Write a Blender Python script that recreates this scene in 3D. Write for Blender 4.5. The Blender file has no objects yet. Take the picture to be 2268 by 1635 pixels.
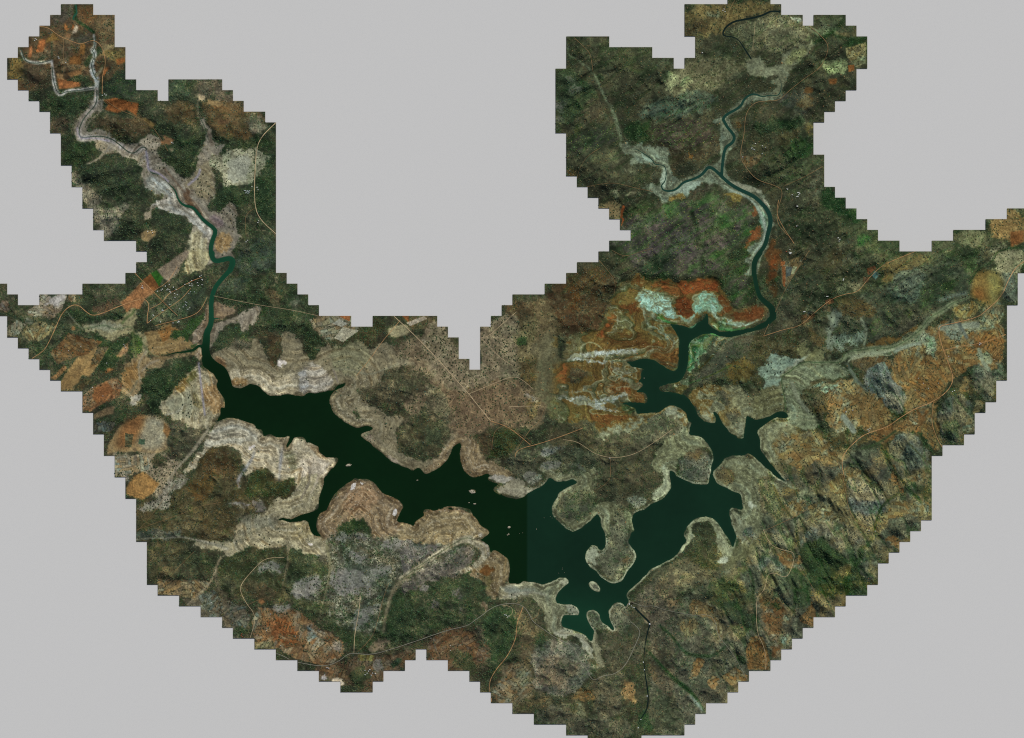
import bpy, math, random
import numpy as np
random.seed(7); RS = np.random.RandomState(11)
SC = bpy.context.scene; COL = SC.collection

# ---------------------------------------------------------------- camera, sky, sun, exposure
U = 40.0                                    # photograph pixels per unit
cd = bpy.data.cameras.new('camera'); cam = bpy.data.objects.new('camera', cd); COL.objects.link(cam)
cd.lens = 160; cd.sensor_width = 36; cd.sensor_fit = 'HORIZONTAL'
cam.location = (0, 0, 102.4 * 160 / 36); cam.rotation_euler = (0, 0, 0)
cd.clip_start = 1; cd.clip_end = 3000
SC.camera = cam
SUN_EL, SUN_AZ = math.radians(47), math.radians(24)      # azimuth clockwise from the top of the picture
wd = bpy.data.worlds.new('World'); SC.world = wd; wd.use_nodes = True
nt = wd.node_tree; bg = nt.nodes['Background']; sky = nt.nodes.new('ShaderNodeTexSky')
sky.sky_type = 'NISHITA'; sky.sun_disc = False; sky.sun_elevation = SUN_EL; sky.sun_rotation = SUN_AZ
nt.links.new(sky.outputs[0], bg.inputs[0]); bg.inputs[1].default_value = 0.06
sl = bpy.data.lights.new('sun', 'SUN'); sl.energy = 3.70; sl.angle = math.radians(0.53); sl.color = (1, 0.958, 0.872)
so = bpy.data.objects.new('sun', sl); COL.objects.link(so)
so.rotation_euler = (math.pi/2 - SUN_EL, 0, math.pi - SUN_AZ); so.location = (30, 30, 60)
SC.cycles.use_denoising = False; SC.cycles.pixel_filter_type = 'BLACKMAN_HARRIS'; SC.cycles.filter_width = 1.15
SC.view_settings.view_transform = 'Standard'; SC.view_settings.look = 'None'
SC.view_settings.exposure = 0.0; SC.view_settings.gamma = 1.0

# ---------------------------------------------------------------- helpers
def tag(o, label=None, cat=None, group=None, kind=None):
    if label: o['label'] = label
    if cat: o['category'] = cat
    if group: o['group'] = group
    if kind: o['kind'] = kind
    return o
FR = {'A': (0, 0, 1.4864), 'B': (0, 1000, 1.635), 'C': (800, 1100, 1.4864), 'D': (500, 1900, 1.8167),
      'E': (1700, 1200, 1.4864), 'F': (2180, 0, 1.4864), 'G': (2100, 1000, 1.4864), 'H': (3000, 800, 1.4863),
      'I': (2600, 1800, 1.4183), 'J': (1600, 2050, 1.811), 'K': (600, 1080, 7.431), 'L': (3000, 450, 4.0875),
      'M': (3140, 950, 10.9), 'N': (2440, 2340, 10.22), 'V': (0, 0, 0.5537), 'S': (0, 0, 1.0), 'Q': (2240, 1120, 1.2578), 'R': (3072, 1120, 1.2578), 'T': (400, 1320, 1.2578), 'X': (480, 2000, 1.2578), 'W': (1600, 1920, 1.2578)}
def pts(s, f='S'):
    """'A 10,20 30,40 C 5,6' -> map points; a letter switches the survey sheet the numbers were read from"""
    out = []
    for t in s.split():
        if t in FR: f = t; continue
        x, y = t.split(','); ox, oy, k = FR[f]
        out.append((ox + float(x)/k, oy + float(y)/k))
    return np.array(out, dtype=np.float64)
CS = 43/22.0; X0, Y0 = -14.0, -26.0; NX, NY = 96*22 + 1, 70*22 + 1
def gx(px): return (px - X0)/CS
def gy(py): return (py - Y0)/CS
def smooth(p, closed, it=2):
    for _ in range(it):
        if closed: q = np.vstack([p, p[:1]])
        else: q = p
        a = q[:-1]*0.75 + q[1:]*0.25; b = q[:-1]*0.25 + q[1:]*0.75
        r = np.empty((2*len(a), 2)); r[0::2] = a; r[1::2] = b
        if not closed: r = np.vstack([p[:1], r[1:-1], p[-1:]])
        p = r
    return p
def jitter(p, amp, step=7.0, closed=True, seed=0):
    """roughen an outline with correlated random offsets"""
    q = np.vstack([p, p[:1]]) if closed else p
    out = []
    for a, b in zip(q[:-1], q[1:]):
        n = max(1, int(np.hypot(*(b - a))/step))
        for i in range(n): out.append(a + (b - a)*i/n)
    out = np.array(out); r = np.random.RandomState(seed); n = len(out)
    o = r.normal(0, 1, (n, 2)); o = o + np.roll(o, 1, 0)*0.8 + np.roll(o, -1, 0)*0.8
    lo = r.normal(0, 1, (n//5 + 2, 2)); lo = np.repeat(lo, 5, 0)[:n]
    return out + (o*0.6 + lo*0.5)*amp
def fill(p):
    """even-odd fill; returns (y0,y1,x0,x1,mask) on the map grid"""
    gxs = gx(p[:, 0]); gys = gy(p[:, 1])
    y0 = max(0, int(math.floor(gys.min()))); y1 = min(NY, int(math.ceil(gys.max())) + 1)
    x0 = max(0, int(math.floor(gxs.min()))); x1 = min(NX, int(math.ceil(gxs.max())) + 1)
    if y1 <= y0 or x1 <= x0: return None
    m = np.zeros((y1 - y0, x1 - x0), bool)
    xa, ya = gxs, gys; xb, yb = np.roll(gxs, -1), np.roll(gys, -1)
    for y in range(y0, y1):
        yy = y + 1e-4
        k = (ya <= yy) != (yb <= yy)
        if not k.any(): continue
        xs = np.sort(xa[k] + (yy - ya[k])/(yb[k] - ya[k])*(xb[k] - xa[k]))
        for i in range(0, len(xs) - 1, 2):
            a = max(x0, int(math.ceil(xs[i]))); b = min(x1, int(math.floor(xs[i+1])) + 1)
            if b > a: m[y - y0, a - x0:b - x0] = True
    return y0, y1, x0, x1, m
def stroke_into(A, p, w, val=True, closed=False):
    """draw a tapered polyline; w = width in map pixels, number or list"""
    ws = np.interp(np.linspace(0, 1, len(p)), np.linspace(0, 1, len(w)), w) if hasattr(w, '__len__') else np.full(len(p), float(w))
    for (a, b, wa, wb) in zip(p[:-1], p[1:], ws[:-1], ws[1:]):
        r = max(wa, wb)/2 + CS
        y0 = max(0, int(gy(min(a[1], b[1]) - r))); y1 = min(NY, int(gy(max(a[1], b[1]) + r)) + 2)
        x0 = max(0, int(gx(min(a[0], b[0]) - r))); x1 = min(NX, int(gx(max(a[0], b[0]) + r)) + 2)
        if y1 <= y0 or x1 <= x0: continue
        Y, X = np.mgrid[y0:y1, x0:x1]; PX = X0 + X*CS; PY = Y0 + Y*CS
        d = b - a; L = d @ d + 1e-9
        t = np.clip(((PX - a[0])*d[0] + (PY - a[1])*d[1])/L, 0, 1)
        dist = np.hypot(PX - a[0] - t*d[0], PY - a[1] - t*d[1])
        c = np.clip(((wa + (wb - wa)*t)/2 - dist)/CS + 0.5, 0, 1)
        A[y0:y1, x0:x1] = np.maximum(A[y0:y1, x0:x1], c.astype(np.float32))
def box(A, r):
    """box blur, radius r cells, two passes"""
    for _ in range(2):
        for ax in (0, 1):
            P = np.pad(A, [(r+1, r) if k == ax else (0, 0) for k in (0, 1)], mode='edge')
            c = np.cumsum(P, ax, dtype=np.float64)
            n = A.shape[ax]
            A = ((np.take(c, np.arange(2*r+1, 2*r+1+n), ax) - np.take(c, np.arange(0, n), ax))/(2*r+1)).astype(np.float32)
    return A
YY, XX = np.mgrid[0:NY, 0:NX].astype(np.float32)
PXm = X0 + XX*CS; PYm = Y0 + YY*CS
def vn(u, v, seed):
    """smooth value noise in 0..1 at coordinates u, v"""
    N = 256; T = np.random.RandomState(seed).rand(N, N).astype(np.float32)
    iu = np.floor(u); iv = np.floor(v); fu = u - iu; fv = v - iv
    fu = fu*fu*(3 - 2*fu); fv = fv*fv*(3 - 2*fv)
    a = iu.astype(np.int32) & 255; b = iv.astype(np.int32) & 255; a1 = (a+1) & 255; b1 = (b+1) & 255
    return (T[b, a]*(1-fu) + T[b, a1]*fu)*(1-fv) + (T[b1, a]*(1-fu) + T[b1, a1]*fu)*fv
def fbm(scale, octv, seed, rot=0.0, an=1.0):
    ca, sa = math.cos(rot), math.sin(rot)
    u = (PXm*ca + PYm*sa)/(scale*an); v = (-PXm*sa + PYm*ca)/scale
    s = 0; a = 0.5; t = 0
    for k in range(octv):
        s = s + a*vn(u*2**k + 17*k, v*2**k + 9*k, seed + k); t += a; a *= 0.55
    return s/t
def sst(x, a, b):
    t = np.clip((x - a)/(b - a), 0, 1); return t*t*(3 - 2*t)

# ---------------------------------------------------------------- the stepped outline of the surveyed land (43-pixel squares)
OUT = """135,9 206,9 206,33 254,33 254,105 278,105 278,176 301,176 301,200 349,200 349,223 373,223 373,176 492,176 492,200 515,200 515,223 539,223 539,247 587,247 587,271 610,271 610,604 634,604 634,628 658,628 658,652 682,652 682,676 706,676 706,699 777,699 777,723 825,723 825,699 967,699 967,723 991,723 991,747 1015,747 1015,794 1039,794 1039,818 1062,818 1062,723 1086,723 1086,699 1110,699 1110,676 1134,676 1134,652 1205,652 1205,628 1253,628 1253,604 1277,604 1277,580 1324,580 1324,556 1348,556 1348,533 1395,533 1395,509 1372,509 1372,485 1348,485 1348,461 1324,461 1324,437 1300,437 1300,413 1277,413 1277,390 1253,390 1253,295 1229,295 1229,152 1253,152 1253,81 1348,81 1348,105 1443,105 1443,128 1491,128 1491,152 1514,152 1514,128 1538,128 1538,81 1514,81 1514,9 1610,9 1610,-14 1705,-14 1705,9 1729,9 1729,33 1776,33 1776,57 1800,57 1800,33 1871,33 1871,57 1895,57 1895,81 1918,81 1918,152 1895,152 1895,200 1871,200 1871,223 1847,223 1847,247 1823,247 1823,271 1800,271 1800,342 1823,342 1823,413 1847,413 1847,437 1871,437 1871,461 1895,461 1895,485 1918,485 1918,509 1942,509 1942,533 1990,533 1990,556 2061,556 2061,533 2109,533 2109,509 2180,509 2180,485 2228,485 2228,461 2278,461 2278,604 2251,604 2251,675 2227,675 2227,842 2204,842 2204,889 2180,889 2180,913 2156,913 2156,961 2132,961 2132,985 2085,985 2085,1008 2061,1008 2061,1151 2037,1151 2037,1175 2013,1175 2013,1199 1990,1199 1990,1222 1966,1222 1966,1246 1942,1246 1942,1294 1918,1294 1918,1317 1871,1317 1871,1341 1847,1341 1847,1365 1799,1365 1799,1389 1775,1389 1775,1413 1752,1413 1752,1436 1728,1436 1728,1460 1704,1460 1704,1484 1656,1484 1656,1508 1633,1508 1633,1532 1609,1532 1609,1555 1561,1555 1561,1579 1538,1579 1538,1603 1514,1603 1514,1627 1419,1627 1419,1651 1300,1651 1300,1627 1252,1627 1252,1603 1181,1603 1181,1579 1134,1579 1134,1555 1086,1555 1086,1532 1062,1532 1062,1508 1038,1508 1038,1484 991,1484 991,1460 943,1460 943,1436 920,1436 920,1460 896,1460 896,1484 848,1484 848,1508 824,1508 824,1532 753,1532 753,1508 706,1508 706,1484 658,1484 658,1460 610,1460 610,1436 563,1436 563,1413 515,1413 515,1389 491,1389 491,1365 444,1365 444,1341 396,1341 396,1317 349,1317 349,1294 325,1294 325,1199 301,1199 301,1103 277,1103 277,1056 254,1056 254,1008 230,1008 230,961 206,961 206,913 182,913 182,865 135,865 135,842 111,842 111,818 87,818 87,794 63,794 63,770 40,770 40,747 16,747 16,699 -10,699 -10,628 16,628 16,652 40,652 40,676 87,676 87,652 182,652 182,628 278,628 278,604 301,604 301,580 325,580 325,556 301,556 301,533 230,533 230,509 206,509 206,461 182,461 182,413 158,413 158,366 135,366 135,295 111,295 111,247 87,247 87,223 64,223 64,200 40,200 40,176 16,176 16,128 40,128 40,105 63,105 63,81 87,81 87,57 111,57 111,33 135,33"""
op = pts(OUT, 'V'); op[:, 0] = X0 + np.round((op[:, 0] - X0)/43)*43; op[:, 1] = Y0 + np.round((op[:, 1] - Y0)/43)*43
cellmask = np.zeros((NY - 1, NX - 1), bool)
_q = op.copy(); _q += CS*0.5                         # cell centres sit half a cell in
_r = fill(_q - np.array([CS*0.001, CS*0.001])); y0, y1, x0, x1, m = _r
_full = np.zeros((NY, NX), bool); _full[y0:y1, x0:x1] = m
cellmask = _full[1:, 1:].copy()

# ---------------------------------------------------------------- water
LAKE = """C 35,470 60,500 100,530 150,550 160,575 158,620 175,655 235,678 280,660 300,648 340,655 360,680 400,715 440,722 480,718 540,705 580,712 615,718 640,700 690,710 740,695 790,680 805,672 820,655 870,640 845,665 815,680 785,700 765,735 775,780 800,825 850,870 900,905 940,912 975,895 1010,890 1028,910 1010,925 975,935 955,955 980,975 1020,1000 1060,1040 1100,1065 1120,1095 1180,1125 1230,1145 1268,1172 1300,1145 1345,1188 1400,1160 1440,1135 1465,1100 1490,1050 1510,1020 1545,1008 1557,1025 1545,1060 1555,1120 1570,1160 1605,1195 E 290,1052 330,1045 370,1035 392,1038 366,1055 390,1078 440,1090 410,1125 420,1145 480,1165 540,1190 580,1175 610,1150 680,1120 720,1085 735,1060 780,1078 850,1075 875,1060 910,1085 870,1105 820,1130 790,1155 785,1180 760,1215 755,1260 775,1300 820,1340 870,1375 920,1360 960,1335 1000,1295 1030,1270 1045,1300 1045,1350 1075,1390 1078,1440 1065,1485 1030,1490 1015,1465 985,1458 975,1480 950,1510 950,1550 975,1590 1020,1620 J 1395,395 1425,430 1450,470 1500,505 1545,518 1590,505 1640,455 1690,380 1705,320 1700,280 1680,245 1655,215 1665,175 E 1215,1420 1228,1385 1255,1370 1240,1340 1230,1300 1250,1265 1300,1245 1340,1215 1400,1190 1440,1160 1465,1120 1460,1080 1450,1010 1480,1030 1500,1055 G 890,1340 930,1360 1000,1385 1090,1392 1105,1340 1120,1250 1110,1190 1080,1150 1050,1115 1010,1105 975,1100 985,1050 1000,1020 965,1012 955,970 905,935 870,922 830,940 790,968 760,966 700,975 665,985 662,950 610,918 560,905 620,905 680,912 725,912 728,890 715,845 680,838 655,838 690,818 706,800 692,780 665,785 690,765 693,720 715,708 670,700 640,690 600,665 640,672 680,660 730,652 790,668 840,700 880,722 905,715 912,690 915,620 912,570 920,520 900,500 890,470 860,440 850,430 900,440 950,460 985,470 1010,455 1020,440 1050,420 1065,400 1078,368 1090,400 1085,440 1120,470 1170,487 1230,487 1300,478 1350,465 1400,435 1440,410 1460,380 1460,340 1485,340 1488,400 1460,435 1400,480 1330,500 1250,512 1180,515 1140,510 1120,495 1085,492 1040,500 1000,525 975,550 965,590 965,650 960,700 945,750 920,780 880,790 840,800 795,812 800,838 850,845 900,855 945,862 985,890 1010,930 1020,985 1060,1020 1100,1035 1135,1030 1125,990 1120,960 1150,975 1165,1010 1200,1060 1225,1090 1265,1105 1262,1122 1305,1118 1300,1090 1310,1050 1315,985 1330,1000 1370,1012 1420,1000 1480,975 1510,958 1550,968 1568,992 1540,998 1500,990 1450,1020 1400,1055 1378,1080 1400,1120 1405,1190 1440,1240 1490,1300 1520,1345 1560,1380 1500,1348 1450,1300 1400,1260 1370,1235 1330,1212 1290,1228 1230,1225 1180,1245 1160,1275 1120,1310 1115,1345 1135,1380 1180,1410 1240,1440 1285,1450 1290,1490 1290,1545 1250,1535 1225,1528 1210,1545 1210,1580 I 455,380 465,430 480,470 490,495 478,530 470,562 460,530 430,480 395,430 360,385 300,375 250,395 210,430 200,480 215,520 180,540 165,580 120,620 60,650 0,675 J 1740,500 1690,545 1640,580 1635,610 1660,650 1640,690 1620,665 1590,650 1550,670 1515,715 1515,780 1540,830 1547,862 1510,820 1460,780 1440,730 1400,700 1360,710 1350,760 1370,810 1410,850 1390,935 1350,890 1310,870 1240,842 1180,830 1170,790 1180,745 1230,740 1280,748 1300,730 1285,690 1240,660 1205,665 1130,660 1120,630 1150,570 1190,530 1220,515 1215,480 1160,465 1100,500 1040,520 960,500 900,495 870,515 800,500 790,500 800,430 795,370 790,330 740,300 690,270 665,275 650,300 640,240 600,210 530,190 600,205 620,180 660,150 630,120 590,90 560,50 525,20 E 330,1305 290,1290 270,1240 200,1245 140,1225 60,1248 0,1240 C 1600,1395 1540,1385 1470,1375 1400,1400 1340,1390 1320,1405 1335,1435 1280,1470 1275,1500 1240,1480 1180,1468 1175,1450 1215,1380 1190,1335 1130,1310 1075,1280 1040,1235 980,1208 930,1205 870,1240 830,1275 790,1320 765,1365 750,1400 700,1430 680,1480 690,1520 730,1560 768,1625 720,1565 670,1540 650,1500 640,1460 600,1460 530,1465 480,1455 440,1475 490,1445 550,1450 600,1430 650,1410 690,1390 700,1350 705,1310 730,1280 745,1240 740,1210 780,1160 825,1100 820,1085 740,1075 710,1050 700,1015 640,995 628,1000 625,975 590,965 560,975 530,1010 513,1028 515,1000 535,955 490,965 440,960 410,945 375,965 370,915 340,915 335,885 260,865 200,850 150,850 110,865 78,890 110,845 130,825 125,790 155,795 145,740 115,700 95,670 110,630 80,590 20,545 8,500"""
W = np.zeros((NY, NX), np.float32)
lp = jitter(smooth(jitter(pts(LAKE), 2.2, 16, True, 8), True, 1), 1.0, 5, True, 5)
y0, y1, x0, x1, m = fill(lp); W[y0:y1, x0:x1] = m
RIV = [  # (points, width or widths)
 ('A 950,1035 1000,1090 1045,1135 1058,1190 1095,1225 1150,1232 1180,1275 1220,1320 1270,1355 1284,1380 1262,1430 1250,1490 1262,1540 1285,1555 1330,1545 1375,1533 1392,1560 1370,1610', [3, 5, 10, 13, 16, 17, 17, 17, 17]),
 ('B 1390,20 1388,50 1410,75 1450,65 1505,50 1520,85 1500,140 1450,190 1410,240 1390,290 1380,350 1383,430 1380,490 1352,540 1350,600 1340,660 1360,720 1400,760 1450,790 1470,850 1480,900', [17, 17, 17, 17, 17, 18, 20, 28, 34, 40, 50]),
 ('B 1335,650 1305,620 1270,655 1210,668 1140,672 1080,695 1040,698', [10, 10, 8, 5, 4, 3]),
 ('C 80,262 130,256 200,265', [5, 3, 2]),
 ('G 1475,400 1472,350 1440,320 1400,285 1385,250 1370,190 1362,120 1370,60 1400,20', [26, 20, 16, 16, 16]),
 ('F 1240,1635 1238,1560 1270,1510 1310,1460 1325,1390 1345,1320 1330,1260 1290,1210 1240,1165 1160,1130 1100,1095 1050,1050', [15, 15, 16, 17, 15, 14, 13]),
 ('F 1050,1050 1055,970 1065,900 1080,870 1110,855 1130,820 1110,785 1085,760 1070,730 1055,710 1080,680 1140,650 1170,625 1180,595 1215,565 1250,558 1290,578 1340,565 1370,572 1398,560 1408,500 1390,460 1360,430', [11, 11, 11, 11, 10, 9, 6, 4, 4, 3]),
 ('F 1050,1050 1020,1020 995,1000 970,993 950,1020 920,1050 870,1070 820,1085 790,1120 760,1135 720,1138 695,1125 692,1100 715,1080 722,1030 715,990 690,980 650,980 640,950 580,910 540,885 500,895 465,893 452,870 445,820 420,720 400,650', [12, 12, 9, 8, 6, 4, 4, 4, 3.5, 3, 3]),
 ('F 1400,72 1345,64 1290,95 1200,115 1130,125 1080,155 1058,190 1058,215 1140,222 1180,280 1225,350', [6, 7, 7, 7, 6, 4, 6]),
 ('J 1700,690 1740,730 1800,790 1812,805 1795,860 1780,930 1770,1000 1765,1080 1775,1170 1790,1260 1800,1340 1790,1430 1740,1500 1710,1560 1710,1640', [6, 7, 5, 4, 4, 5, 5, 4, 3]),
 ('A 450,25 455,60 458,80 440,95 433,115 445,122', [5, 5, 6, 8, 6, 4]),
]
rivm = np.zeros((NY, NX), np.float32)
for s, w in RIV:
    p = smooth(pts(s), False, 2); stroke_into(rivm, p, w)
W = np.maximum(W, rivm)
ISL = ['C 858,1128 875,1122 895,1120 903,1130 895,1137 875,1138', 'E 256,1137 270,1127 295,1128 306,1140 295,1150 268,1150',
       'J 1365,510 1385,497 1415,502 1440,530 1455,560 1450,578 1425,575 1395,562 1372,540',
       'G 795,815 840,803 880,815 880,845 840,842 800,838']
for k, s in enumerate(ISL[:3]):
    y0, y1, x0, x1, m = fill(jitter(smooth(pts(s), True, 1), 0.7, 4, True, k)); W[y0:y1, x0:x1][m] = 0
Wb = box(W, 1)

# distance to water by jump flooding
def jfa(mask, maxstep=256):
    H, Wd = mask.shape
    sy = np.where(mask, YY, -1e6).astype(np.float32); sx = np.where(mask, XX, -1e6).astype(np.float32)
    bd = np.where(mask, 0, 1e12).astype(np.float32); st = maxstep
    while st >= 1:
        for dy in (-st, 0, st):
            for dx in (-st, 0, st):
                if dy == 0 and dx == 0: continue
                ys = slice(max(0, dy), min(H, H+dy)); yd = slice(max(0, -dy), min(H, H-dy))
                xs = slice(max(0, dx), min(Wd, Wd+dx)); xd = slice(max(0, -dx), min(Wd, Wd-dx))
                cy = sy[ys, xs]; cx = sx[ys, xs]
                d = (cy - YY[yd, xd])**2 + (cx - XX[yd, xd])**2
                k = d < bd[yd, xd]
                bd[yd, xd][k] = d[k]; sy[yd, xd][k] = cy[k]; sx[yd, xd][k] = cx[k]
        st //= 2
    return np.sqrt(np.minimum(bd, 1e7))*CS
big = W.copy(); 
DIST = jfa(W > 0.5, 128)

# ---------------------------------------------------------------- land cover
C = {}
def full(v): return np.full((NY, NX), v, np.float32)
CH = {k: full(0) for k in ('r', 'g', 'b', 'ar', 'ag', 'ab', 'aa', 'kr', 'st', 'den', 'tr', 'tg', 'tb', 'rel', 'ring', 'par', 'rgh', 'dot')}
# class: alt multiplier (rgb), alt amount, ridged share, streak share, tree density, tree tint rgb or None, relief, rings, parcels, roughness, pale dots
CL = {
 'wood': ((.84, .96, .80), .6, .0, .2, .80, (54, 64, 46), .6, 0, 0, 1.0, 0),
 'dwood': ((.80, .92, .78), .6, .0, .2, .95, (48, 62, 42), .6, 0, 0, 1.0, 0),
 'bush': ((.80, .92, .86), .7, .1, .4, .50, (56, 60, 46), .7, 0, 0, .9, 0),
 'kop': ((1.40, 1.44, 1.42), .6, .7, .0, .45, (54, 62, 48), .8, 0, 0, 1.4, 0),
 'rock': ((.66, .68, .64), .7, .6, .0, .18, (52, 64, 46), .5, 0, 0, 1.6, 0),
 'sav': ((1.38, 1.42, 1.46), .65, .60, .0, .22, (48, 58, 40), .15, 0, 0, .5, .25),
 'grove': ((1.30, 1.02, 1.32), .75, .0, .85, .42, (60, 78, 46), .5, 0, 0, .9, 0),
 'plain': ((1.12, 1.12, 1.12), .6, .2, .2, .03, (60, 66, 48), .06, .6, 0, .45, .25),
 'shore': ((1.22, 1.22, 1.24), .8, .25, .0, .02, (74, 78, 58), .08, .9, 0, .6, .9),
 'salt': ((.86, .98, .98), .9, .35, .15, .04, (78, 72, 50), .06, .75, 0, .5, .1),
 'crust': ((.72, .68, .60), .65, .25, .25, .0, (80, 84, 66), .05, .6, 0, .4, 0),
 'krock': ((1.85, 1.88, 2.05), .80, .55, .0, .72, (48, 58, 40), .5, 0, 0, 1.3, 0),
 'farm': ((.90, .96, .96), .6, .0, .0, .20, (54, 60, 42), .15, 0, 1.0, .5, .0),
 'field': ((1.06, 1.04, 1.0), .5, .0, .4, .0, (50, 56, 38), .05, 0, 0.15, .25, 0),
 'line':  ((1.06, 1.04, 1.0), .3, .0, .0, .0, (50, 56, 38), .02, 0, 0, .2, 0),
 'sand':  ((.86, .86, .86), .7, .8, .0, .0, (80, 84, 66), .05, .2, 0, .4, 0),
 'hedge': ((.8, .85, .8), .5, .0, .0, .9, (38, 50, 32), .2, 0, 0, .8, 0),
}
LAB = np.zeros((NY, NX), np.int32); FIELDS = []
def tone(c):
    r, g, b = c
    if g > r: return 'green'
    if r > 150 and g < 115: return 'orange'
    if r - b > 48: return 'orange brown'
    if r > 135: return 'tan'
    return 'brown' if r - b > 25 else 'grey'
def apply(y0, y1, x0, x1, a, col, cls):
    mu, aa, kr, st, den, tt, rel, ring, par, rgh, dot = CL[cls]
    vals = dict(r=col[0], g=col[1], b=col[2], ar=col[0]*mu[0], ag=col[1]*mu[1], ab=col[2]*mu[2], aa=aa, kr=kr, st=st, den=den,
                tr=tt[0], tg=tt[1], tb=tt[2], rel=rel, ring=ring, par=par, rgh=rgh, dot=dot)
    for k, v in vals.items():
        S = CH[k][y0:y1, x0:x1]; S += (v - S)*a
    if (y1-y0)*(x1-x0) > 3000000: return
    if cls in ('field', 'farm') and a.max() > .5:
        k = len(FIELDS) + 2; FIELDS.append((k, tone(col) + (' field of small parcels and furrows' if cls == 'farm' else ' field of bare ploughed earth')))
    else: k = 1 if cls in ('crust', 'line', 'shore', 'plain', 'salt', 'sand') else 0
    LAB[y0:y1, x0:x1][a > .5] = k
n1 = fbm(70, 3, 1); n2 = fbm(15, 4, 11); n3 = fbm(4.2, 2, 21); n4 = fbm(34, 3, 31)
OPS = []
def P(s, col, cls, fe=3, jit=3):
    OPS.append((2 if cls == 'field' or (cls == 'farm' and jit <= 1) else 1, _P, (s, col, cls, fe, jit)))
def L(s, w, col, cls='plain', fe=1, sm=2): OPS.append((1 if cls == 'crust' and s[0] in 'QGR' else 2, _L, (s, w, col, cls, fe, sm)))
def _P(s, col, cls, fe=3, jit=3):
    """an area of land cover: outline, mean colour, class, soft edge (cells), raggedness"""
    if cls == 'grove': col = tuple(.42*a + .58*b for a, b in zip(col, (62, 58, 48)))
    p = pts(s)
    if jit > 1: p = jitter(smooth(p, True, 1), jit, 10, True, len(s))
    elif jit: p = jitter(p, .8, 9, True, len(s))
    r = fill(p)
    if r is None: return
    y0, y1, x0, x1, m = r; pad = 2*fe + 1
    Y0_, Y1_, X0_, X1_ = max(0, y0-pad), min(NY, y1+pad), max(0, x0-pad), min(NX, x1+pad)
    a = np.zeros((Y1_-Y0_, X1_-X0_), np.float32); a[y0-Y0_:y1-Y0_, x0-X0_:x1-X0_] = m
    if fe: a = box(a, fe + (3 if fe >= 2 else (1 if cls not in ('field', 'farm') else 0)))
    if fe >= 1 and cls != 'field':
        q = n2[Y0_:Y1_, X0_:X1_]*.6 + n4[Y0_:Y1_, X0_:X1_]*.4 - .5
        a = .35*a + .65*sst(a + q*2.6*(a*(1-a)*4), .30, .70)
    apply(Y0_, Y1_, X0_, X1_, a, col, cls)
def _L(s, w, col, cls='plain', fe=1, sm=2):
    """a strip of land cover along a line"""
    p = smooth(pts(s), False, sm)
    mw = (max(w) if hasattr(w, '__len__') else w) + 8
    y0 = max(0, int(gy(p[:, 1].min() - mw))); y1 = min(NY, int(gy(p[:, 1].max() + mw)))
    x0 = max(0, int(gx(p[:, 0].min() - mw))); x1 = min(NX, int(gx(p[:, 0].max() + mw)))
    A = np.zeros((NY, NX), np.float32); stroke_into(A, p, w)
    a = A[y0:y1, x0:x1]
    if fe: a = box(a, fe)
    if cls == 'crust': a = a*(.35 + .65*sst(n2[y0:y1, x0:x1]*.7 + n3[y0:y1, x0:x1]*.3, .38, .52))
    apply(y0, y1, x0, x1, a, col, 'line' if cls == 'field' else cls)
apply(0, NY, 0, NX, 1.0, (62, 60, 46), 'wood')
# --- left arm (sheet A)
P('A 0,0 1635,0 1635,1635 0,1635', (50, 55, 42), 'wood', 0, 0)
P('A 30,0 760,0 760,470 640,480 590,500 340,480 300,500 200,530 30,545', (88, 67, 50), 'bush')
P('A 362,20 440,20 430,110 330,150 298,140 298,85 362,85', (80, 72, 62), 'bush')
P('A 450,20 560,20 560,150 520,160 470,110', (104, 72, 50), 'bush')
P('A 570,90 690,90 690,250 600,250 575,180', (98, 80, 60), 'bush')
P('A 420,200 500,190 545,215 530,250 480,268 425,245', (76, 70, 60), 'bush')
P('A 35,345 110,345 175,400 150,470 35,480', (112, 88, 52), 'sav')
P('A 100,380 290,390 300,440 300,500 180,520 120,470', (74, 62, 48), 'bush')
P('A 380,250 470,270 470,340 400,340 320,340 320,260', (76, 60, 46), 'bush')
P('A 600,290 750,280 750,340 620,380', (100, 84, 52), 'sav')
P('A 420,460 500,440 560,470 550,510 490,510 420,480', (46, 54, 38), 'dwood')
P('A 120,285 150,340 160,360 135,370 110,320', (40, 56, 38), 'dwood')
P('A 150,345 300,345 320,360 300,370 160,368', (42, 52, 40), 'dwood')
L('A 310,250 312,350', 6, (46, 56, 42), 'dwood')
L('A 450,25 445,120 500,150 560,195', 12, (36, 60, 36), 'dwood')
L('A 520,380 560,330 590,300', 26, (44, 56, 38), 'dwood')
P('A 590,540 740,390 750,470 940,540 930,620 760,580 640,560', (50, 56, 46), 'dwood')
P('A 240,580 520,560 540,610 450,690 430,780 370,760 300,660 235,660', (44, 54, 38), 'dwood')
P('A 520,740 640,690 900,700 930,800 880,790 760,840 680,810 600,760', (72, 60, 44), 'bush')
P('A 300,700 400,680 430,740 380,800 300,790', (84, 70, 56), 'bush')
P('A 980,610 1160,610 1190,720 1100,740 990,720', (80, 66, 46), 'bush')
P('A 1000,475 1080,475 1150,560 1140,600 1000,600', (50, 62, 50), 'wood')
P('A 1160,480 1320,480 1385,560 1440,640 1300,600 1170,570', (76, 70, 58), 'kop')
P('A 1200,590 1440,600 1600,700 1560,780 1480,830 1350,830 1240,760 1190,650', (92, 72, 50), 'bush')
P('A 1235,590 1330,610 1300,640 1230,620', (140, 115, 84), 'field', 1, 1)
P('A 1230,625 1400,620 1440,660 1290,650', (128, 84, 54), 'farm', 2)
P('A 1180,562 1225,572 1220,600 1180,604', (162, 146, 120), 'field', 1, 0)
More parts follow.
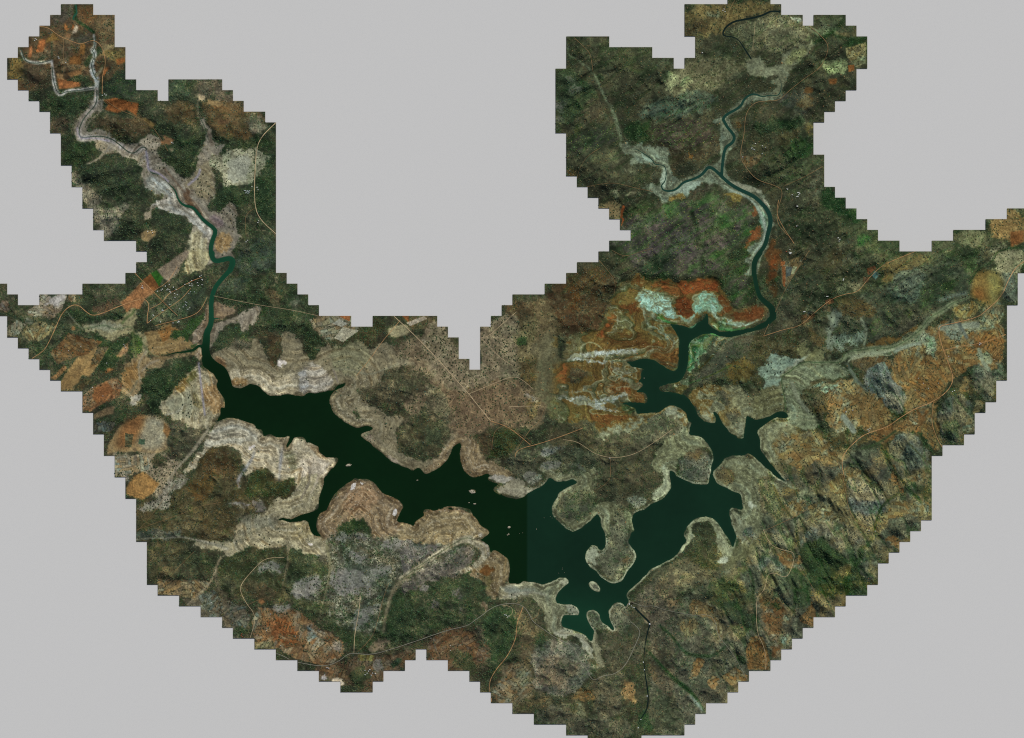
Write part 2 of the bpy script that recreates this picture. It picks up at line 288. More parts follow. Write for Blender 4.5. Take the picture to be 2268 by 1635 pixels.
P('A 1480,690 1575,665 1575,800 1500,800 1470,760', (92, 88, 74), 'kop')
P('A 960,1000 1000,950 1060,940 1150,950 1160,1010 1110,1050 1050,1020', (44, 52, 34), 'dwood')
P('A 950,800 1010,920 1170,940 1200,860 1100,800', (52, 62, 44), 'dwood')
P('A 1250,920 1350,880 1500,800 1620,820 1635,900 1500,880 1300,900', (44, 56, 36), 'dwood')
P('A 1240,1110 1340,1110 1500,1100 1500,1230 1250,1260', (50, 62, 44), 'dwood')
P('A 1400,1500 1635,1380 1635,1635 1390,1635', (74, 80, 70), 'wood')
P('A 1540,920 1635,900 1635,1380 1560,1330 1520,1230', (40, 54, 36), 'dwood')
P('A 370,1000 420,1000 560,1110 620,1250 760,1200 760,1260 640,1420 600,1420 550,1250 480,1150', (108, 104, 88), 'kop')
P('A 500,1000 820,960 830,1060 700,1170 560,1120', (50, 56, 44), 'wood')
P('A 430,850 600,880 560,960 480,980 370,960 370,850', (50, 60, 40), 'dwood')
# flood plains of the left arm
FP = (122, 117, 103)
P('A 750,860 830,840 890,790 940,810 940,880 960,930 1010,990 1060,1030 1120,1060 1160,1010 1190,930 1220,850 1230,780 1200,740 1185,700 1200,700 1240,755 1272,810 1280,860 1350,865 1300,900 1270,940 1250,980 1280,1040 1290,1150 1240,1200 1250,1245 1300,1250 1365,1205 1410,1270 1400,1350 1445,1410 1385,1500 1400,1540 1350,1545 1285,1560 1180,1600 1115,1622 1105,1580 1130,1500 1110,1400 1150,1340 1080,1290 1020,1265 960,1240 870,1250 900,1220 980,1170 985,1120 880,1120 850,1060 830,990 820,950 770,950 720,940 690,900 610,905 570,850 500,850 460,860 438,800 450,730 520,660 555,600 610,600 630,640 590,670 560,690 510,740 510,780 600,765 660,800 720,850', FP, 'plain', 1, 1)
P('A 1160,1010 1200,960 1270,970 1290,1140 1230,1200 1180,1180 1100,1100', (130, 122, 98), 'plain')
P('A 860,1245 960,1190 1050,1180 1160,1240 1200,1320 1265,1370 1245,1450 1210,1400 1150,1330 1050,1270 960,1245', (142, 144, 134), 'shore', 1)
P('A 880,1120 860,1040 960,1050 1040,1140 1055,1180 985,1170', (132, 138, 130), 'shore', 2)
P('A 1110,1390 1170,1350 1230,1430 1250,1540 1180,1600 1115,1618 1130,1500', (146, 144, 116), 'shore', 2)
P('A 1280,1400 1380,1370 1370,1490 1290,1520', (146, 118, 86), 'shore', 2)
P('A 1090,1130 1130,1120 1130,1200 1200,1260 1200,1300 1100,1210', (92, 70, 56), 'plain', 1)
P('A 1230,1290 1310,1290 1330,1350 1280,1350', (112, 98, 98), 'plain', 2)
P('A 1500,1500 1540,1480 1540,1520', (80, 100, 70), 'field')
L('A 120,300 150,365 230,378 310,366', [6, 10, 13, 12], (150, 152, 140), 'shore')
L('A 310,366 318,440 325,520 355,575 400,540 480,535 565,525', [9, 15, 17, 15, 13, 12, 12], (152, 152, 146), 'shore')
L('A 560,210 570,280 545,300 572,320 545,390 555,440 580,470 575,530', [8, 12, 20, 14, 22, 24, 16], (140, 148, 144), 'shore')
L('A 575,450 600,420 612,400', [14, 10, 4], (122, 118, 92), 'plain')
L('A 575,530 575,620 500,700 462,780 480,830 560,818 660,830 720,870 790,910 850,880 880,940 890,1010', [14, 26, 24, 26, 26, 18, 20, 24, 22, 22, 20], (134, 130, 122), 'shore')
for s, w in (('A 130,300 150,372 230,380 305,360', 2.5), ('A 312,400 320,500 352,568 395,545 480,540 560,525', 2.5), ('A 570,220 565,290 548,305 570,330 545,380 552,430 575,470', 2.5),
             ('A 578,540 578,620 520,680 490,720 468,780 480,825 560,810 640,815 700,850 760,905 800,915 840,875 875,880 868,920 885,980', 3), ('A 880,1000 900,1030 950,1038', 4),
             ('A 1190,700 1220,760 1240,830', 2)):
    L(s, w*1.35, (42, 60, 48), 'field', 0)
L('A 460,760 470,825 560,822 650,840', 4, (146, 140, 160), 'field')
L('A 870,900 880,960 880,1010 920,1020 960,1040 1000,1080', 7, (140, 134, 150), 'field')
L('A 1190,1010 1180,1050 1120,1100', 8, (150, 146, 158), 'field')
L('A 1175,560 1180,680 1190,700', 5, (110, 106, 84), 'plain')
L('A 1245,790 1262,860', 16, (108, 98, 84), 'plain')
L('A 520,975 600,945 620,910 700,905', 5, (140, 128, 108), 'plain')
P('A 575,830 650,840 640,880 600,900', (130, 120, 98), 'plain', 1)
P('A 1260,920 1380,890 1510,880 1505,1090 1340,1100 1330,1020 1250,1000', (118, 118, 96), 'sav', 1, 0)
P('A 1370,930 1480,910 1490,1060 1360,1060 1350,1000', (146, 150, 132), 'sand', 2)
P('A 1525,880 1610,950 1560,1010 1512,1060', (106, 108, 88), 'sav', 1, 1)
for s, c in (('A 620,600 690,585 830,620 815,690 760,655 700,675 625,655 645,625', (156, 88, 54)), ('A 390,140 415,170 395,190 378,160', (160, 98, 62)),
   ('A 430,152 447,150 445,170 425,180', (140, 76, 46)), ('A 450,145 470,160 460,190 425,205', (160, 144, 124)), ('A 385,210 400,198 425,205 415,232 390,222', (140, 100, 74)),
   ('A 275,235 320,195 360,235 340,240 275,260', (118, 88, 50)), ('A 235,235 272,230 270,265 262,308 210,315 225,280', (168, 94, 60)), ('A 178,280 197,275 188,345 170,345', (178, 104, 72)),
   ('A 478,265 512,262 505,330 480,330', (146, 98, 54)), ('A 415,350 445,332 480,332 487,380 415,388', (126, 80, 48)), ('A 340,440 381,440 381,482 340,470', (186, 142, 104)),
   ('A 340,468 382,475 480,490 480,515 380,530 350,528', (170, 100, 66)), ('A 400,440 495,410 485,440 430,460', (140, 96, 66)), ('A 690,355 745,340 745,370 700,390', (168, 98, 58)), ('A 610,265 680,260 680,290 620,300', (124, 110, 80)),
   ('A 975,805 1045,830 1010,865 975,850', (134, 96, 72)), ('A 958,835 985,850 965,862', (140, 84, 58)), ('A 620,410 650,400 625,455 612,455', (156, 90, 58)), ('A 845,705 870,705 930,740 910,770', (120, 98, 62)),
   ('A 1005,885 1040,885 1020,910', (136, 124, 98)), ('A 840,1390 870,1370 930,1372 925,1400 880,1440 845,1425', (148, 122, 90)), ('A 1295,715 1355,718 1355,738 1295,735', (120, 88, 66)),
   ('A 195,325 232,328 225,345 192,342', (110, 92, 68)), ('A 860,1265 900,1250 900,1300 860,1310', (150, 138, 116))):
    P(s, c, 'field', 1, 1)
# --- left middle (sheet B)
P('B 540,200 900,140 1240,0 1400,60 1370,300 1250,430 1020,500 960,550 890,480 860,380 700,480 500,490 0,470 0,200', (58, 60, 46), 'wood')
P('B 960,380 1370,200 1350,340 1250,430 1020,500', (74, 80, 64), 'wood')
P('B 880,170 1240,0 1240,60 1000,140 930,200 880,210', (48, 56, 38), 'dwood')
P('B 430,400 560,420 620,440 790,400 830,420 780,470 600,480 520,500 440,440', (50, 62, 44), 'dwood')
P('B 330,560 420,540 440,600 400,660 340,650', (48, 60, 42), 'dwood')
P('B 0,440 430,440 540,520 700,620 480,920 400,920 180,710', (64, 68, 52), 'wood')
P('B 240,600 340,560 330,660 290,700 200,690', (60, 68, 52), 'wood')
P('B 0,340 70,350 50,410 0,400', (118, 92, 74), 'farm', 1)
P('B 165,420 260,330 260,290 440,290 430,350 400,400 330,445 240,460', (138, 120, 98), 'farm', 1)
P('B 320,290 440,290 430,340 360,360 300,350', (168, 166, 160), 'sand', 2)
P('B 450,290 515,290 510,340 455,330', (136, 104, 74), 'farm', 1)
P('B 45,500 100,440 180,490 185,505 100,570 45,565', (134, 118, 92), 'farm', 1)
P('B 90,520 130,520 120,470', (66, 70, 56), 'wood', 1)
P('B 180,470 240,475 235,490 190,490', (104, 108, 92), 'plain', 1)
P('B 200,490 390,455 370,520 280,570 150,605 130,570', (132, 112, 76), 'farm', 1)
P('B 600,400 620,360 700,330 790,310 790,355 640,425', (98, 74, 56), 'farm', 2)
P('B 790,345 860,280 930,210 960,190 1015,275 950,320 915,390 860,380 830,410', (158, 104, 74), 'field', 1, 0)
P('B 935,195 987,155 1045,245 1008,272', (124, 74, 46), 'field', 0, 0)
P('B 987,155 1027,130 1070,185 1042,240', (40, 80, 30), 'field', 0, 0)
P('B 1027,130 1090,90 1215,0 1240,10 1225,50 1180,100 1175,140 1130,185 1105,212 1068,180', (124, 110, 94), 'field', 1, 0)
PL = (132, 128, 96)
P('B 540,520 600,490 700,460 790,470 860,385 900,380 895,470 880,500 895,540 960,590 1000,600 980,700 930,700 880,720 870,640 870,560 850,535 790,580 740,590 700,560 620,545', PL, 'plain', 1)
P('B 560,510 620,480 700,465 760,500 860,495 860,520 760,540 700,530 600,530', (136, 140, 116), 'plain', 2)
P('B 940,540 1000,530 1100,505 1190,515 1145,580 1200,590 1290,590 1310,620 1200,665 1080,690 1000,690 950,600', (142, 116, 82), 'plain', 1)
P('B 1080,520 1180,515 1130,580 1060,600 1040,560', (164, 108, 66), 'plain', 3)
P('B 950,690 1100,700 1250,665 1310,690 1200,700 1100,715 1000,770 930,790 930,850 960,880 950,900 860,960 800,940 780,860 800,760 860,730 880,690', (134, 114, 86), 'plain', 1)
P('B 790,780 900,740 890,860 800,930', (150, 112, 74), 'plain', 3)
P('B 840,960 940,930 955,955 880,1010 830,1040', (138, 136, 122), 'plain', 1)
P('B 1030,800 1060,795 1065,820 1040,822', (124, 116, 100), 'plain', 1)
P('B 850,540 890,560 880,720 850,710 840,600', (46, 62, 36), 'dwood', 1)
P('B 870,560 920,600 940,650 890,720', (76, 92, 48), 'dwood', 1)
P('B 620,540 700,570 740,600 840,560 840,620 720,780 640,800 650,640', (46, 60, 38), 'dwood', 1)
P('B 1100,590 1190,520 1300,440 1355,400 1330,480 1260,570 1220,600', (56, 76, 42), 'dwood', 1)
P('B 1240,620 1290,595 1280,625 1250,640', (62, 84, 46), 'dwood', 1)
P('B 950,800 1100,722 1200,705 1310,725 1240,800 1200,860 1110,940 1050,1060 1000,1085 985,960 930,930 960,890 925,860', (40, 52, 34), 'dwood', 2)
P('B 620,1040 800,970 870,1040 1000,1060 1060,1080 930,1075 800,1130 740,1180 620,1200', (64, 64, 48), 'dwood', 1)
P('B 540,960 600,900 760,830 800,880 780,960 640,1020 600,1058 540,1050', (156, 102, 72), 'farm', 1, 1)
P('B 620,905 700,860 750,920 680,960 640,1010 600,960', (150, 92, 62), 'field', 1, 0)
P('B 400,860 430,810 510,700 560,690 620,640 710,640 640,760 590,830 540,820 480,915 400,920', (150, 118, 82), 'field', 1, 1)
P('B 330,840 430,750 442,780 360,850', (158, 114, 80), 'field', 1, 1)
P('B 330,670 370,640 450,545 560,575 680,600 640,630 560,690 500,700 440,720 380,750', (122, 84, 56), 'farm', 1, 1)
P('B 475,500 495,505 495,525 465,522', (140, 96, 66), 'field', 1, 1)
P('B 640,640 715,630 650,740 590,770 600,720', (108, 84, 58), 'farm', 0, 0)
P('B 760,700 800,650 840,600 842,660 790,700', (170, 128, 96), 'field', 1, 1)
P('B 690,800 710,770 750,775 700,810', (150, 96, 62), 'field', 1, 1)
P('B 480,900 560,830 600,870 540,920', (84, 70, 48), 'wood', 1)
P('B 680,1340 750,1180 860,1110 940,1062 1100,1130 1125,1180 1095,1240 1100,1300 1020,1330 900,1320 750,1320', (142, 118, 88), 'field', 1, 2)
P('B 930,1160 960,1085 1060,1100 1100,1180 1080,1290 960,1310 900,1260', (140, 136, 114), 'field', 3, 2)
P('B 800,1120 940,1066 930,1160 870,1260 800,1300 750,1300', (148, 98, 66), 'field', 3, 2)
P('B 1075,1130 1122,1180 1100,1230 1070,1190', (152, 108, 74), 'field', 1, 1)
P('B 980,1240 1020,1245 1015,1280 985,1278', (76, 76, 56), 'wood', 1)
P('B 820,1200 875,1205 860,1290 820,1290', (92, 84, 58), 'farm', 0, 0)
P('B 910,1235 950,1240 945,1275 905,1270', (72, 96, 74), 'field', 0, 0)
P('B 610,1130 680,1120 755,1130 740,1180 620,1200', (78, 80, 70), 'farm', 1, 1)
P('B 610,1075 700,1030 760,1020 745,1070 610,1110', (110, 92, 70), 'field', 1, 1)
P('B 1110,1110 1320,1170 1340,1200 1280,1300 1120,1310 1105,1180', (76, 72, 60), 'wood', 2)
P('B 680,1340 750,1330 1000,1330 1090,1330 1190,1380 1090,1600 1000,1635 940,1450 860,1460 750,1480', (116, 104, 84), 'sav', 2)
P('B 750,1345 900,1345 1000,1350 990,1410 960,1470 860,1450 750,1478', (146, 128, 102), 'farm', 1)
P('B 760,1460 840,1455 870,1500 820,1530 820,1490', (104, 98, 88), 'kop', 1)
P('B 1000,1380 1040,1340 1090,1350 1100,1390 1020,1420', (60, 58, 44), 'dwood', 1)
P('B 825,1560 870,1480 940,1450 1045,1530 1000,1590 930,1635 830,1600', (164, 118, 76), 'field', 1, 1)
P('B 1040,1020 1110,940 1200,830 1250,765 1300,740 1340,800 1400,800 1440,850 1430,900 1450,960 1480,1030 1440,1090 1350,1170 1200,1140 1090,1100', (136, 130, 104), 'shore', 1, 2)
P('B 1060,1010 1200,900 1290,900 1300,1060 1200,1130 1090,1090', (138, 140, 116), 'plain', 3)
P('B 1110,950 1190,840 1250,800 1230,880 1130,960', (134, 108, 66), 'shore', 3)
P('B 1220,860 1240,790 1290,770 1290,830 1240,900', (84, 86, 50), 'shore', 3)
P('B 1260,900 1295,880 1310,1060 1270,1030', (100, 92, 62), 'shore', 3)
L('B 1300,740 1310,840 1325,960 1340,1080', 7, (132, 130, 142), 'field')
P('B 1320,860 1400,880 1450,960 1440,1060 1360,1090', (156, 124, 90), 'shore', 3)
P('B 1290,600 1330,640 1320,720 1300,730 1270,680', (168, 150, 126), 'shore', 1)
P('B 1360,330 1372,440 1345,520 1310,600 1250,622 1280,540 1330,450 1345,370', (136, 120, 102), 'shore', 1)
P('B 1400,250 1500,140 1530,40 1520,90 1505,150 1410,260', (124, 108, 92), 'shore', 1)
P('B 1200,140 1225,60 1235,0 1370,0 1370,100 1290,140 1230,152', (140, 136, 104), 'shore', 1)
P('B 1390,330 1470,350 1530,380 1540,420 1440,450 1400,470', (132, 112, 92), 'plain', 1)
P('B 1400,470 1500,460 1590,400 1635,380 1635,500 1600,530 1565,490 1500,480 1450,530 1400,600 1375,680 1365,560', (130, 122, 106), 'plain', 1)
P('B 1440,640 1470,560 1560,475 1570,520 1635,530 1635,620 1500,630 1380,680', (64, 70, 50), 'dwood', 1)
# --- north shore, sheet C
P('C 80,90 250,0 515,0 700,240 700,300 640,340 480,330 360,320 280,380 220,250 240,200 130,160', (48, 56, 40), 'dwood')
P('C 90,60 250,0 330,0 250,100 150,130', (66, 76, 62), 'wood')
P('C 380,60 470,120 480,200 420,190', (74, 66, 48), 'bush')
P('C 500,130 600,140 590,210 540,200', (84, 84, 70), 'kop')
P('C 400,320 480,330 490,450 480,510 430,540 390,470', (84, 66, 48), 'bush')
P('C 90,400 150,310 230,280 240,330 180,420 100,440 60,470', (60, 66, 48), 'dwood')
P('C 180,400 290,360 310,430 210,430', (80, 76, 62), 'kop')
P('C 600,310 660,300 740,370 760,400 720,440 690,480 660,505 640,470', (40, 48, 32), 'dwood')
P('C 780,380 860,400 950,330 1050,330 1100,360 1060,430 1010,430 970,400 900,450 800,450', (64, 56, 40), 'dwood')
P('C 650,270 720,245 895,245 950,310 945,330 850,400 760,380 690,350', (120, 106, 82), 'farm', 1)
P('C 800,375 850,310 945,332 850,400', (146, 144, 124), 'field', 0, 0)
P('C 790,290 830,260 880,290 840,310', (138, 140, 126), 'field', 0, 0)
P('C 820,243 893,243 890,278', (148, 86, 56), 'field', 0, 0)
P('C 1025,243 1090,243 1110,300 1080,380 1020,330', (66, 60, 42), 'dwood', 1)
P('C 1120,320 1180,290 1240,310 1240,350 1180,370 1130,360', (128, 122, 94), 'field', 1)
P('C 1180,243 1405,243 1400,290 1300,350 1250,310', (84, 72, 52), 'wood', 1)
P('C 1200,243 1240,243 1240,280', (142, 82, 50), 'field', 0, 0)
P('C 1225,285 1330,245 1350,260 1250,305', (136, 126, 110), 'field', 0, 0)
NP = (120, 113, 90)
P('C 60,480 100,440 170,420 290,430 320,375 360,380 370,440 410,500 430,545 480,510 500,460 480,350 530,330 580,380 640,480 670,510 720,440 760,395 790,450 860,460 960,400 1020,450 1130,400 1200,470 1290,540 1190,540 1100,590 1060,700 1000,780 1080,820 1180,830 1220,860 1160,960 1170,1050 1260,1080 1340,1115 1440,1080 1480,950 1635,960 1700,1220 1268,1180 900,930 765,740 870,640 600,730 400,730 150,680 60,540', NP, 'plain', 1, 1)
P('C 920,640 1100,590 1060,700 1000,780 1040,900 900,905 800,830 770,740 870,650', (112, 106, 84), 'shore', 2)
P('C 370,560 420,620 500,620 560,560 590,680 540,705 480,720 400,715 340,650 290,640 170,650 150,560 290,570', (164, 156, 130), 'shore', 2)
P('C 170,640 290,600 300,650 235,678 175,655', (140, 112, 80), 'shore', 1)
P('C 590,540 680,520 790,600 800,670 690,710 600,700', (140, 136, 122), 'shore', 2)
P('C 570,560 620,560 650,640 640,700 570,700', (132, 134, 128), 'shore', 2)
P('C 780,440 960,400 1030,450 960,600 800,580', (116, 116, 90), 'plain', 3)
P('C 470,520 520,510 525,530 480,560', (205, 198, 190), 'sand', 1)
P('C 80,480 140,490 160,550 100,530', (140, 112, 88), 'shore', 1)
P('C 90,150 150,165 200,200 210,230 150,250 90,250', (134, 114, 94), 'plain', 1)
P('C 210,250 280,200 360,180 350,250 300,310 250,330', (136, 128, 112), 'plain', 1)
# savanna and wooded rises
P('C 1100,430 1250,380 1400,290 1470,310 1470,370 1600,500 1635,560 1635,1010 1480,960 1500,860 1390,820 1200,830 1180,600 1290,540', (100, 86, 67), 'sav', 2)
P('C 1480,520 1635,560 1635,820 1560,760 1440,640', (92, 76, 58), 'sav', 3)
P('C 1390,310 1470,310 1470,400 1390,440 1290,400', (116, 106, 88), 'sav', 3)
P('C 1290,350 1400,290 1400,330 1310,380', (60, 58, 42), 'dwood', 1)
P('C 930,690 980,660 1010,670 1060,660 1110,560 1170,540 1290,580 1380,620 1390,700 1280,690 1200,760 1180,800 1080,760 1000,760 940,740', (68, 64, 48), 'kop', 2)
P('C 1310,790 1400,770 1400,850 1330,840', (66, 70, 48), 'kop', 1)
P('C 1210,890 1340,870 1440,860 1500,880 1470,940 1400,1010 1440,1080 1360,1110 1260,1050 1160,1040 1160,970 1200,950', (66, 64, 46), 'kop', 2)
P('C 910,815 935,815 950,860 925,865', (58, 60, 44), 'dwood', 1)
P('C 960,950 1000,930 1045,985 1020,1000', (110, 98, 84), 'kop', 1)
P('C 1100,1065 1200,1120 1268,1172 1230,1150 1120,1095', (150, 138, 120), 'sand', 1)
# peninsulas south of the western lake
SB = (152, 144, 120)
P('C -30,1100 80,885 200,850 345,890 370,960 440,960 590,965 700,1010 825,1090 740,1240 700,1390 600,1440 540,1455 430,1430 460,1340 540,1330 575,1260 575,1185 450,1240 380,1135 300,1180 260,1190 250,1080 180,1005 60,1040 0,1090 -60,1180 -120,1180', SB, 'shore', 1, 2)
P('C 80,890 200,870 330,920 350,1000 200,990 100,1000 20,1060 -20,1090', (140, 140, 124), 'shore', 3)
P('C 600,1080 760,1090 760,1150 720,1230 660,1260 620,1200', (172, 162, 142), 'shore', 3)
P('C 490,1060 560,1050 590,1120 560,1170 510,1140', (110, 110, 84), 'shore', 3)
L('C 490,1020 480,1100 470,1220', [4, 12, 4], (130, 136, 140), 'field', 2)
L('C 330,1000 320,1080 270,1150 220,1230', [3, 9, 12, 6], (132, 137, 138), 'field', 2)
P('C 640,1000 700,1015 740,1075 810,1085 740,1110 660,1050', (122, 106, 84), 'shore', 3)
P('C 285,1020 310,1012 310,1040 290,1045', (200, 196, 190), 'sand', 1)
P('C -60,1200 0,1090 60,1040 160,1000 190,1040 250,1080 230,1130 240,1180 270,1200 320,1150 380,1140 430,1200 455,1235 500,1215 570,1188 570,1260 540,1325 455,1340 430,1400 370,1432 250,1420 220,1450 240,1500 160,1580 -60,1580', (72, 62, 42), 'bush', 1, 2)
P('C 0,1120 80,1040 170,1020 200,1200 100,1300 0,1300', (84, 62, 42), 'bush', 4)
P('C 260,1260 330,1160 380,1160 440,1240 570,1200 560,1270 440,1320 300,1330', (60, 62, 36), 'dwood', 3)
P('C 160,1365 300,1360 305,1380 170,1385', (128, 124, 118), 'rock', 1)
P('C 310,1360 380,1340 400,1400 330,1410', (96, 88, 78), 'kop', 1)
P('C 770,1370 830,1275 930,1205 1040,1235 1130,1310 1190,1335 1215,1380 1180,1450 1180,1470 1280,1490 1340,1400 1470,1375 1540,1385 1635,1430 E 270,1240 330,1305 395,1385 350,1410 240,1405 120,1470 60,1440 0,1440 C 1400,1560 1200,1540 1030,1580 1000,1460 900,1455 790,1560 765,1620 690,1520 700,1430', (124, 106, 84), 'shore', 1, 2)
P('C 880,1260 960,1230 1080,1300 1000,1400 920,1440 850,1420', (140, 112, 90), 'shore', 4)
P('C 890,1270 900,1245 935,1235 930,1270 905,1290', (206, 202, 196), 'sand', 0)
P('C 945,1238 980,1238 965,1258', (200, 196, 188), 'sand', 0)
P('C 1145,1400 1170,1385 1175,1430 1150,1435', (190, 188, 184), 'sand', 0)
P('C 1380,1430 1635,1450 1635,1560 1480,1600 1380,1560', (128, 114, 86), 'shore', 3)
# --- sheet D
P('D 80,170 330,170 440,0 700,0 860,60 700,190 500,350 560,450 400,480 160,490 80,460', (80, 72, 50), 'bush', 2)
P('D 480,0 640,0 620,200 480,180', (96, 70, 44), 'bush', 3)
P('D 160,490 400,490 500,510 380,640 400,760 240,770 160,760', (86, 78, 56), 'bush', 2)
P('D 80,400 300,400 420,440 340,470 160,470 80,470', (88, 90, 78), 'bush', 1)
P('D 460,520 600,520 720,560 640,740 420,760 380,640', (62, 62, 46), 'wood', 2)
P('D 700,600 840,560 930,510 1180,520 1180,620 1150,800 1180,900 1100,900 900,880 840,860 700,840 650,740', (58, 60, 40), 'wood', 2)
P('D 1180,530 1330,560 1470,640 1480,760 1420,900 1420,1080 1280,1010 1180,900', (56, 62, 42), 'wood', 2)
P('D 1480,640 1560,500 1800,470 2180,540 2180,720 1980,900 1880,1160 1850,1290 1660,1290 1560,1200 1430,1090', (56, 62, 42), 'dwood', 2)
P('D 1900,860 2000,800 2180,680 2180,1180 1900,1240 1880,1160', (42, 54, 36), 'dwood', 2)
P('D 90,230 200,170 300,90 370,0 440,0 425,60 310,170 350,230 250,255 100,250', (112, 106, 92), 'sav', 1)
P('D 820,0 870,0 850,60 800,70', (110, 104, 96), 'plain', 2)
P('D 480,470 600,475 720,495 820,440 900,385 960,300 1100,180 1250,150 1300,0 1480,0 1400,220 1350,300 1380,430 1500,500 1560,560 1575,660 1500,690 1480,600 1360,560 1300,570 1200,540 1150,520 900,520 820,560 760,600 720,565 600,530 480,500', (138, 132, 105), 'shore', 1)
P('D 820,330 900,300 1100,300 1160,330 1050,390 900,440 800,500 740,520 860,430 900,380', (116, 116, 98), 'plain', 3)
P('D 820,320 900,390 860,430 760,470 830,400', (150, 138, 110), 'plain', 2)
P('D 1200,370 1320,350 1350,420 1320,500 1220,500', (132, 122, 90), 'shore', 2)
P('D 1310,480 1340,480 1340,505 1315,505', (200, 194, 184), 'sand', 0)
P('D 1480,430 1560,490 1560,600 1500,600', (112, 110, 86), 'plain', 1)
P('D 1510,420 1680,325 1780,350 1780,440 1800,470 1600,560 1560,500', (42, 56, 32), 'dwood', 1)
P('D 1780,440 2000,420 2180,400 2180,470 2000,470 1860,470 1800,520', (120, 112, 88), 'shore', 2)
P('D 240,755 430,762 630,770 600,830 500,900 400,880 240,865', (136, 110, 80), 'farm', 1, 0)
P('D 380,890 640,840 720,900 900,990 900,1100 830,1180 780,1180 700,1100 540,1020', (104, 96, 78), 'farm', 1)
P('D 780,1090 900,1100 870,1180 780,1180', (66, 70, 56), 'wood', 1)
P('D 830,770 900,760 1080,800 1140,880 1000,900 880,880', (78, 68, 50), 'bush', 2)
P('D 975,905 1030,900 1015,935 980,935', (150, 100, 70), 'field', 1)
P('D 940,960 1100,950 1280,1020 1400,1100 1500,1150 1600,1260 1540,1350 1400,1385 1250,1340 1100,1260 940,1190', (142, 104, 76), 'farm', 1)
P('D 1060,1050 1240,1050 1260,1200 1180,1240 1060,1180', (160, 92, 60), 'farm', 4)
P('D 940,970 1000,980 990,1110 940,1130', (128, 118, 92), 'farm', 1)
P('D 940,1210 1080,1210 1080,1258 940,1258', (138, 112, 76), 'farm', 1, 0)
P('D 1480,1220 1580,1230 1590,1300 1520,1290', (118, 108, 96), 'kop', 2)
P('D 1320,1110 1390,1100 1400,1180 1340,1210', (124, 120, 104), 'farm', 2)
P('D 1340,1400 1640,1320 1900,1300 2110,1250 2110,1340 2030,1415 1870,1500 1800,1570 1560,1500 1400,1490', (104, 80, 60), 'farm', 2)
P('D 1400,1420 1560,1400 1560,1500 1420,1490', (132, 98, 74), 'farm', 2)
P('D 1430,1490 1460,1450 1490,1460 1490,1490', (176, 172, 168), 'sand', 1)
P('D 1480,1490 1580,1480 1610,1530 1570,1540', (196, 178, 156), 'field', 1)
P('D 1600,1340 1640,1330 1620,1400 1590,1430', (44, 46, 36), 'dwood', 1)
P('D 1790,1350 1860,1350 1870,1410 1830,1420', (110, 106, 98), 'rock', 1)
P('D 1690,1302 1812,1310 1800,1352 1700,1350', (120, 104, 58), 'farm', 0, 0)
P('D 1640,1380 1800,1400 1760,1560 1640,1540', (70, 72, 50), 'wood', 2)
P('D 1940,1350 2030,1340 2025,1410 1940,1410', (60, 70, 54), 'wood', 1)
P('D 1480,430 1800,430 2180,470 2180,640 1960,780 1880,1000 1850,1180 1640,1160 1480,1000 1440,860 1490,640', (66, 68, 54), 'krock', 3, 8)
P('D 1200,740 1440,720 1430,920 1260,920', (64, 66, 52), 'krock', 3, 8)
P('D 920,640 1190,640 1190,720 940,720', (66, 66, 52), 'krock', 3, 8)
P('J 0,200 330,225 540,260 540,330 330,480 170,520 40,600 0,600', (70, 70, 56), 'krock', 2, 6)
P('J 150,540 560,520 600,720 500,780 150,760', (54, 62, 44), 'krock', 4, 8)
RK = (126, 125, 117)
for s in ('D 1520,450 1610,435 1620,470 1550,500', 'D 1620,430 1750,430 1765,470 1700,475 1620,465', 'D 1630,560 1750,560 1700,640 1640,640',
          'D 1500,700 1560,690 1740,690 1760,760 1700,860 1650,900 1560,880 1480,820', 'D 1740,670 1900,660 1890,720 1780,740 1790,830 1740,900',
          'D 1240,760 1370,740 1420,790 1380,880 1340,920 1200,880', 'D 940,680 1020,650 1160,650 1180,700 1100,730 1040,690',
          'D 1000,950 1150,920 1230,970 1220,1010 1080,980', 'D 740,210 910,210 920,238 750,242', 'D 760,780 800,765 800,790 770,820', 'D 1370,570 1430,570 1450,610 1400,620',
          'D 1820,490 1950,460 2100,480 2180,520 2180,560 2050,540 1900,550', 'D 1640,980 1850,930 1830,1000 1680,1120 1620,1150', 'D 1980,540 2180,560 2180,600 2020,620', 'D 1460,1020 1520,1010 1500,1060', 'D 2000,1060 2080,1060 2060,1150 1990,1150'):
    P(s, RK, 'rock', 3, 6)
P('D 940,200 1020,190 1040,250 960,270', (112, 104, 98), 'rock', 2, 4)
L('D 2180,640 2060,720 1980,790 1920,900 1890,1050 1880,1140', [10, 16, 22, 18, 12, 10], (110, 104, 82), 'plain', 2)
P('D 1790,1240 1880,1180 1910,1230 1850,1290 1800,1290', (116, 102, 84), 'plain', 2)
L('D 1200,620 1150,760 1150,860 1200,920', [8, 12, 8], (86, 80, 56), 'plain', 2)
L('D 700,590 660,680 630,780 540,860 460,940', [5, 5, 4, 5], (144, 130, 106), 'plain', 1)
L('D 680,620 650,760 720,880 740,980', 12, (96, 88, 70), 'plain', 3)
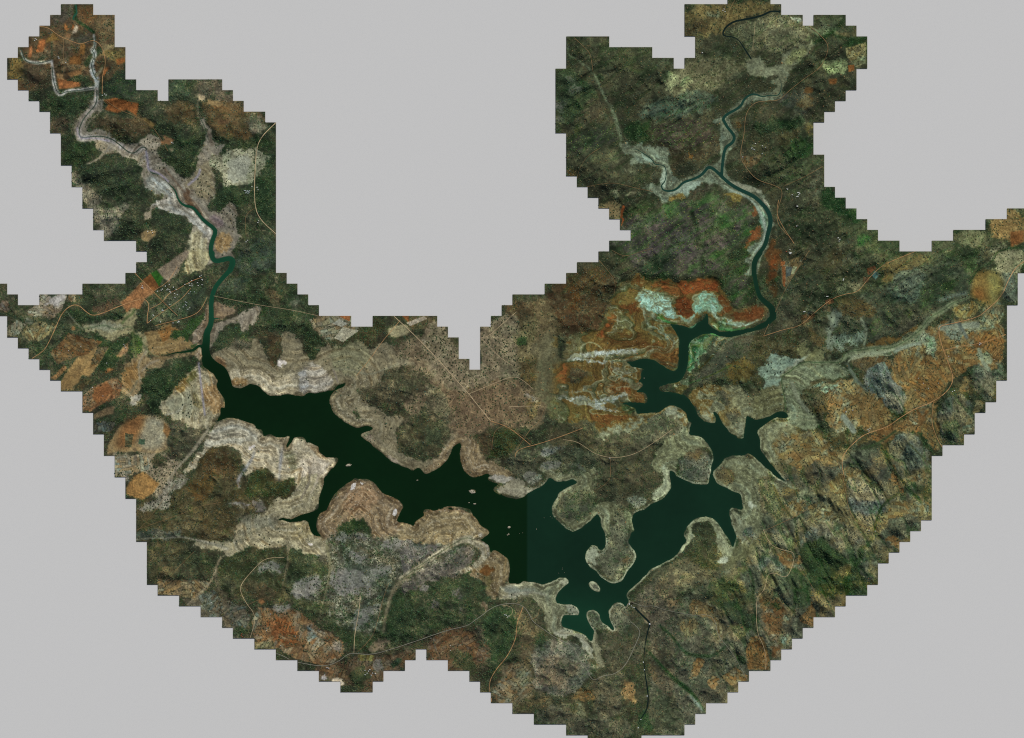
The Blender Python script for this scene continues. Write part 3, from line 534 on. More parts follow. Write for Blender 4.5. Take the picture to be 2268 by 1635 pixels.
# --- centre, sheet E
P('E 520,0 800,0 860,0 1110,0 1040,140 980,200 860,260 760,220 700,300 560,260 452,100', (82, 64, 46), 'bush', 2)
P('E 780,0 1090,0 1030,140 960,190 820,180', (86, 62, 48), 'bush', 3)
P('E 0,100 130,160 200,350 325,410 325,160 450,95 560,60 560,330 660,300 700,480 540,440 130,560 0,440', (104, 92, 73), 'sav', 1)
P('E 560,60 680,80 700,260 660,330 560,420 540,440', (96, 84, 60), 'sav', 3)
P('E 560,215 600,210 600,270 570,280', (56, 70, 42), 'dwood', 1)
P('E 540,400 640,330 700,330 760,380 760,480 640,520 590,480', (92, 72, 48), 'bush', 2)
P('E 130,560 540,440 640,530 740,620 740,720 640,760 540,760 400,740 330,800 150,800 0,700 0,440', (98, 79, 62), 'sav', 2)
P('E 0,480 80,520 150,640 160,740 80,720 0,700', (80, 76, 58), 'kop', 2)
P('E 0,730 150,710 140,800 60,870 0,860', (60, 64, 46), 'kop', 2)
P('E 620,540 700,600 660,730 600,700', (96, 78, 56), 'kop', 1)
P('E 400,770 530,755 560,860 480,930 440,970 350,940 390,880', (62, 60, 36), 'dwood', 2)
P('E 330,800 400,770 390,890 350,930 330,890', (84, 66, 48), 'bush', 2)
P('E 350,935 480,930 550,880 700,850 840,830 1010,910 1030,1040 880,1060 700,1000 680,960 640,1000 710,1060 680,1100 600,1112 520,1040 500,990', (66, 66, 52), 'kop', 2)
P('E 560,1050 640,1000 690,1050 660,1100 600,1105', (100, 98, 88), 'kop', 1)
P('E 680,890 760,875 830,840 840,865 790,900 700,915', (136, 134, 126), 'rock', 1, 3)
P('E 700,960 830,950 760,1010 710,1010', (118, 114, 106), 'rock', 1, 3)
P('E 860,950 920,980 960,1020 900,1010', (110, 106, 98), 'rock', 1, 3)
P('E 140,810 320,800 340,930 450,980 530,1020 530,1050 400,1040 280,1052 215,1010 210,900 170,870 130,900 125,980 60,1010 0,1040 0,1000 120,900', (124, 108, 84), 'shore', 1)
P('E 366,1057 400,1038 520,1040 530,1080 450,1092', (152, 148, 136), 'sand', 1)
P('E 530,1050 600,1115 700,1110 730,1060 690,1010 680,960 720,1070 680,1125 600,1155 540,1188 410,1130 470,1105', (140, 134, 114), 'sand', 1)
P('E 680,990 760,1020 860,1040 900,1060 1000,1000 1050,1060 1000,1110 1010,1190 960,1260 1040,1210 1140,1200 1160,1260 1100,1300 1120,1400 1075,1390 1045,1300 960,1335 870,1378 755,1260 780,1180 790,1150 910,1085 870,1065 780,1078 735,1060', (118, 112, 88), 'shore', 1)
P('E 770,1215 850,1140 960,1130 1000,1190 990,1260 930,1310 860,1325 800,1290', (72, 72, 60), 'wood', 2)
P('E 1010,800 1150,810 1280,740 1350,700 1440,650 1470,700 1440,790 1360,860 1340,960 1390,1050 1420,1110 1340,1195 1220,1235 1160,1240 1120,1200 1040,1180 1000,1090 1050,1000 1010,910', (82, 72, 57), 'bush', 2)
P('E 1190,1190 1250,1165 1310,1180 1320,1215 1240,1240', (106, 104, 92), 'kop', 1)
P('E 1150,1240 1180,1300 1200,1400 1230,1480 1240,1560 1180,1635 1020,1600 1000,1540 1100,1500 1150,1400 1120,1300', (86, 80, 64), 'kop', 1)
P('E 860,720 960,700 1000,800 1020,900 900,860 740,880 720,820 740,730', (76, 66, 50), 'bush', 2)
# --- salt pans, sheet G
P('G 0,0 500,0 700,0 760,150 720,160 560,175 430,90 240,150 120,200 40,180 70,90', (72, 62, 50), 'bush', 2)
P('G 112,262 240,150 430,80 550,180 530,260 490,360 430,470 300,490 250,560 200,400 120,330', (88, 58, 44), 'bush', 2)
P('G 30,330 120,262 200,400 200,560 120,600 40,570 80,440', (92, 76, 56), 'sav', 3)
P('G 240,200 330,180 330,360 280,380', (110, 62, 42), 'bush', 4)
P('G 700,0 850,0 1100,0 1330,0 1340,80 1350,230 1400,300 1240,350 1210,300 1130,150 940,195 720,155', (62, 58, 46), 'bush', 2)
P('G 900,120 1000,60 1060,0 1250,0 1220,70 1130,130 1040,120 960,150', (56, 92, 40), 'grove', 2)
P('G 660,160 700,80 840,100 900,170', (48, 46, 40), 'wood', 2)
P('G 1180,130 1320,100 1340,240 1300,340 1220,340', (74, 72, 54), 'grove', 2)
P('G 1180,220 1280,200 1240,340 1215,300', (46, 52, 38), 'dwood', 2)
P('G 560,175 720,155 940,195 1130,150 1170,230 1215,300 1240,350 1400,325 1460,340 1440,410 1250,490 1100,450 1080,365 1000,460 960,480 850,430 920,520 912,700 870,722 740,650 640,670 500,610 250,660 200,640 230,580 290,500 430,470 500,340 545,230', (122, 104, 74), 'salt', 1)
P('G 590,180 720,160 940,200 1100,155 1140,200 1160,280 1100,250 1000,240 900,290 800,230 700,200 620,210', (172, 92, 46), 'salt', 2)
P('G 720,180 790,180 800,240 720,240', (176, 124, 50), 'salt', 2)
P('G 900,270 1000,270 1015,360 980,420 930,420 900,350', (126, 66, 40), 'salt', 2)
P('G 1130,270 1200,290 1230,350 1200,400 1140,380 1160,330', (144, 76, 46), 'salt', 2)
P('G 1240,365 1430,335 1440,380 1320,430 1180,410 1200,380', (150, 72, 46), 'salt', 2)
P('G 420,500 480,400 545,340 560,380 500,480 440,530', (172, 94, 46), 'salt', 3)
P('G 545,240 640,220 660,300 620,360 560,330', (128, 116, 80), 'salt', 3)
P('G 550,330 660,330 700,380 640,400 560,390', (118, 76, 40), 'salt', 3)
P('G 600,400 780,400 880,480 880,540 700,560 560,480', (118, 104, 74), 'salt', 3)
P('G 430,490 640,480 760,560 700,600 520,580', (104, 78, 48), 'salt', 3)
P('G 650,560 900,560 905,690 860,700 740,640', (124, 88, 60), 'salt', 3)
CY = (186, 222, 216)
P('G 640,275 700,270 760,265 820,290 860,330 910,385 900,410 800,395 720,360 670,330', CY, 'crust', 2, 5)
P('G 700,290 800,300 870,370 780,370', (192, 228, 222), 'crust', 2, 5)
P('G 985,350 1030,300 1060,260 1110,250 1150,290 1160,360 1120,390 1085,330 1050,360 1000,385', (150, 186, 166), 'crust', 2, 5)
P('G 720,235 800,240 860,300 800,290 730,270', (140, 160, 130), 'crust', 2, 4)
for s, w, c in (('G 1010,330 1030,285 1080,262 1125,290 1140,350', [7, 14, 12, 6], (140, 186, 168)), ('G 1020,320 1050,280 1085,272 1110,300 1130,390', 6, (176, 214, 204)), ('G 1080,240 1130,255 1155,300 1155,340', 3, (120, 170, 140)),
                ('G 905,390 960,430 1000,400 1010,350 1045,345', 7, (160, 214, 204)), ('G 960,470 1000,460 1040,430', 5, (110, 200, 170)), ('G 1110,330 1120,400 1180,420 1230,440 1290,448 1350,435 1385,415', [7, 7, 7, 9, 5], (184, 204, 194)),
                ('G 690,370 720,430 780,480 860,530', 6, (164, 176, 166)), ('G 620,370 650,440 720,500', 4, (150, 150, 112)), ('G 740,380 800,440 830,500 870,550', 5, (150, 168, 160)), ('G 590,380 580,440 620,500', 3, (150, 150, 104)), ('G 530,250 580,400', 3, (146, 130, 80)), ('G 560,430 620,490 700,540 800,560', 3, (140, 128, 92)), ('G 660,360 710,440 790,520 840,580', 3, (150, 150, 120)), ('G 600,350 640,430 700,490 780,560', 2, (146, 146, 110)), ('G 800,400 840,460 870,520 895,560', 2, (160, 172, 160)),
                ('G 660,290 700,320 760,370 800,400 850,435', 3, (50, 96, 66)), ('G 730,300 760,330 770,370', 2, (60, 120, 100)), ('G 790,400 850,435 900,440', 9, (64, 110, 66)),
                ('G 310,580 360,575 380,590 430,560 480,550', 5, (150, 140, 108)), ('G 320,560 420,540 440,560 480,530', 3, (140, 124, 84)), ('G 760,540 770,600 750,620', 6, (150, 150, 134))):
    L(s, w, c, 'crust', 1)
P('G 50,690 90,620 120,600 200,640 500,620 640,670 700,710 690,770 725,850 725,910 620,905 670,985 760,968 700,1040 560,1100 430,1120 400,1020 330,1000 150,1030 120,900 40,850 90,760', (112, 98, 74), 'salt', 2)
P('G 20,560 160,470 200,560 220,640 160,660 60,640', (104, 94, 72), 'plain', 3)
P('G 150,450 180,440 200,560 180,600', (112, 104, 76), 'plain', 3)
P('G 170,680 260,680 255,740 270,800 180,800', (164, 104, 54), 'salt', 3)
P('G 480,790 620,790 640,840 560,870 480,850', (140, 78, 48), 'salt', 3)
P('G 400,670 540,700 640,750 600,760 480,720', (122, 84, 56), 'salt', 3)
P('G 120,880 300,930 400,970 390,1010 160,1030', (112, 104, 72), 'salt', 3)
P('G 380,960 600,930 650,980 560,1040 440,1080 420,1030', (128, 90, 52), 'salt', 3)
P('G 270,705 335,700 368,745 350,780 300,785 265,750', (84, 62, 46), 'bush', 2)
P('G 380,740 540,710 610,770 440,790', (104, 90, 66), 'salt', 3)
P('G 560,905 640,910 680,915 640,925 660,980 600,960', (58, 76, 48), 'plain', 2)
P('G 590,670 650,720 640,740 600,700', (58, 88, 56), 'plain', 2)
P('G 430,1090 550,1040 640,1010 760,970 780,990 700,1040 560,1100 440,1140', (128, 124, 104), 'shore', 2)
P('G 640,850 690,840 725,880 720,905 660,900', (128, 98, 74), 'shore', 2)
P('G 665,785 700,785 702,810 670,815', (120, 96, 76), 'shore', 1)
WS = (198, 196, 202)
for s, w in (('G 290,650 340,620 400,620 460,600 540,612 600,610 665,612', [6, 14, 18, 20, 12, 6, 3]), ('G 330,650 400,650 460,680', [5, 12, 5]), ('G 520,700 560,720 620,735', 4), ('G 230,845 310,850 390,828', [3, 5, 3]),
             ('G 190,865 250,885 310,900 370,890 430,905 520,870 620,855', [3, 8, 16, 18, 14, 12, 5]), ('G 400,910 460,930 520,945 560,960', [10, 8, 3]), ('G 0,870 80,890', 5), ('G 570,770 610,780 620,770', 5)):
    L(s, [x*1.25 for x in w] if isinstance(w, list) else w, WS, 'crust', 2)
for s, w in (('G 200,655 260,665 330,640 400,650 480,650 580,665', 2.5), ('G 140,850 240,880 300,900 360,895 430,910 500,895 600,900', 2.5)): L(s, w, (70, 82, 60), 'field', 0)
P('G 1000,525 1085,492 1150,515 1110,540 1050,610 1015,700 960,750 965,600', (60, 100, 66), 'shore', 2)
P('G 1060,520 1150,518 1100,560 1040,640 1010,720 990,700 1020,600', (96, 124, 92), 'shore', 2)
P('G 1140,515 1240,512 1400,480 1480,400 1490,420 1400,500 1200,545 1110,560', (110, 112, 88), 'shore', 1)
P('G 1090,440 1180,480 1300,478 1240,455 1120,420', (84, 110, 76), 'shore', 2)
P('G 880,790 950,770 1010,720 940,860 900,855', (92, 100, 76), 'shore', 1)
P('G 1000,800 1060,720 1100,580 1160,545 1400,500 1390,570 1280,650 1200,690 1150,760 1060,790 970,850 930,850', (82, 76, 64), 'bush', 2)
P('G 1040,650 1110,570 1150,560 1060,720', (52, 56, 42), 'dwood', 3)
P('G 1190,680 1330,630 1400,680 1390,760 1290,800 1200,760', (96, 74, 42), 'bush', 3)
P('G 1400,430 1635,200 1635,600 1400,690 1290,640', (78, 70, 56), 'bush', 3)
P('G 1380,560 1470,500 1635,470 1635,640 1580,640 1500,600 1390,680', (58, 52, 36), 'dwood', 2)
P('G 1380,700 1440,660 1470,590 1510,640 1590,660 1560,700 1530,745 1520,810 1470,860 1405,850 1440,780 1395,735', (128, 140, 126), 'plain', 1)
P('G 960,850 1060,795 1140,820 1240,785 1300,850 1420,860 1500,800 1540,750 1550,960 1480,975 1370,1012 1318,985 1300,1110 1262,1122 1165,1010 1120,960 1130,1030 1080,1030 1010,935', (124, 116, 92), 'shore', 1)
P('G 1140,840 1225,860 1235,910 1180,930 1130,880', (90, 82, 66), 'kop', 1)
P('G 1190,960 1250,930 1275,970 1260,1040 1200,1010', (92, 84, 68), 'kop', 1)
P('G 1290,810 1400,850 1420,930 1330,900', (88, 78, 58), 'bush', 2)
P('G 1020,950 1110,960 1130,1030 1070,1015', (146, 140, 116), 'sand', 2)
P('G 1270,1080 1305,1000 1300,1115', (144, 140, 118), 'sand', 1)
P('G 760,975 870,922 960,965 975,1020 950,1060 880,1100 780,1110 720,1060 700,1020', (124, 116, 96), 'shore', 1)
P('G 700,1020 790,985 850,960 900,1010 960,1040 900,1080 760,1130 700,1200 620,1140 640,1060', (88, 80, 64), 'kop', 2)
P('G 830,935 870,922 920,950 870,1000 840,980', (148, 144, 124), 'sand', 1)
P('G 900,1080 980,1050 975,1105 1050,1115 1110,1190 1060,1172 940,1200 890,1250 900,1340 860,1290 800,1340 740,1280 800,1180 850,1100', (122, 117, 92), 'shore', 1)
P('G 800,1290 860,1295 875,1400 850,1450 740,1510 790,1430 830,1380', (158, 152, 128), 'shore', 1)
P('G 890,1280 930,1215 1060,1172 1105,1230 1095,1380 1000,1372 920,1345', (90, 87, 76), 'kop', 1)
P('G 930,1210 1060,1172 1090,1220 960,1240', (96, 74, 56), 'bush', 2)
L('G 890,1335 930,1362 1000,1383 1088,1388', 5, (172, 164, 144), 'sand', 1)
L('G 1095,1380 1108,1300 1118,1240', 4, (172, 168, 150), 'sand', 1)
P('G 1160,1250 1330,1212 1480,1320 1560,1385 1635,1400 1635,1635 1290,1635 1290,1450 1180,1415 1115,1345', (118, 113, 90), 'shore', 1)
P('G 1125,1320 1180,1290 1250,1310 1265,1360 1210,1405 1140,1380', (84, 74, 58), 'kop', 1)
L('G 1118,1300 1118,1345 1140,1385 1180,1408', 4, (170, 164, 142), 'sand', 1)
P('G 1370,1380 1440,1340 1500,1430 1560,1450 1635,1540 1600,1635 1440,1635 1400,1500', (80, 76, 66), 'kop', 1)
P('G 1335,1500 1380,1490 1390,1530 1340,1530', (172, 166, 146), 'sand', 1)
P('G 1385,1080 1440,1035 1520,1020 1635,1030 1635,1400 1560,1380 1490,1300 1410,1200', (132, 124, 98), 'shore', 1)
P('G 1490,1130 1560,1080 1635,1070 1635,1260 1540,1290 1500,1220', (150, 108, 70), 'farm', 2)
# --- east, sheet H
P('H 160,0 620,0 700,180 640,330 420,560 150,800 60,830 0,830 150,640', (64, 60, 48), 'bush', 2)
P('H 170,130 240,200 360,290 300,340 190,350 150,560 170,620 150,640 130,500 170,300', (38, 52, 34), 'dwood', 2)
P('H 500,160 600,120 560,240 490,220', (36, 42, 30), 'dwood', 2)
P('H 490,0 620,0 620,110 560,110', (38, 52, 32), 'dwood', 2)
P('H 640,230 700,180 690,260 640,320', (56, 78, 44), 'dwood', 2)
P('H 380,300 560,240 600,330 400,470', (78, 64, 48), 'bush', 4)
P('H 180,560 300,450 420,440 300,640 180,700', (78, 72, 60), 'bush', 4)
P('H 300,560 440,460 620,360 640,440 480,560 300,680', (56, 56, 42), 'bush', 4)
RO = (146, 68, 44)
for s in ('H 90,290 160,280 170,400 150,520 110,500', 'H 0,170 55,180 75,240 30,265 0,262', 'H 0,640 60,615 95,660 60,695 0,715', 'H 130,180 175,200 170,290 130,260', 'H 85,420 120,400 120,500', 'H 0,40 50,90 40,120 0,110'):
    P(s, RO, 'salt', 2, 4)
P('H 100,480 160,480 180,560 150,620', (96, 58, 40), 'bush', 2)
P('H 180,370 300,335 312,380 270,430 210,520 188,500', (118, 92, 68), 'farm', 1, 1)
P('H 190,395 212,395 208,520 195,510', (146, 78, 54), 'field', 0, 0)
P('H 215,395 252,400 240,450 212,460', (72, 76, 74), 'field', 0, 0)
P('H 255,395 280,398 262,440 245,440', (140, 136, 108), 'field', 0, 0)
P('H 180,368 210,365 205,390 182,392', (170, 88, 58), 'field', 0, 0)
P('H 760,380 900,310 1070,320 1090,350 1020,410 860,480 790,470', (114, 84, 60), 'bush', 2)
P('H 690,410 740,390 750,410 700,450', (120, 64, 46), 'farm', 0, 0); P('H 670,460 710,460 700,490 670,490', (128, 74, 54), 'farm', 0, 0)
P('H 740,420 775,445 740,475 725,450', (84, 98, 90), 'farm', 0, 0)
P('H 580,500 650,450 700,480 640,560 590,540', (100, 88, 68), 'sav', 2)
P('H 445,600 480,580 500,610 450,630', (136, 78, 56), 'farm', 0, 0); P('H 430,630 490,635 480,665 430,665', (108, 88, 66), 'farm', 0, 0)
P('H 300,690 370,660 390,690 310,750', (124, 78, 54), 'farm', 1, 1)
P('H 600,240 1200,180 1300,300 1080,330 880,300 760,380 640,440', (88, 80, 62), 'bush', 4)
P('H 1200,180 1400,180 1420,240 1300,300 1230,260', (106, 94, 70), 'sav', 2)
P('H 1400,115 1520,50 1629,50 1629,270 1550,280 1540,220 1420,230', (132, 92, 64), 'sav', 2)
P('H 1545,190 1629,180 1629,250 1550,280', (142, 80, 52), 'field', 1, 1)
P('H 1330,280 1500,220 1540,240 1530,290 1430,370 1400,390', (84, 74, 58), 'bush', 2)
P('H 1420,310 1500,285 1629,290 1629,430 1580,440 1500,440 1440,400', (128, 112, 90), 'sav', 2)
P('H 480,640 800,500 1000,400 1250,330 1340,440 1310,560 1160,640 1020,740 830,850 690,850 470,890', (74, 72, 60), 'bush', 2)
P('H 800,500 1000,400 1060,440 1000,620 880,620 820,560', (82, 82, 74), 'kop', 3)
P('H 800,640 1000,600 1020,730 860,820 820,760', (66, 62, 50), 'kop', 3)
for s in ('H 1000,560 1060,500 1110,500 1095,600 1050,660 1000,680', 'H 1140,450 1220,440 1210,540 1150,570', 'H 1240,350 1330,335 1330,420 1260,440', 'H 725,690 790,735 775,830 715,810', 'H 810,670 850,690 850,760 820,750', 'H 490,765 540,770 530,790 500,785', 'H 820,470 850,465 850,500', 'H 940,650 990,640 980,700 920,720'):
    P(s, (70, 98, 50), 'grove', 2, 5)
P('H 520,590 640,560 700,600 780,640 700,700 560,680 500,640', (96, 72, 52), 'bush', 2)
P('H 460,640 520,620 530,700 470,780 450,840 455,700', (112, 116, 104), 'plain', 2)
P('H 460,830 520,800 640,800 680,760 690,850 470,890', (96, 100, 88), 'sav', 2)
P('H 660,640 690,720 690,800 670,760', (112, 112, 94), 'plain', 1)
P('H 0,800 90,790 140,830 260,870 340,860 280,950 160,930 120,880 60,1000 90,1130 0,1120', (66, 58, 40), 'bush', 2)
P('H 260,890 320,850 340,920 360,880 450,870 440,960 340,950 300,940', (118, 112, 82), 'plain', 1)
P('H 330,770 440,800 450,860 380,880 330,850', (84, 64, 44), 'bush', 2)
P('H 40,990 100,960 130,885 180,930 250,950 330,920 330,950 260,990 190,1020 180,1090 130,1130 70,1140 100,1060', (130, 142, 130), 'plain', 1)
P('H 250,970 330,925 330,945 260,985', (186, 180, 168), 'sand', 1)
P('H 0,1130 80,1140 170,1100 200,1200 210,1270 100,1300 0,1300', (108, 100, 74), 'shore', 2)
P('H 680,850 780,845 830,850 1010,745 1020,760 880,850 740,870 680,870', (124, 88, 56), 'plain', 1)
P('H 1310,480 1340,430 1400,415 1500,450 1490,570 1430,640 1370,610 1320,580', (148, 108, 68), 'field', 2, 2)
P('H 1400,420 1500,450 1490,570 1430,640 1420,520', (134, 118, 74), 'field', 3, 2)
P('H 1310,540 1380,520 1400,600 1330,580', (152, 92, 54), 'field', 2, 2)
P('H 1175,625 1290,600 1350,600 1370,640 1300,700 1200,690', (146, 112, 72), 'farm', 1)
P('H 1360,640 1500,600 1520,620 1520,720 1400,720', (118, 106, 82), 'farm', 2)
P('H 1480,440 1585,430 1585,620 1520,620 1500,560', (92, 90, 82), 'kop', 2)
P('H 860,920 900,890 1000,870 1040,760 1130,720 1300,710 1520,680 1520,1010 1450,1010 1320,980 1200,1100 1090,1200 940,1290 910,1180 860,1090 840,980', (150, 104, 70), 'farm', 1)
P('H 900,1000 1100,950 1170,1040 1090,1180 950,1200 900,1100', (158, 104, 68), 'farm', 4)
P('H 1260,850 1500,770 1520,960 1340,960', (160, 102, 66), 'farm', 4)
P('H 1130,730 1250,730 1290,820 1140,830', (124, 120, 102), 'farm', 2)
P('H 870,860 1060,780 1130,810 1110,950 1050,910 1010,860', (116, 118, 100), 'kop', 2)
P('H 1280,700 1480,700 1500,760 1360,800 1290,770', (140, 128, 98), 'farm', 3)
P('H 1340,890 1440,900 1450,1000 1360,960', (130, 128, 102), 'farm', 3)
P('H 1450,980 1520,980 1520,1070 1450,1070', (98, 96, 80), 'kop', 1)
P('H 600,930 700,920 840,940 860,1010 720,1060 640,1010', (104, 76, 54), 'farm', 1)
P('H 690,1060 780,970 840,1020 880,1100 930,1180 925,1270 860,1290 780,1200 700,1120', (92, 94, 92), 'kop', 1)
P('H 430,1100 560,1060 640,1080 720,1130 800,1200 860,1300 760,1400 600,1320 560,1400 460,1330 420,1200', (154, 112, 78), 'farm', 1)
P('H 470,1150 560,1140 540,1260 480,1240', (170, 110, 74), 'farm', 3)
P('H 430,1090 520,1080 560,1110 440,1140', (164, 152, 120), 'farm', 2)
P('H 310,1110 380,1070 430,1090 430,1180 480,1280 380,1300 310,1210', (88, 76, 56), 'bush', 1)
P('H 350,1110 400,1090 410,1130 370,1140', (140, 136, 108), 'farm', 1)
P('H 180,1060 220,1010 330,960 480,980 560,980 610,1060 400,1060 310,1110 300,1200 420,1310 400,1370 280,1340 215,1300 215,1150', (114, 116, 94), 'shore', 1)
P('H 560,980 600,1000 700,1150 640,1100', (98, 104, 86), 'plain', 1)
P('H 580,1290 650,1330 640,1380 600,1370', (112, 116, 104), 'kop', 2)
L('H 185,1050 270,1000 340,965 460,970 540,960 580,915 660,895 740,885 830,885 900,860 960,820 1020,765 1070,700 1160,650 1200,610 1290,580', [10, 12, 16, 20, 24, 26, 26, 24, 24, 22, 16], (116, 118, 94), 'plain', 1)
L('H 1120,600 1200,570 1280,555', 14, (120, 124, 112), 'plain', 2)
L('H 600,935 700,910 800,910 900,870', [14, 12, 14, 10], (150, 150, 128), 'sand', 2)
L('H 215,1290 208,1200 190,1100 185,1050 240,1020 270,990 330,958 400,970 460,962 540,972 565,900 660,895 730,878 830,885 880,865 960,815 1020,770 1060,700 1160,650 1200,610 1290,590 1305,560 1295,510 1310,460', [4, 3.5, 3, 3, 2.5, 2.5], (62, 78, 52), 'field', 0)
L('H 1300,500 1350,410 1440,370 1460,310 1530,290 1620,280', 6, (56, 72, 44), 'hedge', 1)
L('H 130,1600 180,1640', 3, (60, 70, 50), 'field', 0)
P('H 120,1420 250,1380 400,1380 470,1440 560,1560 500,1635 300,1600 200,1560', (148, 110, 76), 'farm', 2)
P('H 280,1380 340,1360 400,1380 380,1420 300,1420', (96, 92, 78), 'kop', 1)
P('H 700,1400 860,1330 1000,1250 1085,1225 1060,1350 980,1380 870,1380 840,1440 710,1450', (148, 96, 64), 'farm', 1)
P('H 1060,1210 1110,1200 1100,1300 1150,1480 1090,1500 1030,1360', (138, 100, 68), 'farm', 1)
P('H 860,1400 940,1370 1040,1460 1070,1520 1070,1635 850,1635 800,1500', (86, 88, 80), 'kop', 1)
P('H 1100,1230 1240,1140 1310,1200 1330,1290 1260,1400 1250,1450 1130,1440', (76, 76, 68), 'kop', 1)
P('H 1300,1000 1360,980 1450,1010 1450,1190 1390,1190 1320,1100', (84, 82, 72), 'kop', 1)
P('H 1310,1180 1390,1200 1390,1260 1330,1250', (122, 104, 74), 'farm', 1)
P('H 1280,1280 1328,1270 1328,1380 1270,1380', (118, 104, 78), 'farm', 1)
P('H 680,1560 780,1500 830,1600 700,1635', (78, 78, 70), 'kop', 1)
P('H 1240,1120 1300,1040 1320,1100 1270,1160', (140, 100, 68), 'farm', 1)
# --- south-east, sheet I
P('I 760,0 1652,0 1652,400 1600,400 1100,820 1100,1000 700,1250 200,1630 0,1635 0,1000 500,600 620,200', (80, 77, 64), 'kop', 3)
P('I 750,0 1100,0 1120,60 1060,90 1000,60 870,110 780,80', (152, 108, 74), 'farm', 1)
P('I 840,80 960,60 1050,90 1040,150 940,200 870,170', (74, 68, 58), 'kop', 1)
P('I 1010,160 1090,110 1110,240 1090,270 1000,240', (146, 112, 76), 'farm', 1)
P('I 1100,90 1210,110 1200,150 1110,170', (138, 108, 76), 'farm', 1)
P('I 760,290 880,280 900,340 800,400 760,350', (150, 112, 76), 'farm', 1)
P('I 900,330 1000,320 1080,360 1110,420 980,400 900,360', (128, 102, 72), 'farm', 1)
P('I 1300,420 1330,340 1400,280 1500,300 1590,300 1590,395 1440,370 1340,400', (144, 108, 74), 'farm', 1)
P('I 1440,140 1590,110 1590,200 1480,170', (140, 104, 72), 'farm', 1)
P('I 1350,60 1400,140 1440,240 1420,260 1370,180', (148, 100, 68), 'farm', 1)
P('I 1480,180 1590,210 1590,290 1500,260', (60, 64, 46), 'dwood', 2)
P('I 1320,480 1400,490 1410,575 1350,530', (150, 104, 72), 'farm', 1)
P('I 1110,170 1200,150 1280,220 1340,260 1300,400 1200,430 1130,320', (100, 98, 92), 'kop', 1)
P('I 1210,50 1330,60 1340,230 1250,190 1200,120', (70, 66, 58), 'kop', 1)
P('I 1340,0 1590,30 1590,110 1440,110 1380,80', (84, 86, 76), 'kop', 1)
P('I 690,450 780,430 815,450 820,550 740,570 690,510', (84, 86, 78), 'kop', 1)
P('I 620,380 690,360 740,390 640,420', (78, 78, 64), 'kop', 1)
P('I 560,590 640,520 690,540 710,620 765,660 740,720 640,700 590,650', (82, 84, 76), 'kop', 1)
P('I 880,420 1000,400 1160,440 1220,500 1100,560 1000,480 880,540', (90, 88, 80), 'kop', 2)
P('I 870,540 980,470 1060,560 1110,620 1180,590 1240,490 1260,500 1170,620 1230,740 1225,820 1100,820 940,830 900,700 860,620', (50, 62, 40), 'dwood', 2)
P('I 1250,500 1340,560 1345,640 1285,650 1285,740 1230,740 1170,640', (80, 80, 68), 'kop', 1)
P('I 1040,690 1100,620 1140,690 1060,730', (110, 94, 62), 'sav', 2)
P('I 710,590 760,570 820,575 810,650 770,670 740,640', (146, 98, 66), 'farm', 1)
P('I 780,680 820,600 870,600 870,660 830,650 800,700', (144, 104, 74), 'farm', 1)
P('I 850,500 900,440 900,520 870,540', (120, 110, 90), 'farm', 1)
P('I 660,700 740,690 800,740 780,830 700,800', (76, 80, 64), 'kop', 1)
P('I 780,680 870,680 920,780 880,900 820,860 780,760', (66, 72, 52), 'wood', 2)
P('I 0,680 140,640 200,590 380,580 430,690 330,740 120,830 0,850', (84, 76, 60), 'kop', 1)
P('I 120,680 260,680 240,760 120,760', (116, 100, 78), 'kop', 2)
P('I 30,830 150,830 150,880 60,900 0,870', (104, 76, 58), 'kop', 2)
P('I 310,760 440,715 560,780 600,880 570,1060 440,940 330,860', (64, 68, 52), 'wood', 2)
P('I 240,420 330,400 370,420 420,520 440,600 400,660 340,600 270,560', (68, 64, 48), 'wood', 1)
P('I 170,600 240,560 330,600 400,640 380,700 250,640', (64, 60, 40), 'dwood', 2)
P('I 200,480 250,395 300,378 350,380 395,440 460,540 470,570 440,650 400,650 420,590 370,500 350,410 270,410 235,440 240,520 200,560 150,600 180,540', (146, 140, 114), 'shore', 1)
P('I 450,330 500,345 520,400 600,460 610,490 570,545 520,520 490,490 465,430', (134, 128, 106), 'shore', 1)
P('I 520,460 560,445 605,480 575,530 520,510', (92, 90, 82), 'kop', 1)
P('I 470,560 540,545 600,530 650,480 660,500 570,580 540,620 430,700 380,730 420,660', (108, 102, 76), 'plain', 2)
P('I 540,250 600,230 640,180 700,200 760,180 900,230 980,280 1090,380 960,290 900,260 780,240 720,200 740,330 620,400 650,480 600,470 560,430 500,350 530,340', (122, 118, 94), 'shore', 2)
P('I 610,180 700,200 740,280 720,340 640,350 600,250', (84, 82, 72), 'kop', 1)
P('I 730,210 820,200 850,260 760,290', (72, 68, 54), 'kop', 1)
P('I 390,620 440,605 440,640 410,655', (180, 176, 158), 'sand', 1); P('I 560,295 600,290 610,320 570,330', (186, 182, 164), 'sand', 1)
P('I 140,960 280,960 290,1040 170,1040', (124, 104, 74), 'farm', 2)
P('I 230,840 300,850 390,910 420,1060 400,1110 370,960 280,920 240,930', (126, 98, 70), 'farm', 1)
P('I 530,860 580,860 610,940 570,930', (128, 104, 76), 'farm', 2)
P('I 600,830 660,820 750,845 755,930 700,970 735,1000 740,1185 680,1180 690,1100 650,980 620,900', (126, 82, 56), 'farm', 3, 4)
P('I 650,850 740,860 730,910 680,900', (60, 56, 40), 'wood', 2)
P('I 545,1130 570,1060 640,1060 660,1110 680,1190 677,1247 555,1247', (146, 102, 68), 'farm', 1, 1)
P('I 400,1290 480,1230 555,1280 555,1308 495,1320 495,1355 440,1320', (144, 100, 66), 'farm', 1, 1)
P('I 215,1295 250,1180 310,1185 300,1235 240,1290', (150, 106, 72), 'farm', 1)
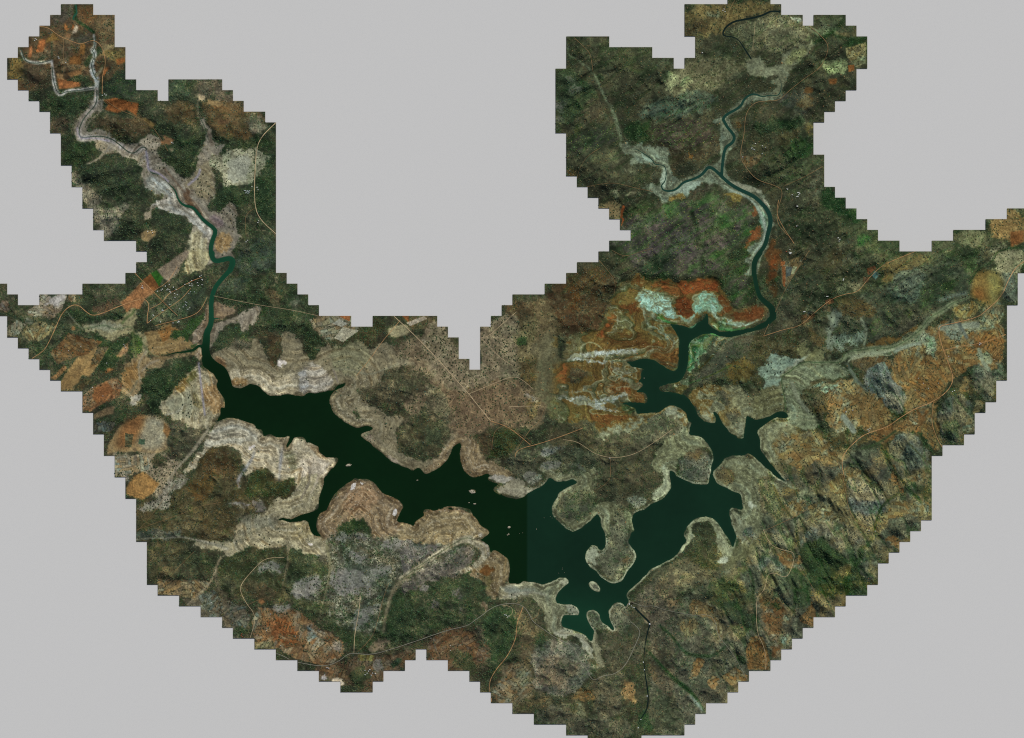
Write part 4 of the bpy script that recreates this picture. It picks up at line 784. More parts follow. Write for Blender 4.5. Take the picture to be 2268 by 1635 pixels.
P('I 330,1290 400,1280 380,1340 340,1330', (152, 110, 78), 'farm', 1)
P('I 850,920 900,900 918,850 960,940 920,1000 870,1000', (152, 110, 78), 'farm', 1)
P('I 725,1070 799,1065 799,1125 740,1122', (120, 108, 76), 'farm', 1)
P('I 730,930 790,920 800,960 750,970', (136, 120, 90), 'farm', 1)
P('I 0,1160 80,1180 140,1340 60,1350 0,1280', (92, 74, 56), 'kop', 2)
P('I 0,1340 140,1350 190,1500 190,1612 0,1612', (72, 72, 56), 'kop', 2)
L('I 0,1150 80,1240 150,1310 220,1360 270,1420 308,1485', [8, 12, 18, 14, 8], (42, 68, 38), 'hedge', 1)
L('I 80,1005 150,1090 190,1140 220,1160 320,1170 370,1160 430,1110', [5, 10, 14, 12, 8], (58, 74, 52), 'hedge', 1)
P('I 470,1140 500,1160 560,1180 540,1240 500,1220', (44, 56, 38), 'dwood', 1)
L('I 225,1390 270,1440 300,1480', [5, 16, 8], (140, 152, 140), 'sand', 2)
L('I 560,680 590,760 580,850 600,930 610,1040', 8, (56, 66, 44), 'hedge', 1)
L('I 700,200 740,300 800,380', 6, (58, 68, 46), 'hedge', 1); L('I 820,380 840,560 900,690', 8, (44, 54, 36), 'hedge', 1)
L('I 1330,0 1380,120 1460,210 1540,300', 7, (60, 70, 46), 'hedge', 1); L('I 1060,90 1200,70 1250,200', 4, (56, 64, 44), 'hedge', 1); L('I 1400,250 1300,320 1270,460', 7, (52, 66, 40), 'hedge', 1)
# --- dam area, sheet J
P('J 0,600 150,500 330,490 500,460 600,500 640,600 600,690 600,760 400,840 0,950', (52, 60, 42), 'dwood', 2)
for s in ('J 220,630 300,620 300,720 260,700', 'J 380,570 450,560 490,610 420,620', 'J 420,680 480,690 470,725 430,715', 'J 340,640 390,660 370,700'): P(s, (98, 96, 90), 'rock', 3, 5)
P('J 0,220 60,190 130,215 200,220 310,230 260,290 180,330 80,420 0,480', (88, 86, 80), 'kop', 1)
P('J 0,590 60,500 200,400 400,290 490,245 540,310 500,380 340,480 180,500 40,590', (84, 80, 72), 'kop', 1)
P('J 130,560 180,520 250,520 240,550 200,570', (122, 118, 110), 'rock', 1)
P('J 0,0 520,0 560,50 655,150 620,185 530,190 490,175 400,210 320,250 310,225 200,215 60,185 0,200', (130, 116, 88), 'shore', 1)
P('J 560,170 600,150 610,180', (180, 176, 160), 'sand', 1)
L('J 0,480 150,370 300,280 400,220 480,185 560,215 620,270 610,330 540,390 450,430', [14, 16, 22, 26, 34, 34, 30, 24, 18], (128, 124, 102), 'shore', 1)
L('J 600,220 632,250 640,300', 4, (196, 194, 184), 'sand', 1)
L('J 0,490 150,380 290,290 400,220 480,178 540,200', 2.5, (62, 76, 50), 'field', 0)
P('J 560,380 650,310 700,270 790,325 800,430 770,510 720,580 680,620 650,640 620,560 590,490 500,450', (112, 98, 74), 'shore', 1)
P('J 590,400 650,390 690,430 650,460 600,440', (132, 78, 44), 'salt', 1)
P('J 560,450 680,460 690,540 640,620 600,490', (94, 88, 58), 'plain', 3)
P('J 690,640 700,580 790,505 900,498 1040,530 1130,500 1200,470 1220,515 1150,575 1115,640 1140,670 1040,650 950,610 840,620', (124, 122, 98), 'shore', 1)
P('J 760,540 950,540 1040,600 950,600 760,610', (112, 116, 104), 'plain', 3)
P('J 1150,490 1210,475 1220,515 1170,530', (176, 168, 146), 'sand', 1)
P('J 580,640 635,630 625,710 590,690', (122, 108, 88), 'plain', 1)
P('J 190,880 350,850 520,825 560,950 680,1000 650,1080 560,1130 500,1200 350,1130 190,1060', (118, 84, 62), 'farm', 2)
P('J 350,1000 430,980 560,1020 560,1200 500,1215 400,1120', (64, 66, 46), 'wood', 2)
P('J 520,830 600,840 640,900 590,960 540,900', (70, 66, 54), 'kop', 2)
P('J 560,760 680,690 840,680 850,830 820,960 740,1070 660,1170 640,1100 660,1000 620,860', (50, 62, 42), 'dwood', 2)
P('J 860,680 950,740 960,800 1090,900 1000,960 980,1100 960,1180 850,1080 830,950', (92, 80, 60), 'bush', 2)
P('J 670,1370 660,1290 740,1160 830,1080 960,1160 990,1290 920,1380 810,1445', (124, 98, 72), 'farm', 2)
P('J 850,1150 930,1160 920,1280 850,1240', (126, 112, 82), 'farm', 3)
P('J 810,1390 990,1340 1120,1350 1100,1420 970,1450 810,1450', (94, 84, 60), 'bush', 2)
P('J 965,950 1100,900 1240,920 1340,990 1400,1110 1370,1190 1250,1330 1000,1320 980,1180', (94, 90, 80), 'kop', 2)
P('J 980,1080 1240,1010 1300,1150 1100,1280 1000,1240', (92, 80, 68), 'kop', 4)
P('J 980,860 1080,880 1060,1000 980,990', (56, 62, 46), 'dwood', 3)
P('J 1240,1350 1290,1290 1400,1260 1470,1270 1430,1340 1320,1360', (152, 104, 68), 'farm', 2)
P('J 1260,1370 1350,1380 1380,1480 1300,1480', (116, 98, 70), 'farm', 2)
P('J 1570,1235 1700,1210 1710,1320 1650,1390 1610,1300', (142, 102, 72), 'sav', 2)
P('J 970,1410 1240,1370 1260,1480 1560,1480 1700,1560 1700,1635 1360,1635 1200,1600 1200,1530 970,1520', (78, 74, 60), 'kop', 2)
P('J 1380,1200 1560,1180 1700,1220 1560,1240 1640,1400 1560,1480 1400,1460 1440,1330', (76, 70, 56), 'kop', 2)
P('J 1020,690 1070,670 1110,680 1160,660 1200,665 1190,740 1165,790 1180,835 1240,860 1310,870 1340,890 1370,960 1405,1080 1340,1010 1300,920 1230,880 1130,890 1100,860 1160,820 1140,760 1060,750', (160, 156, 138), 'sand', 1)
P('J 1100,690 1180,690 1180,740 1150,780', (130, 124, 94), 'shore', 2)
P('J 1200,670 1240,660 1285,690 1300,730 1280,748 1210,730', (140, 138, 122), 'rock', 1)
P('J 1240,845 1320,850 1345,885 1260,885', (112, 116, 78), 'shore', 1)
P('J 1390,920 1410,850 1440,870 1440,980 1480,1080 1450,1150 1400,1070', (128, 120, 98), 'shore', 1)
P('J 1440,860 1550,870 1620,780 1660,700 1720,760 1800,830 1770,930 1750,1060 1620,1160 1560,1180 1480,1130 1480,1060 1440,970', (76, 70, 56), 'bush', 2)
P('J 1360,710 1400,700 1440,730 1465,785 1545,862 1500,850 1440,850 1405,845 1360,780', (92, 90, 74), 'kop', 1)
P('J 1520,715 1550,672 1590,652 1640,690 1680,760 1640,840 1560,860 1525,780', (84, 82, 68), 'kop', 1)
for s in ('J 1357,800 1352,760 1362,715 1400,703 1440,735 1465,788 1510,825', 'J 1548,860 1520,790 1518,715 1552,674 1590,654 1620,668', 'J 1655,650 1638,608 1645,580 1692,547 1742,500 1802,432 1905,372 I 0,678 60,652 122,620', 'J 1180,745 1240,742 1290,745', 'J 1375,810 1410,850'):
    L(s, 4.5, (168, 158, 134), 'sand', 1)
L('J 1345,350 1392,392 1425,430 1450,470 1500,503 1545,514 1590,502 1640,452 1688,378 1702,320 1695,280 1670,240', 7, (160, 154, 132), 'sand', 1)
P('J 1345,330 1350,290 1380,260 1395,235 1430,270 1440,290 1490,275 1500,180 1530,190 1510,280 1450,320 1420,360 1440,400 1400,390', (152, 148, 130), 'sand', 1)
P('J 1420,330 1510,290 1520,120 1560,20 1640,30 1650,180 1680,250 1690,330 1640,440 1580,490 1520,490 1450,430', (86, 82, 68), 'kop', 2)
P('J 1560,320 1640,320 1640,370 1570,370', (102, 74, 56), 'bush', 3)
P('J 1590,0 1690,0 1700,100 1690,140 1670,170 1660,130', (122, 122, 92), 'shore', 1)
P('J 1450,0 1520,0 1520,60 1500,130 1460,100', (128, 122, 98), 'shore', 1)
P('J 1720,560 1992,400 1992,1100 1830,1000 1820,830 1700,700', (82, 73, 62), 'kop', 2)
P('J 1830,480 1992,430 1992,700 1880,640', (104, 84, 68), 'kop', 4)
P('J 1820,830 1992,1060 1992,1400 1850,1200 1800,1000', (74, 66, 54), 'kop', 3)
P('J 1700,1460 1800,1420 1840,1560 1740,1600', (44, 62, 40), 'dwood', 2)
L('J 1880,820 1950,880 1992,920', 8, (44, 62, 38), 'hedge', 1)
L('J 1770,980 1830,1050 1900,1150 1992,1230', 4, (44, 56, 40), 'hedge', 1)
for s, fe in (('J 1365,510 1385,497 1415,502 1440,530 1455,560 1450,578 1425,575 1395,562 1372,540', 1),): P(s, (156, 148, 126), 'sand', fe, 1)
P('J 1385,520 1420,520 1440,555 1400,550', (104, 100, 86), 'kop', 0, 1)
# --- north-east arm, sheet F
P('F 50,100 1180,0 1962,0 1962,1635 400,1635 50,800', (70, 62, 50), 'bush', 3)
P('F 820,20 1340,0 1400,60 1340,60 1200,110 1070,160 1055,215 820,215', (102, 78, 54), 'sav', 3)
P('F 940,60 1030,60 1020,110 960,90', (104, 98, 80), 'sav', 2)
P('F 820,110 1000,120 940,210 820,215', (88, 66, 50), 'bush', 3)
P('F 1080,200 1150,150 1250,120 1400,90 1525,95 1530,190 1590,260 1400,320 1230,330 1170,240', (100, 86, 70), 'kop', 2)
P('F 1450,95 1525,95 1525,150 1470,130', (150, 142, 136), 'kop', 3)
P('F 1530,160 1590,90 1780,90 1840,150 1900,220 1780,240 1690,260 1640,220', (88, 78, 62), 'bush', 2)
P('F 1600,200 1680,150 1700,180 1620,250', (112, 108, 84), 'sav', 1)
L('F 1600,255 1680,215 1740,160 1780,120', 14, (46, 56, 34), 'dwood', 2)
L('F 1700,200 1800,240 1905,225', 10, (48, 58, 36), 'dwood', 2)
P('F 1700,220 1760,180 1830,190 1800,240', (106, 84, 60), 'sav', 2)
P('F 1785,290 1850,270 1909,250 1909,380 1850,400 1790,340', (136, 116, 82), 'farm', 1, 1)
P('F 1660,370 1720,345 1775,350 1785,430 1720,455 1650,420', (118, 114, 84), 'sav', 1)
P('F 1800,390 1840,385 1840,420 1805,430', (150, 82, 50), 'field', 0, 0)
P('F 1680,475 1735,470 1730,500 1690,505', (136, 76, 48), 'field', 1, 1)
P('F 1535,520 1580,515 1590,550 1540,560', (122, 78, 52), 'field', 1, 2)
P('F 1760,240 1900,230 1909,290 1790,290', (52, 60, 38), 'dwood', 2)
P('F 830,360 900,345 1200,350 1180,420 1000,520 840,580 700,610 740,500 800,410', (92, 80, 62), 'sav', 4)
for s in ('F 740,450 820,420 800,500 720,560', 'F 820,460 880,440 860,540 780,600', 'F 940,480 980,460 960,520', 'F 640,740 700,730 680,760', 'F 700,570 760,520 740,570'): P(s, (136, 124, 98), 'kop', 2, 5)
P('F 540,680 620,620 820,570 1010,560 1060,600 960,660 800,720 620,710', (84, 86, 78), 'bush', 4)
P('F 130,640 260,560 380,560 420,660 430,720 260,740 130,720', (84, 68, 56), 'bush', 3)
P('F 300,220 620,280 700,380 560,440 420,430 330,380', (66, 62, 48), 'bush', 3)
P('F 60,410 130,400 220,450 300,570 260,600 180,680 60,780', (64, 66, 50), 'dwood', 3)
for s in ('F 110,460 200,440 210,480 130,500', 'F 150,500 230,510 200,560 100,560', 'F 60,580 150,580 120,680 60,660', 'F 60,690 110,700 100,740 60,730'): P(s, (106, 100, 92), 'rock', 4, 5)
P('F 470,740 560,700 640,720 600,850 500,860 460,800', (48, 58, 38), 'dwood', 3)
P('F 130,790 420,760 440,850 330,880 160,930 130,900', (56, 68, 46), 'grove', 3)
P('F 120,760 240,740 260,760 180,800', (98, 88, 60), 'bush', 2)
P('F 210,940 330,880 420,890 500,930 420,1000 220,1000', (86, 76, 62), 'bush', 2)
P('F 450,990 500,980 560,1010 470,1020', (110, 100, 82), 'sav', 2)
P('F 560,870 1040,740 1050,920 870,940 760,1040 730,890 620,880', (80, 60, 48), 'bush', 3)
P('F 620,740 1040,700 1040,860 800,900 640,860', (74, 66, 46), 'grove', 4)
P('F 120,980 190,1000 190,1045 120,1045', (118, 76, 54), 'bush', 2)
P('F 250,1110 400,1090 680,1150 690,1210 560,1260 450,1300 400,1290 250,1170', (62, 54, 44), 'bush', 2)
P('F 400,1140 440,1130 430,1180 400,1180', (110, 100, 82), 'sav', 2); P('F 480,1140 560,1130 550,1170 480,1170', (112, 98, 80), 'sav', 2)
P('F 310,1200 430,1200 450,1300 380,1300 310,1230', (122, 92, 72), 'sav', 2)
P('F 445,1250 460,1240 450,1330 440,1330', (196, 84, 46), 'salt', 0)
P('F 440,1340 600,1310 640,1300 520,1350', (132, 70, 48), 'bush', 2)
P('F 380,1430 540,1350 690,1240 850,1180 1000,1140 1050,1150 1100,1190 1180,1190 1230,1240 1230,1300 1240,1380 1180,1450 1100,1460 1100,1635 560,1635 470,1480', (92, 84, 74), 'grove', 2)
for s in ('F 850,1180 960,1130 1040,1130 1000,1180 940,1240 870,1240', 'F 1140,1240 1230,1240 1230,1440 1180,1440', 'F 540,1340 700,1240 830,1200 840,1260 600,1360 460,1440 400,1450', 'F 680,1480 850,1370 860,1430 700,1510', 'F 960,1480 1090,1480 1090,1570 980,1590', 'F 820,1580 930,1520 930,1620 840,1630', 'F 1010,1290 1100,1230 1120,1400 1060,1440'):
    P(s, (76, 112, 56), 'grove', 3, 6)
for s in ('F 430,1330 690,1240 700,1300 520,1400', 'F 700,1440 860,1330 900,1480 760,1560', 'F 600,1500 800,1430 780,1500 560,1560'): P(s, (104, 92, 88), 'grove', 5, 6)
P('F 560,1540 760,1480 760,1600 640,1635 560,1635', (62, 56, 52), 'bush', 4)
P('F 850,1240 890,1260 900,1400 860,1330', (44, 44, 34), 'dwood', 2)
P('F 900,1400 940,1480 950,1635 920,1635 920,1500', (46, 46, 36), 'dwood', 2)
P('F 1070,1190 1160,1185 1160,1240 1080,1240', (84, 62, 50), 'bush', 2)
P('F 860,1140 1000,1080 1010,1120 930,1180 870,1190', (82, 62, 56), 'bush', 2)
P('F 920,1060 1000,1045 1000,1090 930,1100', (90, 66, 50), 'bush', 2)
P('F 1080,1470 1230,1440 1260,1490 1180,1500 1210,1600 1090,1635', (62, 58, 44), 'dwood', 2)
P('F 1230,1370 1290,1350 1280,1430 1200,1460 1190,1450 1240,1430', (180, 86, 58), 'salt', 1, 5)
P('F 1180,1465 1250,1460 1230,1490 1200,1480', (156, 90, 62), 'salt', 1)
P('F 1225,1210 1262,1240 1262,1310 1230,1290', (150, 78, 56), 'salt', 1, 4)
P('F 1310,1480 1390,1380 1395,1635 1310,1635', (132, 72, 48), 'salt', 2, 5)
P('F 1340,1540 1380,1540 1380,1635 1340,1635', (176, 78, 48), 'salt', 2, 5)
P('F 1130,720 1180,640 1240,620 1420,600 1580,540 1640,660 1590,730 1480,690 1250,740 1180,830', (78, 66, 54), 'bush', 3)
P('F 1370,560 1500,520 1620,620 1560,690 1480,690 1380,620', (74, 66, 62), 'bush', 4)
P('F 1480,620 1580,560 1600,640 1520,670', (116, 74, 54), 'bush', 3)
P('F 1200,780 1400,760 1480,860 1380,920 1240,1020 1180,980', (74, 66, 52), 'bush', 3)
P('F 1220,760 1300,720 1500,690 1535,730 1530,780 1460,800 1300,800', (44, 52, 38), 'dwood', 3)
P('F 1430,780 1535,770 1500,850 1400,900 1380,860', (62, 52, 38), 'bush', 3)
P('F 1410,900 1540,790 1590,830 1590,920 1480,960 1420,980', (54, 68, 42), 'dwood', 3)
P('F 1560,730 1590,740 1590,820 1540,790', (110, 84, 56), 'bush', 2)
P('F 1260,1010 1400,940 1500,960 1590,920 1650,930 1640,1000 1420,1090 1290,1050', (74, 72, 54), 'bush', 3)
P('F 1400,1100 1550,1050 1650,1000 1655,1110 1650,1200 1450,1280', (70, 62, 52), 'bush', 3)
P('F 1380,1280 1500,1230 1700,1260 1900,1310 1900,1400 1700,1440 1500,1480 1420,1400', (62, 60, 46), 'bush', 3)
P('F 1650,1110 1720,1110 1780,1180 1840,1240 1905,1305 1830,1310 1720,1270 1640,1220', (38, 56, 34), 'dwood', 2)
P('F 1420,1280 1500,1240 1500,1300 1440,1320', (86, 76, 62), 'bush', 2)
P('F 1160,940 1200,920 1270,900 1280,930 1230,1000 1190,1000', (114, 82, 60), 'farm', 1)
P('F 850,910 880,930 865,960', (170, 104, 58), 'salt', 0, 1)
P('F 1130,720 1160,740 1150,770 1130,760', (120, 70, 44), 'bush', 2)
# flood plains of the north-east arm
P('F 440,850 450,845 500,862 545,862 575,830 570,870 660,880 730,890 735,960 760,1050 800,1070 900,1030 940,1000 960,975 1000,985 1040,950 1048,860 1050,740 1000,722 1055,690 1110,650 1170,590 1240,548 1370,555 1400,540 1415,580 1340,600 1220,600 1180,650 1095,690 1110,750 1145,790 1140,860 1080,910 1075,1000 1100,1060 1160,1080 1250,1110 1300,1160 1345,1240 1362,1330 1335,1400 1330,1460 1290,1530 1260,1635 1190,1635 1225,1580 1180,1550 1190,1530 1230,1530 1210,1490 1280,1440 1300,1380 1280,1310 1250,1230 1200,1180 1100,1150 1040,1100 940,1095 860,1120 840,1160 760,1170 690,1215 680,1150 560,1120 680,1095 705,1000 640,985 560,960 500,975 525,920 460,910', (116, 118, 102), 'shore', 1, 1)
P('F 790,1130 850,1080 930,1055 925,1100 850,1140 740,1160 720,1150', (154, 162, 150), 'sand', 1)
P('F 560,900 640,940 650,970 600,960', (146, 158, 146), 'sand', 1)
P('F 1080,1060 1160,1090 1280,1120 1300,1150 1200,1140 1110,1100', (160, 152, 134), 'sand', 1)
L('F 1100,1130 1180,1160 1240,1200 1285,1270 1310,1340 1310,1420 1250,1500', [7, 7, 8, 10, 13, 12, 9], (158, 164, 154), 'sand', 1)
P('F 1270,1260 1330,1280 1330,1340 1310,1400 1290,1380', (122, 144, 124), 'shore', 1)
P('F 1280,1170 1320,1200 1340,1270 1320,1260', (136, 124, 112), 'shore', 1)
P('F 1060,1155 1170,1155 1180,1185 1060,1182', (146, 112, 62), 'shore', 1)
P('F 720,1180 820,1155 820,1180 740,1195', (152, 112, 66), 'shore', 1)
P('F 700,1000 722,1000 722,1100 700,1140 690,1100', (160, 166, 152), 'sand', 1)
P('F 1200,360 1240,345 1290,345 1320,400 1375,395 1400,380 1395,310 1450,320 1580,255 1605,265 1560,310 1480,400 1430,450 1415,540 1385,570 1350,560 1390,520 1340,500 1350,480 1400,460 1300,460 1260,440 1195,410', (122, 118, 98), 'plain', 1)
P('F 1430,330 1560,270 1590,280 1480,380 1430,430', (112, 104, 74), 'sav', 2)
L('F 130,250 135,330 190,350 240,400 285,430 310,480 360,590 400,650 430,740 455,830', [7, 6, 6, 7, 6, 9, 10, 13, 15, 14], (126, 134, 112), 'crust', 1)
L('F 1060,215 1140,222', 4, (120, 112, 86), 'plain', 1)
L('F 1150,240 1200,310 1230,350', [5, 7], (110, 104, 84), 'plain', 1)
P('F 310,450 345,480 320,500', (40, 46, 34), 'dwood', 1)
L('F 920,960 860,930 850,890', 3, (120, 90, 60), 'plain', 1)
# finer drainage, benches and crusts
P('J 930,600 1110,630 1200,655 1215,700 1185,745 1165,790 1175,845 1090,870 1040,760 1010,690', (126, 124, 100), 'shore', 1, 1)
WH = (190, 184, 162)
for s, w, c in (('T 790,250 830,300 880,326 960,322 1000,300', 5, WH), ('T 840,210 880,232 930,235 975,190', 4, WH), ('T 655,205 745,200', 4, WH), ('T 860,250 910,275 960,262 980,230', 3, WH), ('T 1150,345 1158,400 1200,448 1270,488', 5, (168, 166, 148)),
  ('T 545,500 470,610 400,680 340,760', [12, 14, 10, 6], (130, 125, 106)), ('T 580,470 640,448 720,450 790,470', 6, (166, 156, 132)), ('T 1090,640 1110,700 1090,770 1060,820', [6, 14, 10, 6], (176, 166, 148)), ('T 1000,560 1060,600 1090,650', 6, (150, 144, 124)),
  ('T 1050,690 1060,760 1010,850', 5, (108, 102, 92)), ('T 430,370 400,410 330,430', 4, (150, 156, 150)), ('T 560,200 590,260 610,330 620,390', 4, (176, 160, 132)), ('T 545,200 565,270 575,380', 3, (160, 120, 84)),
  ('X 80,200 150,190 240,190 300,182 380,200 450,215 540,245', [5, 5, 6, 7, 8, 12, 14], (134, 132, 116)), ('X 80,195 240,184 300,176 380,205 450,222 540,238', 2, (70, 76, 58)),
  ('X 545,262 490,310 495,330 460,400 430,450 370,510', [6, 3, 3, 3, 3, 3], (176, 162, 132)), ('X 845,120 840,200 850,300 820,420', 5, (112, 106, 84)), ('X 1040,235 1062,330 1040,450 1000,600', [12, 9, 5, 3], (112, 110, 84)),
  ('X 560,270 600,230 660,190 760,130', 5, (156, 150, 128)), ('X 620,200 680,150 740,130 800,100', 3, (92, 96, 78)), ('W 440,325 447,385', 5, (206, 202, 192)), ('W 540,340 548,400 530,480', 3, (140, 128, 100)), ('W 490,350 540,380 520,470', 3, (150, 120, 84)),
  ('W 520,590 640,560 740,580', 5, (140, 136, 120)), ('W 700,560 760,600 770,680', 5, (150, 148, 128)), ('W 780,770 860,770 920,790 950,830 960,890', 9, (168, 162, 142)), ('W 975,760 970,830 1000,900 1010,920', 14, (124, 120, 98)),
  ('Q 30,410 100,378 180,362 260,368 330,350 390,372', [8, 20, 26, 14, 10, 5], (206, 208, 214)), ('Q 60,395 120,410 180,415 240,420', [6, 12, 10, 5], (196, 198, 206)), ('Q 0,600 60,608 140,618 200,618 260,600 330,575', [6, 18, 24, 20, 14, 7], (204, 206, 212)),
  ('Q 100,600 160,630 230,650 290,660', [6, 14, 10, 4], (190, 190, 192)), ('Q 100,345 140,310 180,320 210,345', 5, (150, 146, 120)), ('Q 60,566 130,570 200,556', 5, (160, 156, 134)), ('Q 300,455 280,425 240,420', 4, (176, 174, 168)),
  ('Q 650,290 680,265 740,262 800,280', [10, 10, 8, 5], (40, 130, 62)), ('Q 640,430 636,380 645,320 660,280', [4, 6, 9, 10], (44, 120, 62)), ('Q 700,440 690,380 710,320 760,290', 8, (104, 130, 104)), ('Q 800,245 860,258 930,240', 6, (56, 110, 60)), ('Q 500,190 550,215', 8, (58, 120, 66)), ('Q 590,440 560,460 510,430', 5, (88, 110, 72)),
  ('Q 700,450 770,380 830,300', 8, (44, 56, 42)), ('Q 650,520 740,490 860,430', 5, (52, 84, 46)), ('Q 880,300 960,280 1020,285', 4, (92, 72, 54)),
  ('R 60,480 110,440 180,400 195,380', [6, 14, 12, 6], (170, 168, 154)), ('R 0,400 40,430 60,470 20,540', [12, 20, 20, 12], (150, 166, 158)), ('R 400,420 460,385 560,372 630,378', [8, 16, 16, 8], (170, 168, 146)), ('R 640,360 700,330 760,320', 14, (132, 136, 122)), ('R 870,240 960,236 1050,226', 26, (134, 134, 118)), ('R 960,220 1000,290', 14, (96, 100, 94)),
  ('R 300,340 310,250 330,170', 16, (108, 112, 98)), ('R 480,330 500,250 470,200', 7, (128, 130, 112)), ('R 400,430 440,500 500,560', 12, (96, 102, 90)), ('R 380,690 430,760', 26, (124, 126, 114)), ('R 1060,350 1080,420 1110,450', 16, (126, 128, 110)),
  ('R 120,520 150,600 200,660', 16, (132, 132, 112)), ('R 20,780 60,730 150,700 250,710', 5, (136, 134, 108)), ('R 30,700 120,660 230,690', 4, (140, 138, 112)), ('R 470,850 560,820 640,760', 9, (52, 64, 42)), ('R 820,640 830,740 870,860', 6, (60, 66, 44)), ('R 700,820 760,880 820,930', 6, (60, 64, 44))):
    L(s, w, c, 'crust' if min(c) > 125 else 'line', 1)
P('T 340,540 410,480 520,500 515,580 440,650 380,640', (66, 64, 50), 'kop', 2, 5)
P('R 160,560 220,540 290,560 300,690 250,710 180,650', (84, 72, 54), 'bush', 1, 4)
P('R 250,520 290,510 330,520 300,560 260,560', (150, 140, 108), 'farm', 2, 4)
for s, w in (('G 1030,335 1045,300 1080,285 1110,305 1118,350', 4), ('G 1010,335 1030,285 1080,262 1125,290 1140,345', 2.5), ('G 1000,320 1020,270 1080,245 1140,275 1155,330', 2), ('G 690,300 740,330 800,350 860,375 890,385', 7), ('G 670,285 720,290 780,300', 6), ('G 1000,400 970,440 985,462', 4), ('G 1110,350 1125,400 1170,425', 4), ('G 1160,425 1230,450 1300,455', 5), ('G 1300,450 1340,440', 4),
  ('Q 60,400 120,380 190,372 250,378', 9), ('Q 60,602 130,620 190,628', 9), ('Q 420,40 470,70 520,90 575,165', 9), ('Q 400,95 450,140 520,170', 6)):
    q = jitter(pts(s), 2.2, 9, False, len(s)); L(' '.join('%.1f,%.1f' % (a, b) for a, b in q), w*.8, (200, 232, 226) if s[0] == 'G' or ',40 ' in s or ',95 ' in s else (214, 216, 222), 'crust', 1, 1)
for s, w, c in (('B 440,405 500,480 545,518', 4, (132, 130, 112)), ('B 545,518 590,510 640,498 700,492 740,520 800,515 840,498 880,518 920,590 960,650 1000,690 1040,698', 3, (62, 84, 56)), ('B 800,480 830,440 870,420 880,390', 9, (84, 98, 62)),
  ('B 870,540 880,640 890,700', 10, (86, 98, 60)), ('B 960,660 930,700 900,760 920,860', 6, (136, 128, 108)), ('B 1040,720 980,740 930,790', 7, (138, 128, 108)), ('B 800,960 850,950 880,900 900,850', 4, (92, 96, 76)),
  ('B 0,418 60,425 110,450 180,468 240,470 310,455 330,440', 5, (44, 58, 42)), ('B 700,1130 780,1060 860,1050', 6, (48, 60, 42)), ('B 600,890 660,840 760,800 820,790', 7, (56, 66, 46)), ('B 480,900 560,850 640,830', 6, (60, 68, 48)),
  ('A 975,1000 1060,1100 1100,1150 1170,1215 1210,1300', 5, (104, 84, 70)), ('A 1140,1000 1180,900 1225,860', 3, (142, 132, 108)), ('A 900,1220 980,1190 1060,1185', 4, (176, 172, 160)), ('A 870,1245 960,1215 1060,1225 1150,1290', 4, (96, 92, 78)),
  ('A 430,800 440,730 500,670 560,610', 5, (104, 100, 84)), ('A 505,780 520,740 570,690 620,650', 4, (118, 112, 98)), ('A 480,845 560,828 640,850 700,900 760,935 810,945', 4, (152, 146, 130)), ('A 530,975 590,945 612,910', 4, (164, 154, 132)),
  ('C 820,640 800,580 790,560', 4, (116, 108, 104)), ('C 300,640 295,590 310,540', 4, (104, 100, 84)), ('C 790,560 900,560 1000,600 1100,560 1180,530', 5, (116, 118, 98)), ('C 1390,800 1400,760 1385,700 1390,640', 3, (126, 112, 88)), ('C 1500,950 1490,900 1570,930 1635,925', 4, (118, 104, 84))):
    L(s, w, c, 'line', 1)
# ---------------------------------------------------------------- colour and height of the land, vertex by vertex
for ph_, fn, args in OPS:
    if ph_ == 1: fn(*args)
# natural borders wander, field borders stay straight
wa = sst(DIST, 4, 45)
WYi = np.clip(np.round(YY + wa*((fbm(52, 4, 201) - .5)*42 + (fbm(11, 3, 221) - .5)*14)/CS), 0, NY-1).astype(np.int32)
WXi = np.clip(np.round(XX + wa*((fbm(52, 4, 211) - .5)*42 + (fbm(11, 3, 231) - .5)*14)/CS), 0, NX-1).astype(np.int32)
for k in CH: CH[k] = CH[k][WYi, WXi]
LAB = LAB[WYi, WXi]
for ph_, fn, args in OPS:
    if ph_ == 2: fn(*args)
rid = 1 - np.abs(2*fbm(11, 4, 41) - 1); stk = fbm(8, 3, 51, -0.62, 6.0)
aa = CH['aa']; kr = CH['kr']; st = CH['st']
am = aa*((1 - np.clip(kr + st, 0, 1))*sst(n2, .40, .60) + kr*sst(rid, .78, .96) + st*sst(stk, .42, .58))
RGB = []
for a, b in (('r', 'ar'), ('g', 'ag'), ('b', 'ab')): RGB.append(CH[a] + (CH[b] - CH[a])*am)
R_, G_, B_ = RGB
wild = np.clip(CH['den']*1.6, 0, 1)*(1 - np.clip(CH['par'], 0, 1))
rust = wild*sst(n4, .50, .66)*.8*sst(CH['den'], .3, .5); R_ *= 1 + .09*rust; B_ *= 1 - .04*rust
grn = wild*sst(.5 - (n1 - .5) , .50, .62)*.7; R_ *= 1 - .08*grn; G_ *= 1 + .05*grn
pale = wild*sst(rid, .90, .99)*sst(n2, .45, .65)
R_ += 34*pale; G_ += 30*pale; B_ += 24*pale
grain = np.random.RandomState(77).rand(NY, NX).astype(np.float32) - .5
lum = (1 + .52*(n3 - .5) + .16*grain + .36*(n2 - .5) + .20*(n1 - .5))
se = sst(PXm, 2750, 3000)*sst(PYm, 1450, 1650); ne = sst(PXm, 2120, 2260)*(1 - sst(PYm, 1150, 1300))
gA = 1 - np.abs(2*fbm(52, 4, 401, 1.10, 3.2) - 1); gB = 1 - np.abs(2*fbm(46, 4, 411, -.60, 3.4) - 1); gC = 1 - np.abs(2*fbm(44, 4, 421) - 1)
wl_ = wild*(n1*.5 + n4*.5 - .5)*1.1; R_ *= 1 + wl_; G_ *= 1 + wl_; B_ *= 1 + .9*wl_
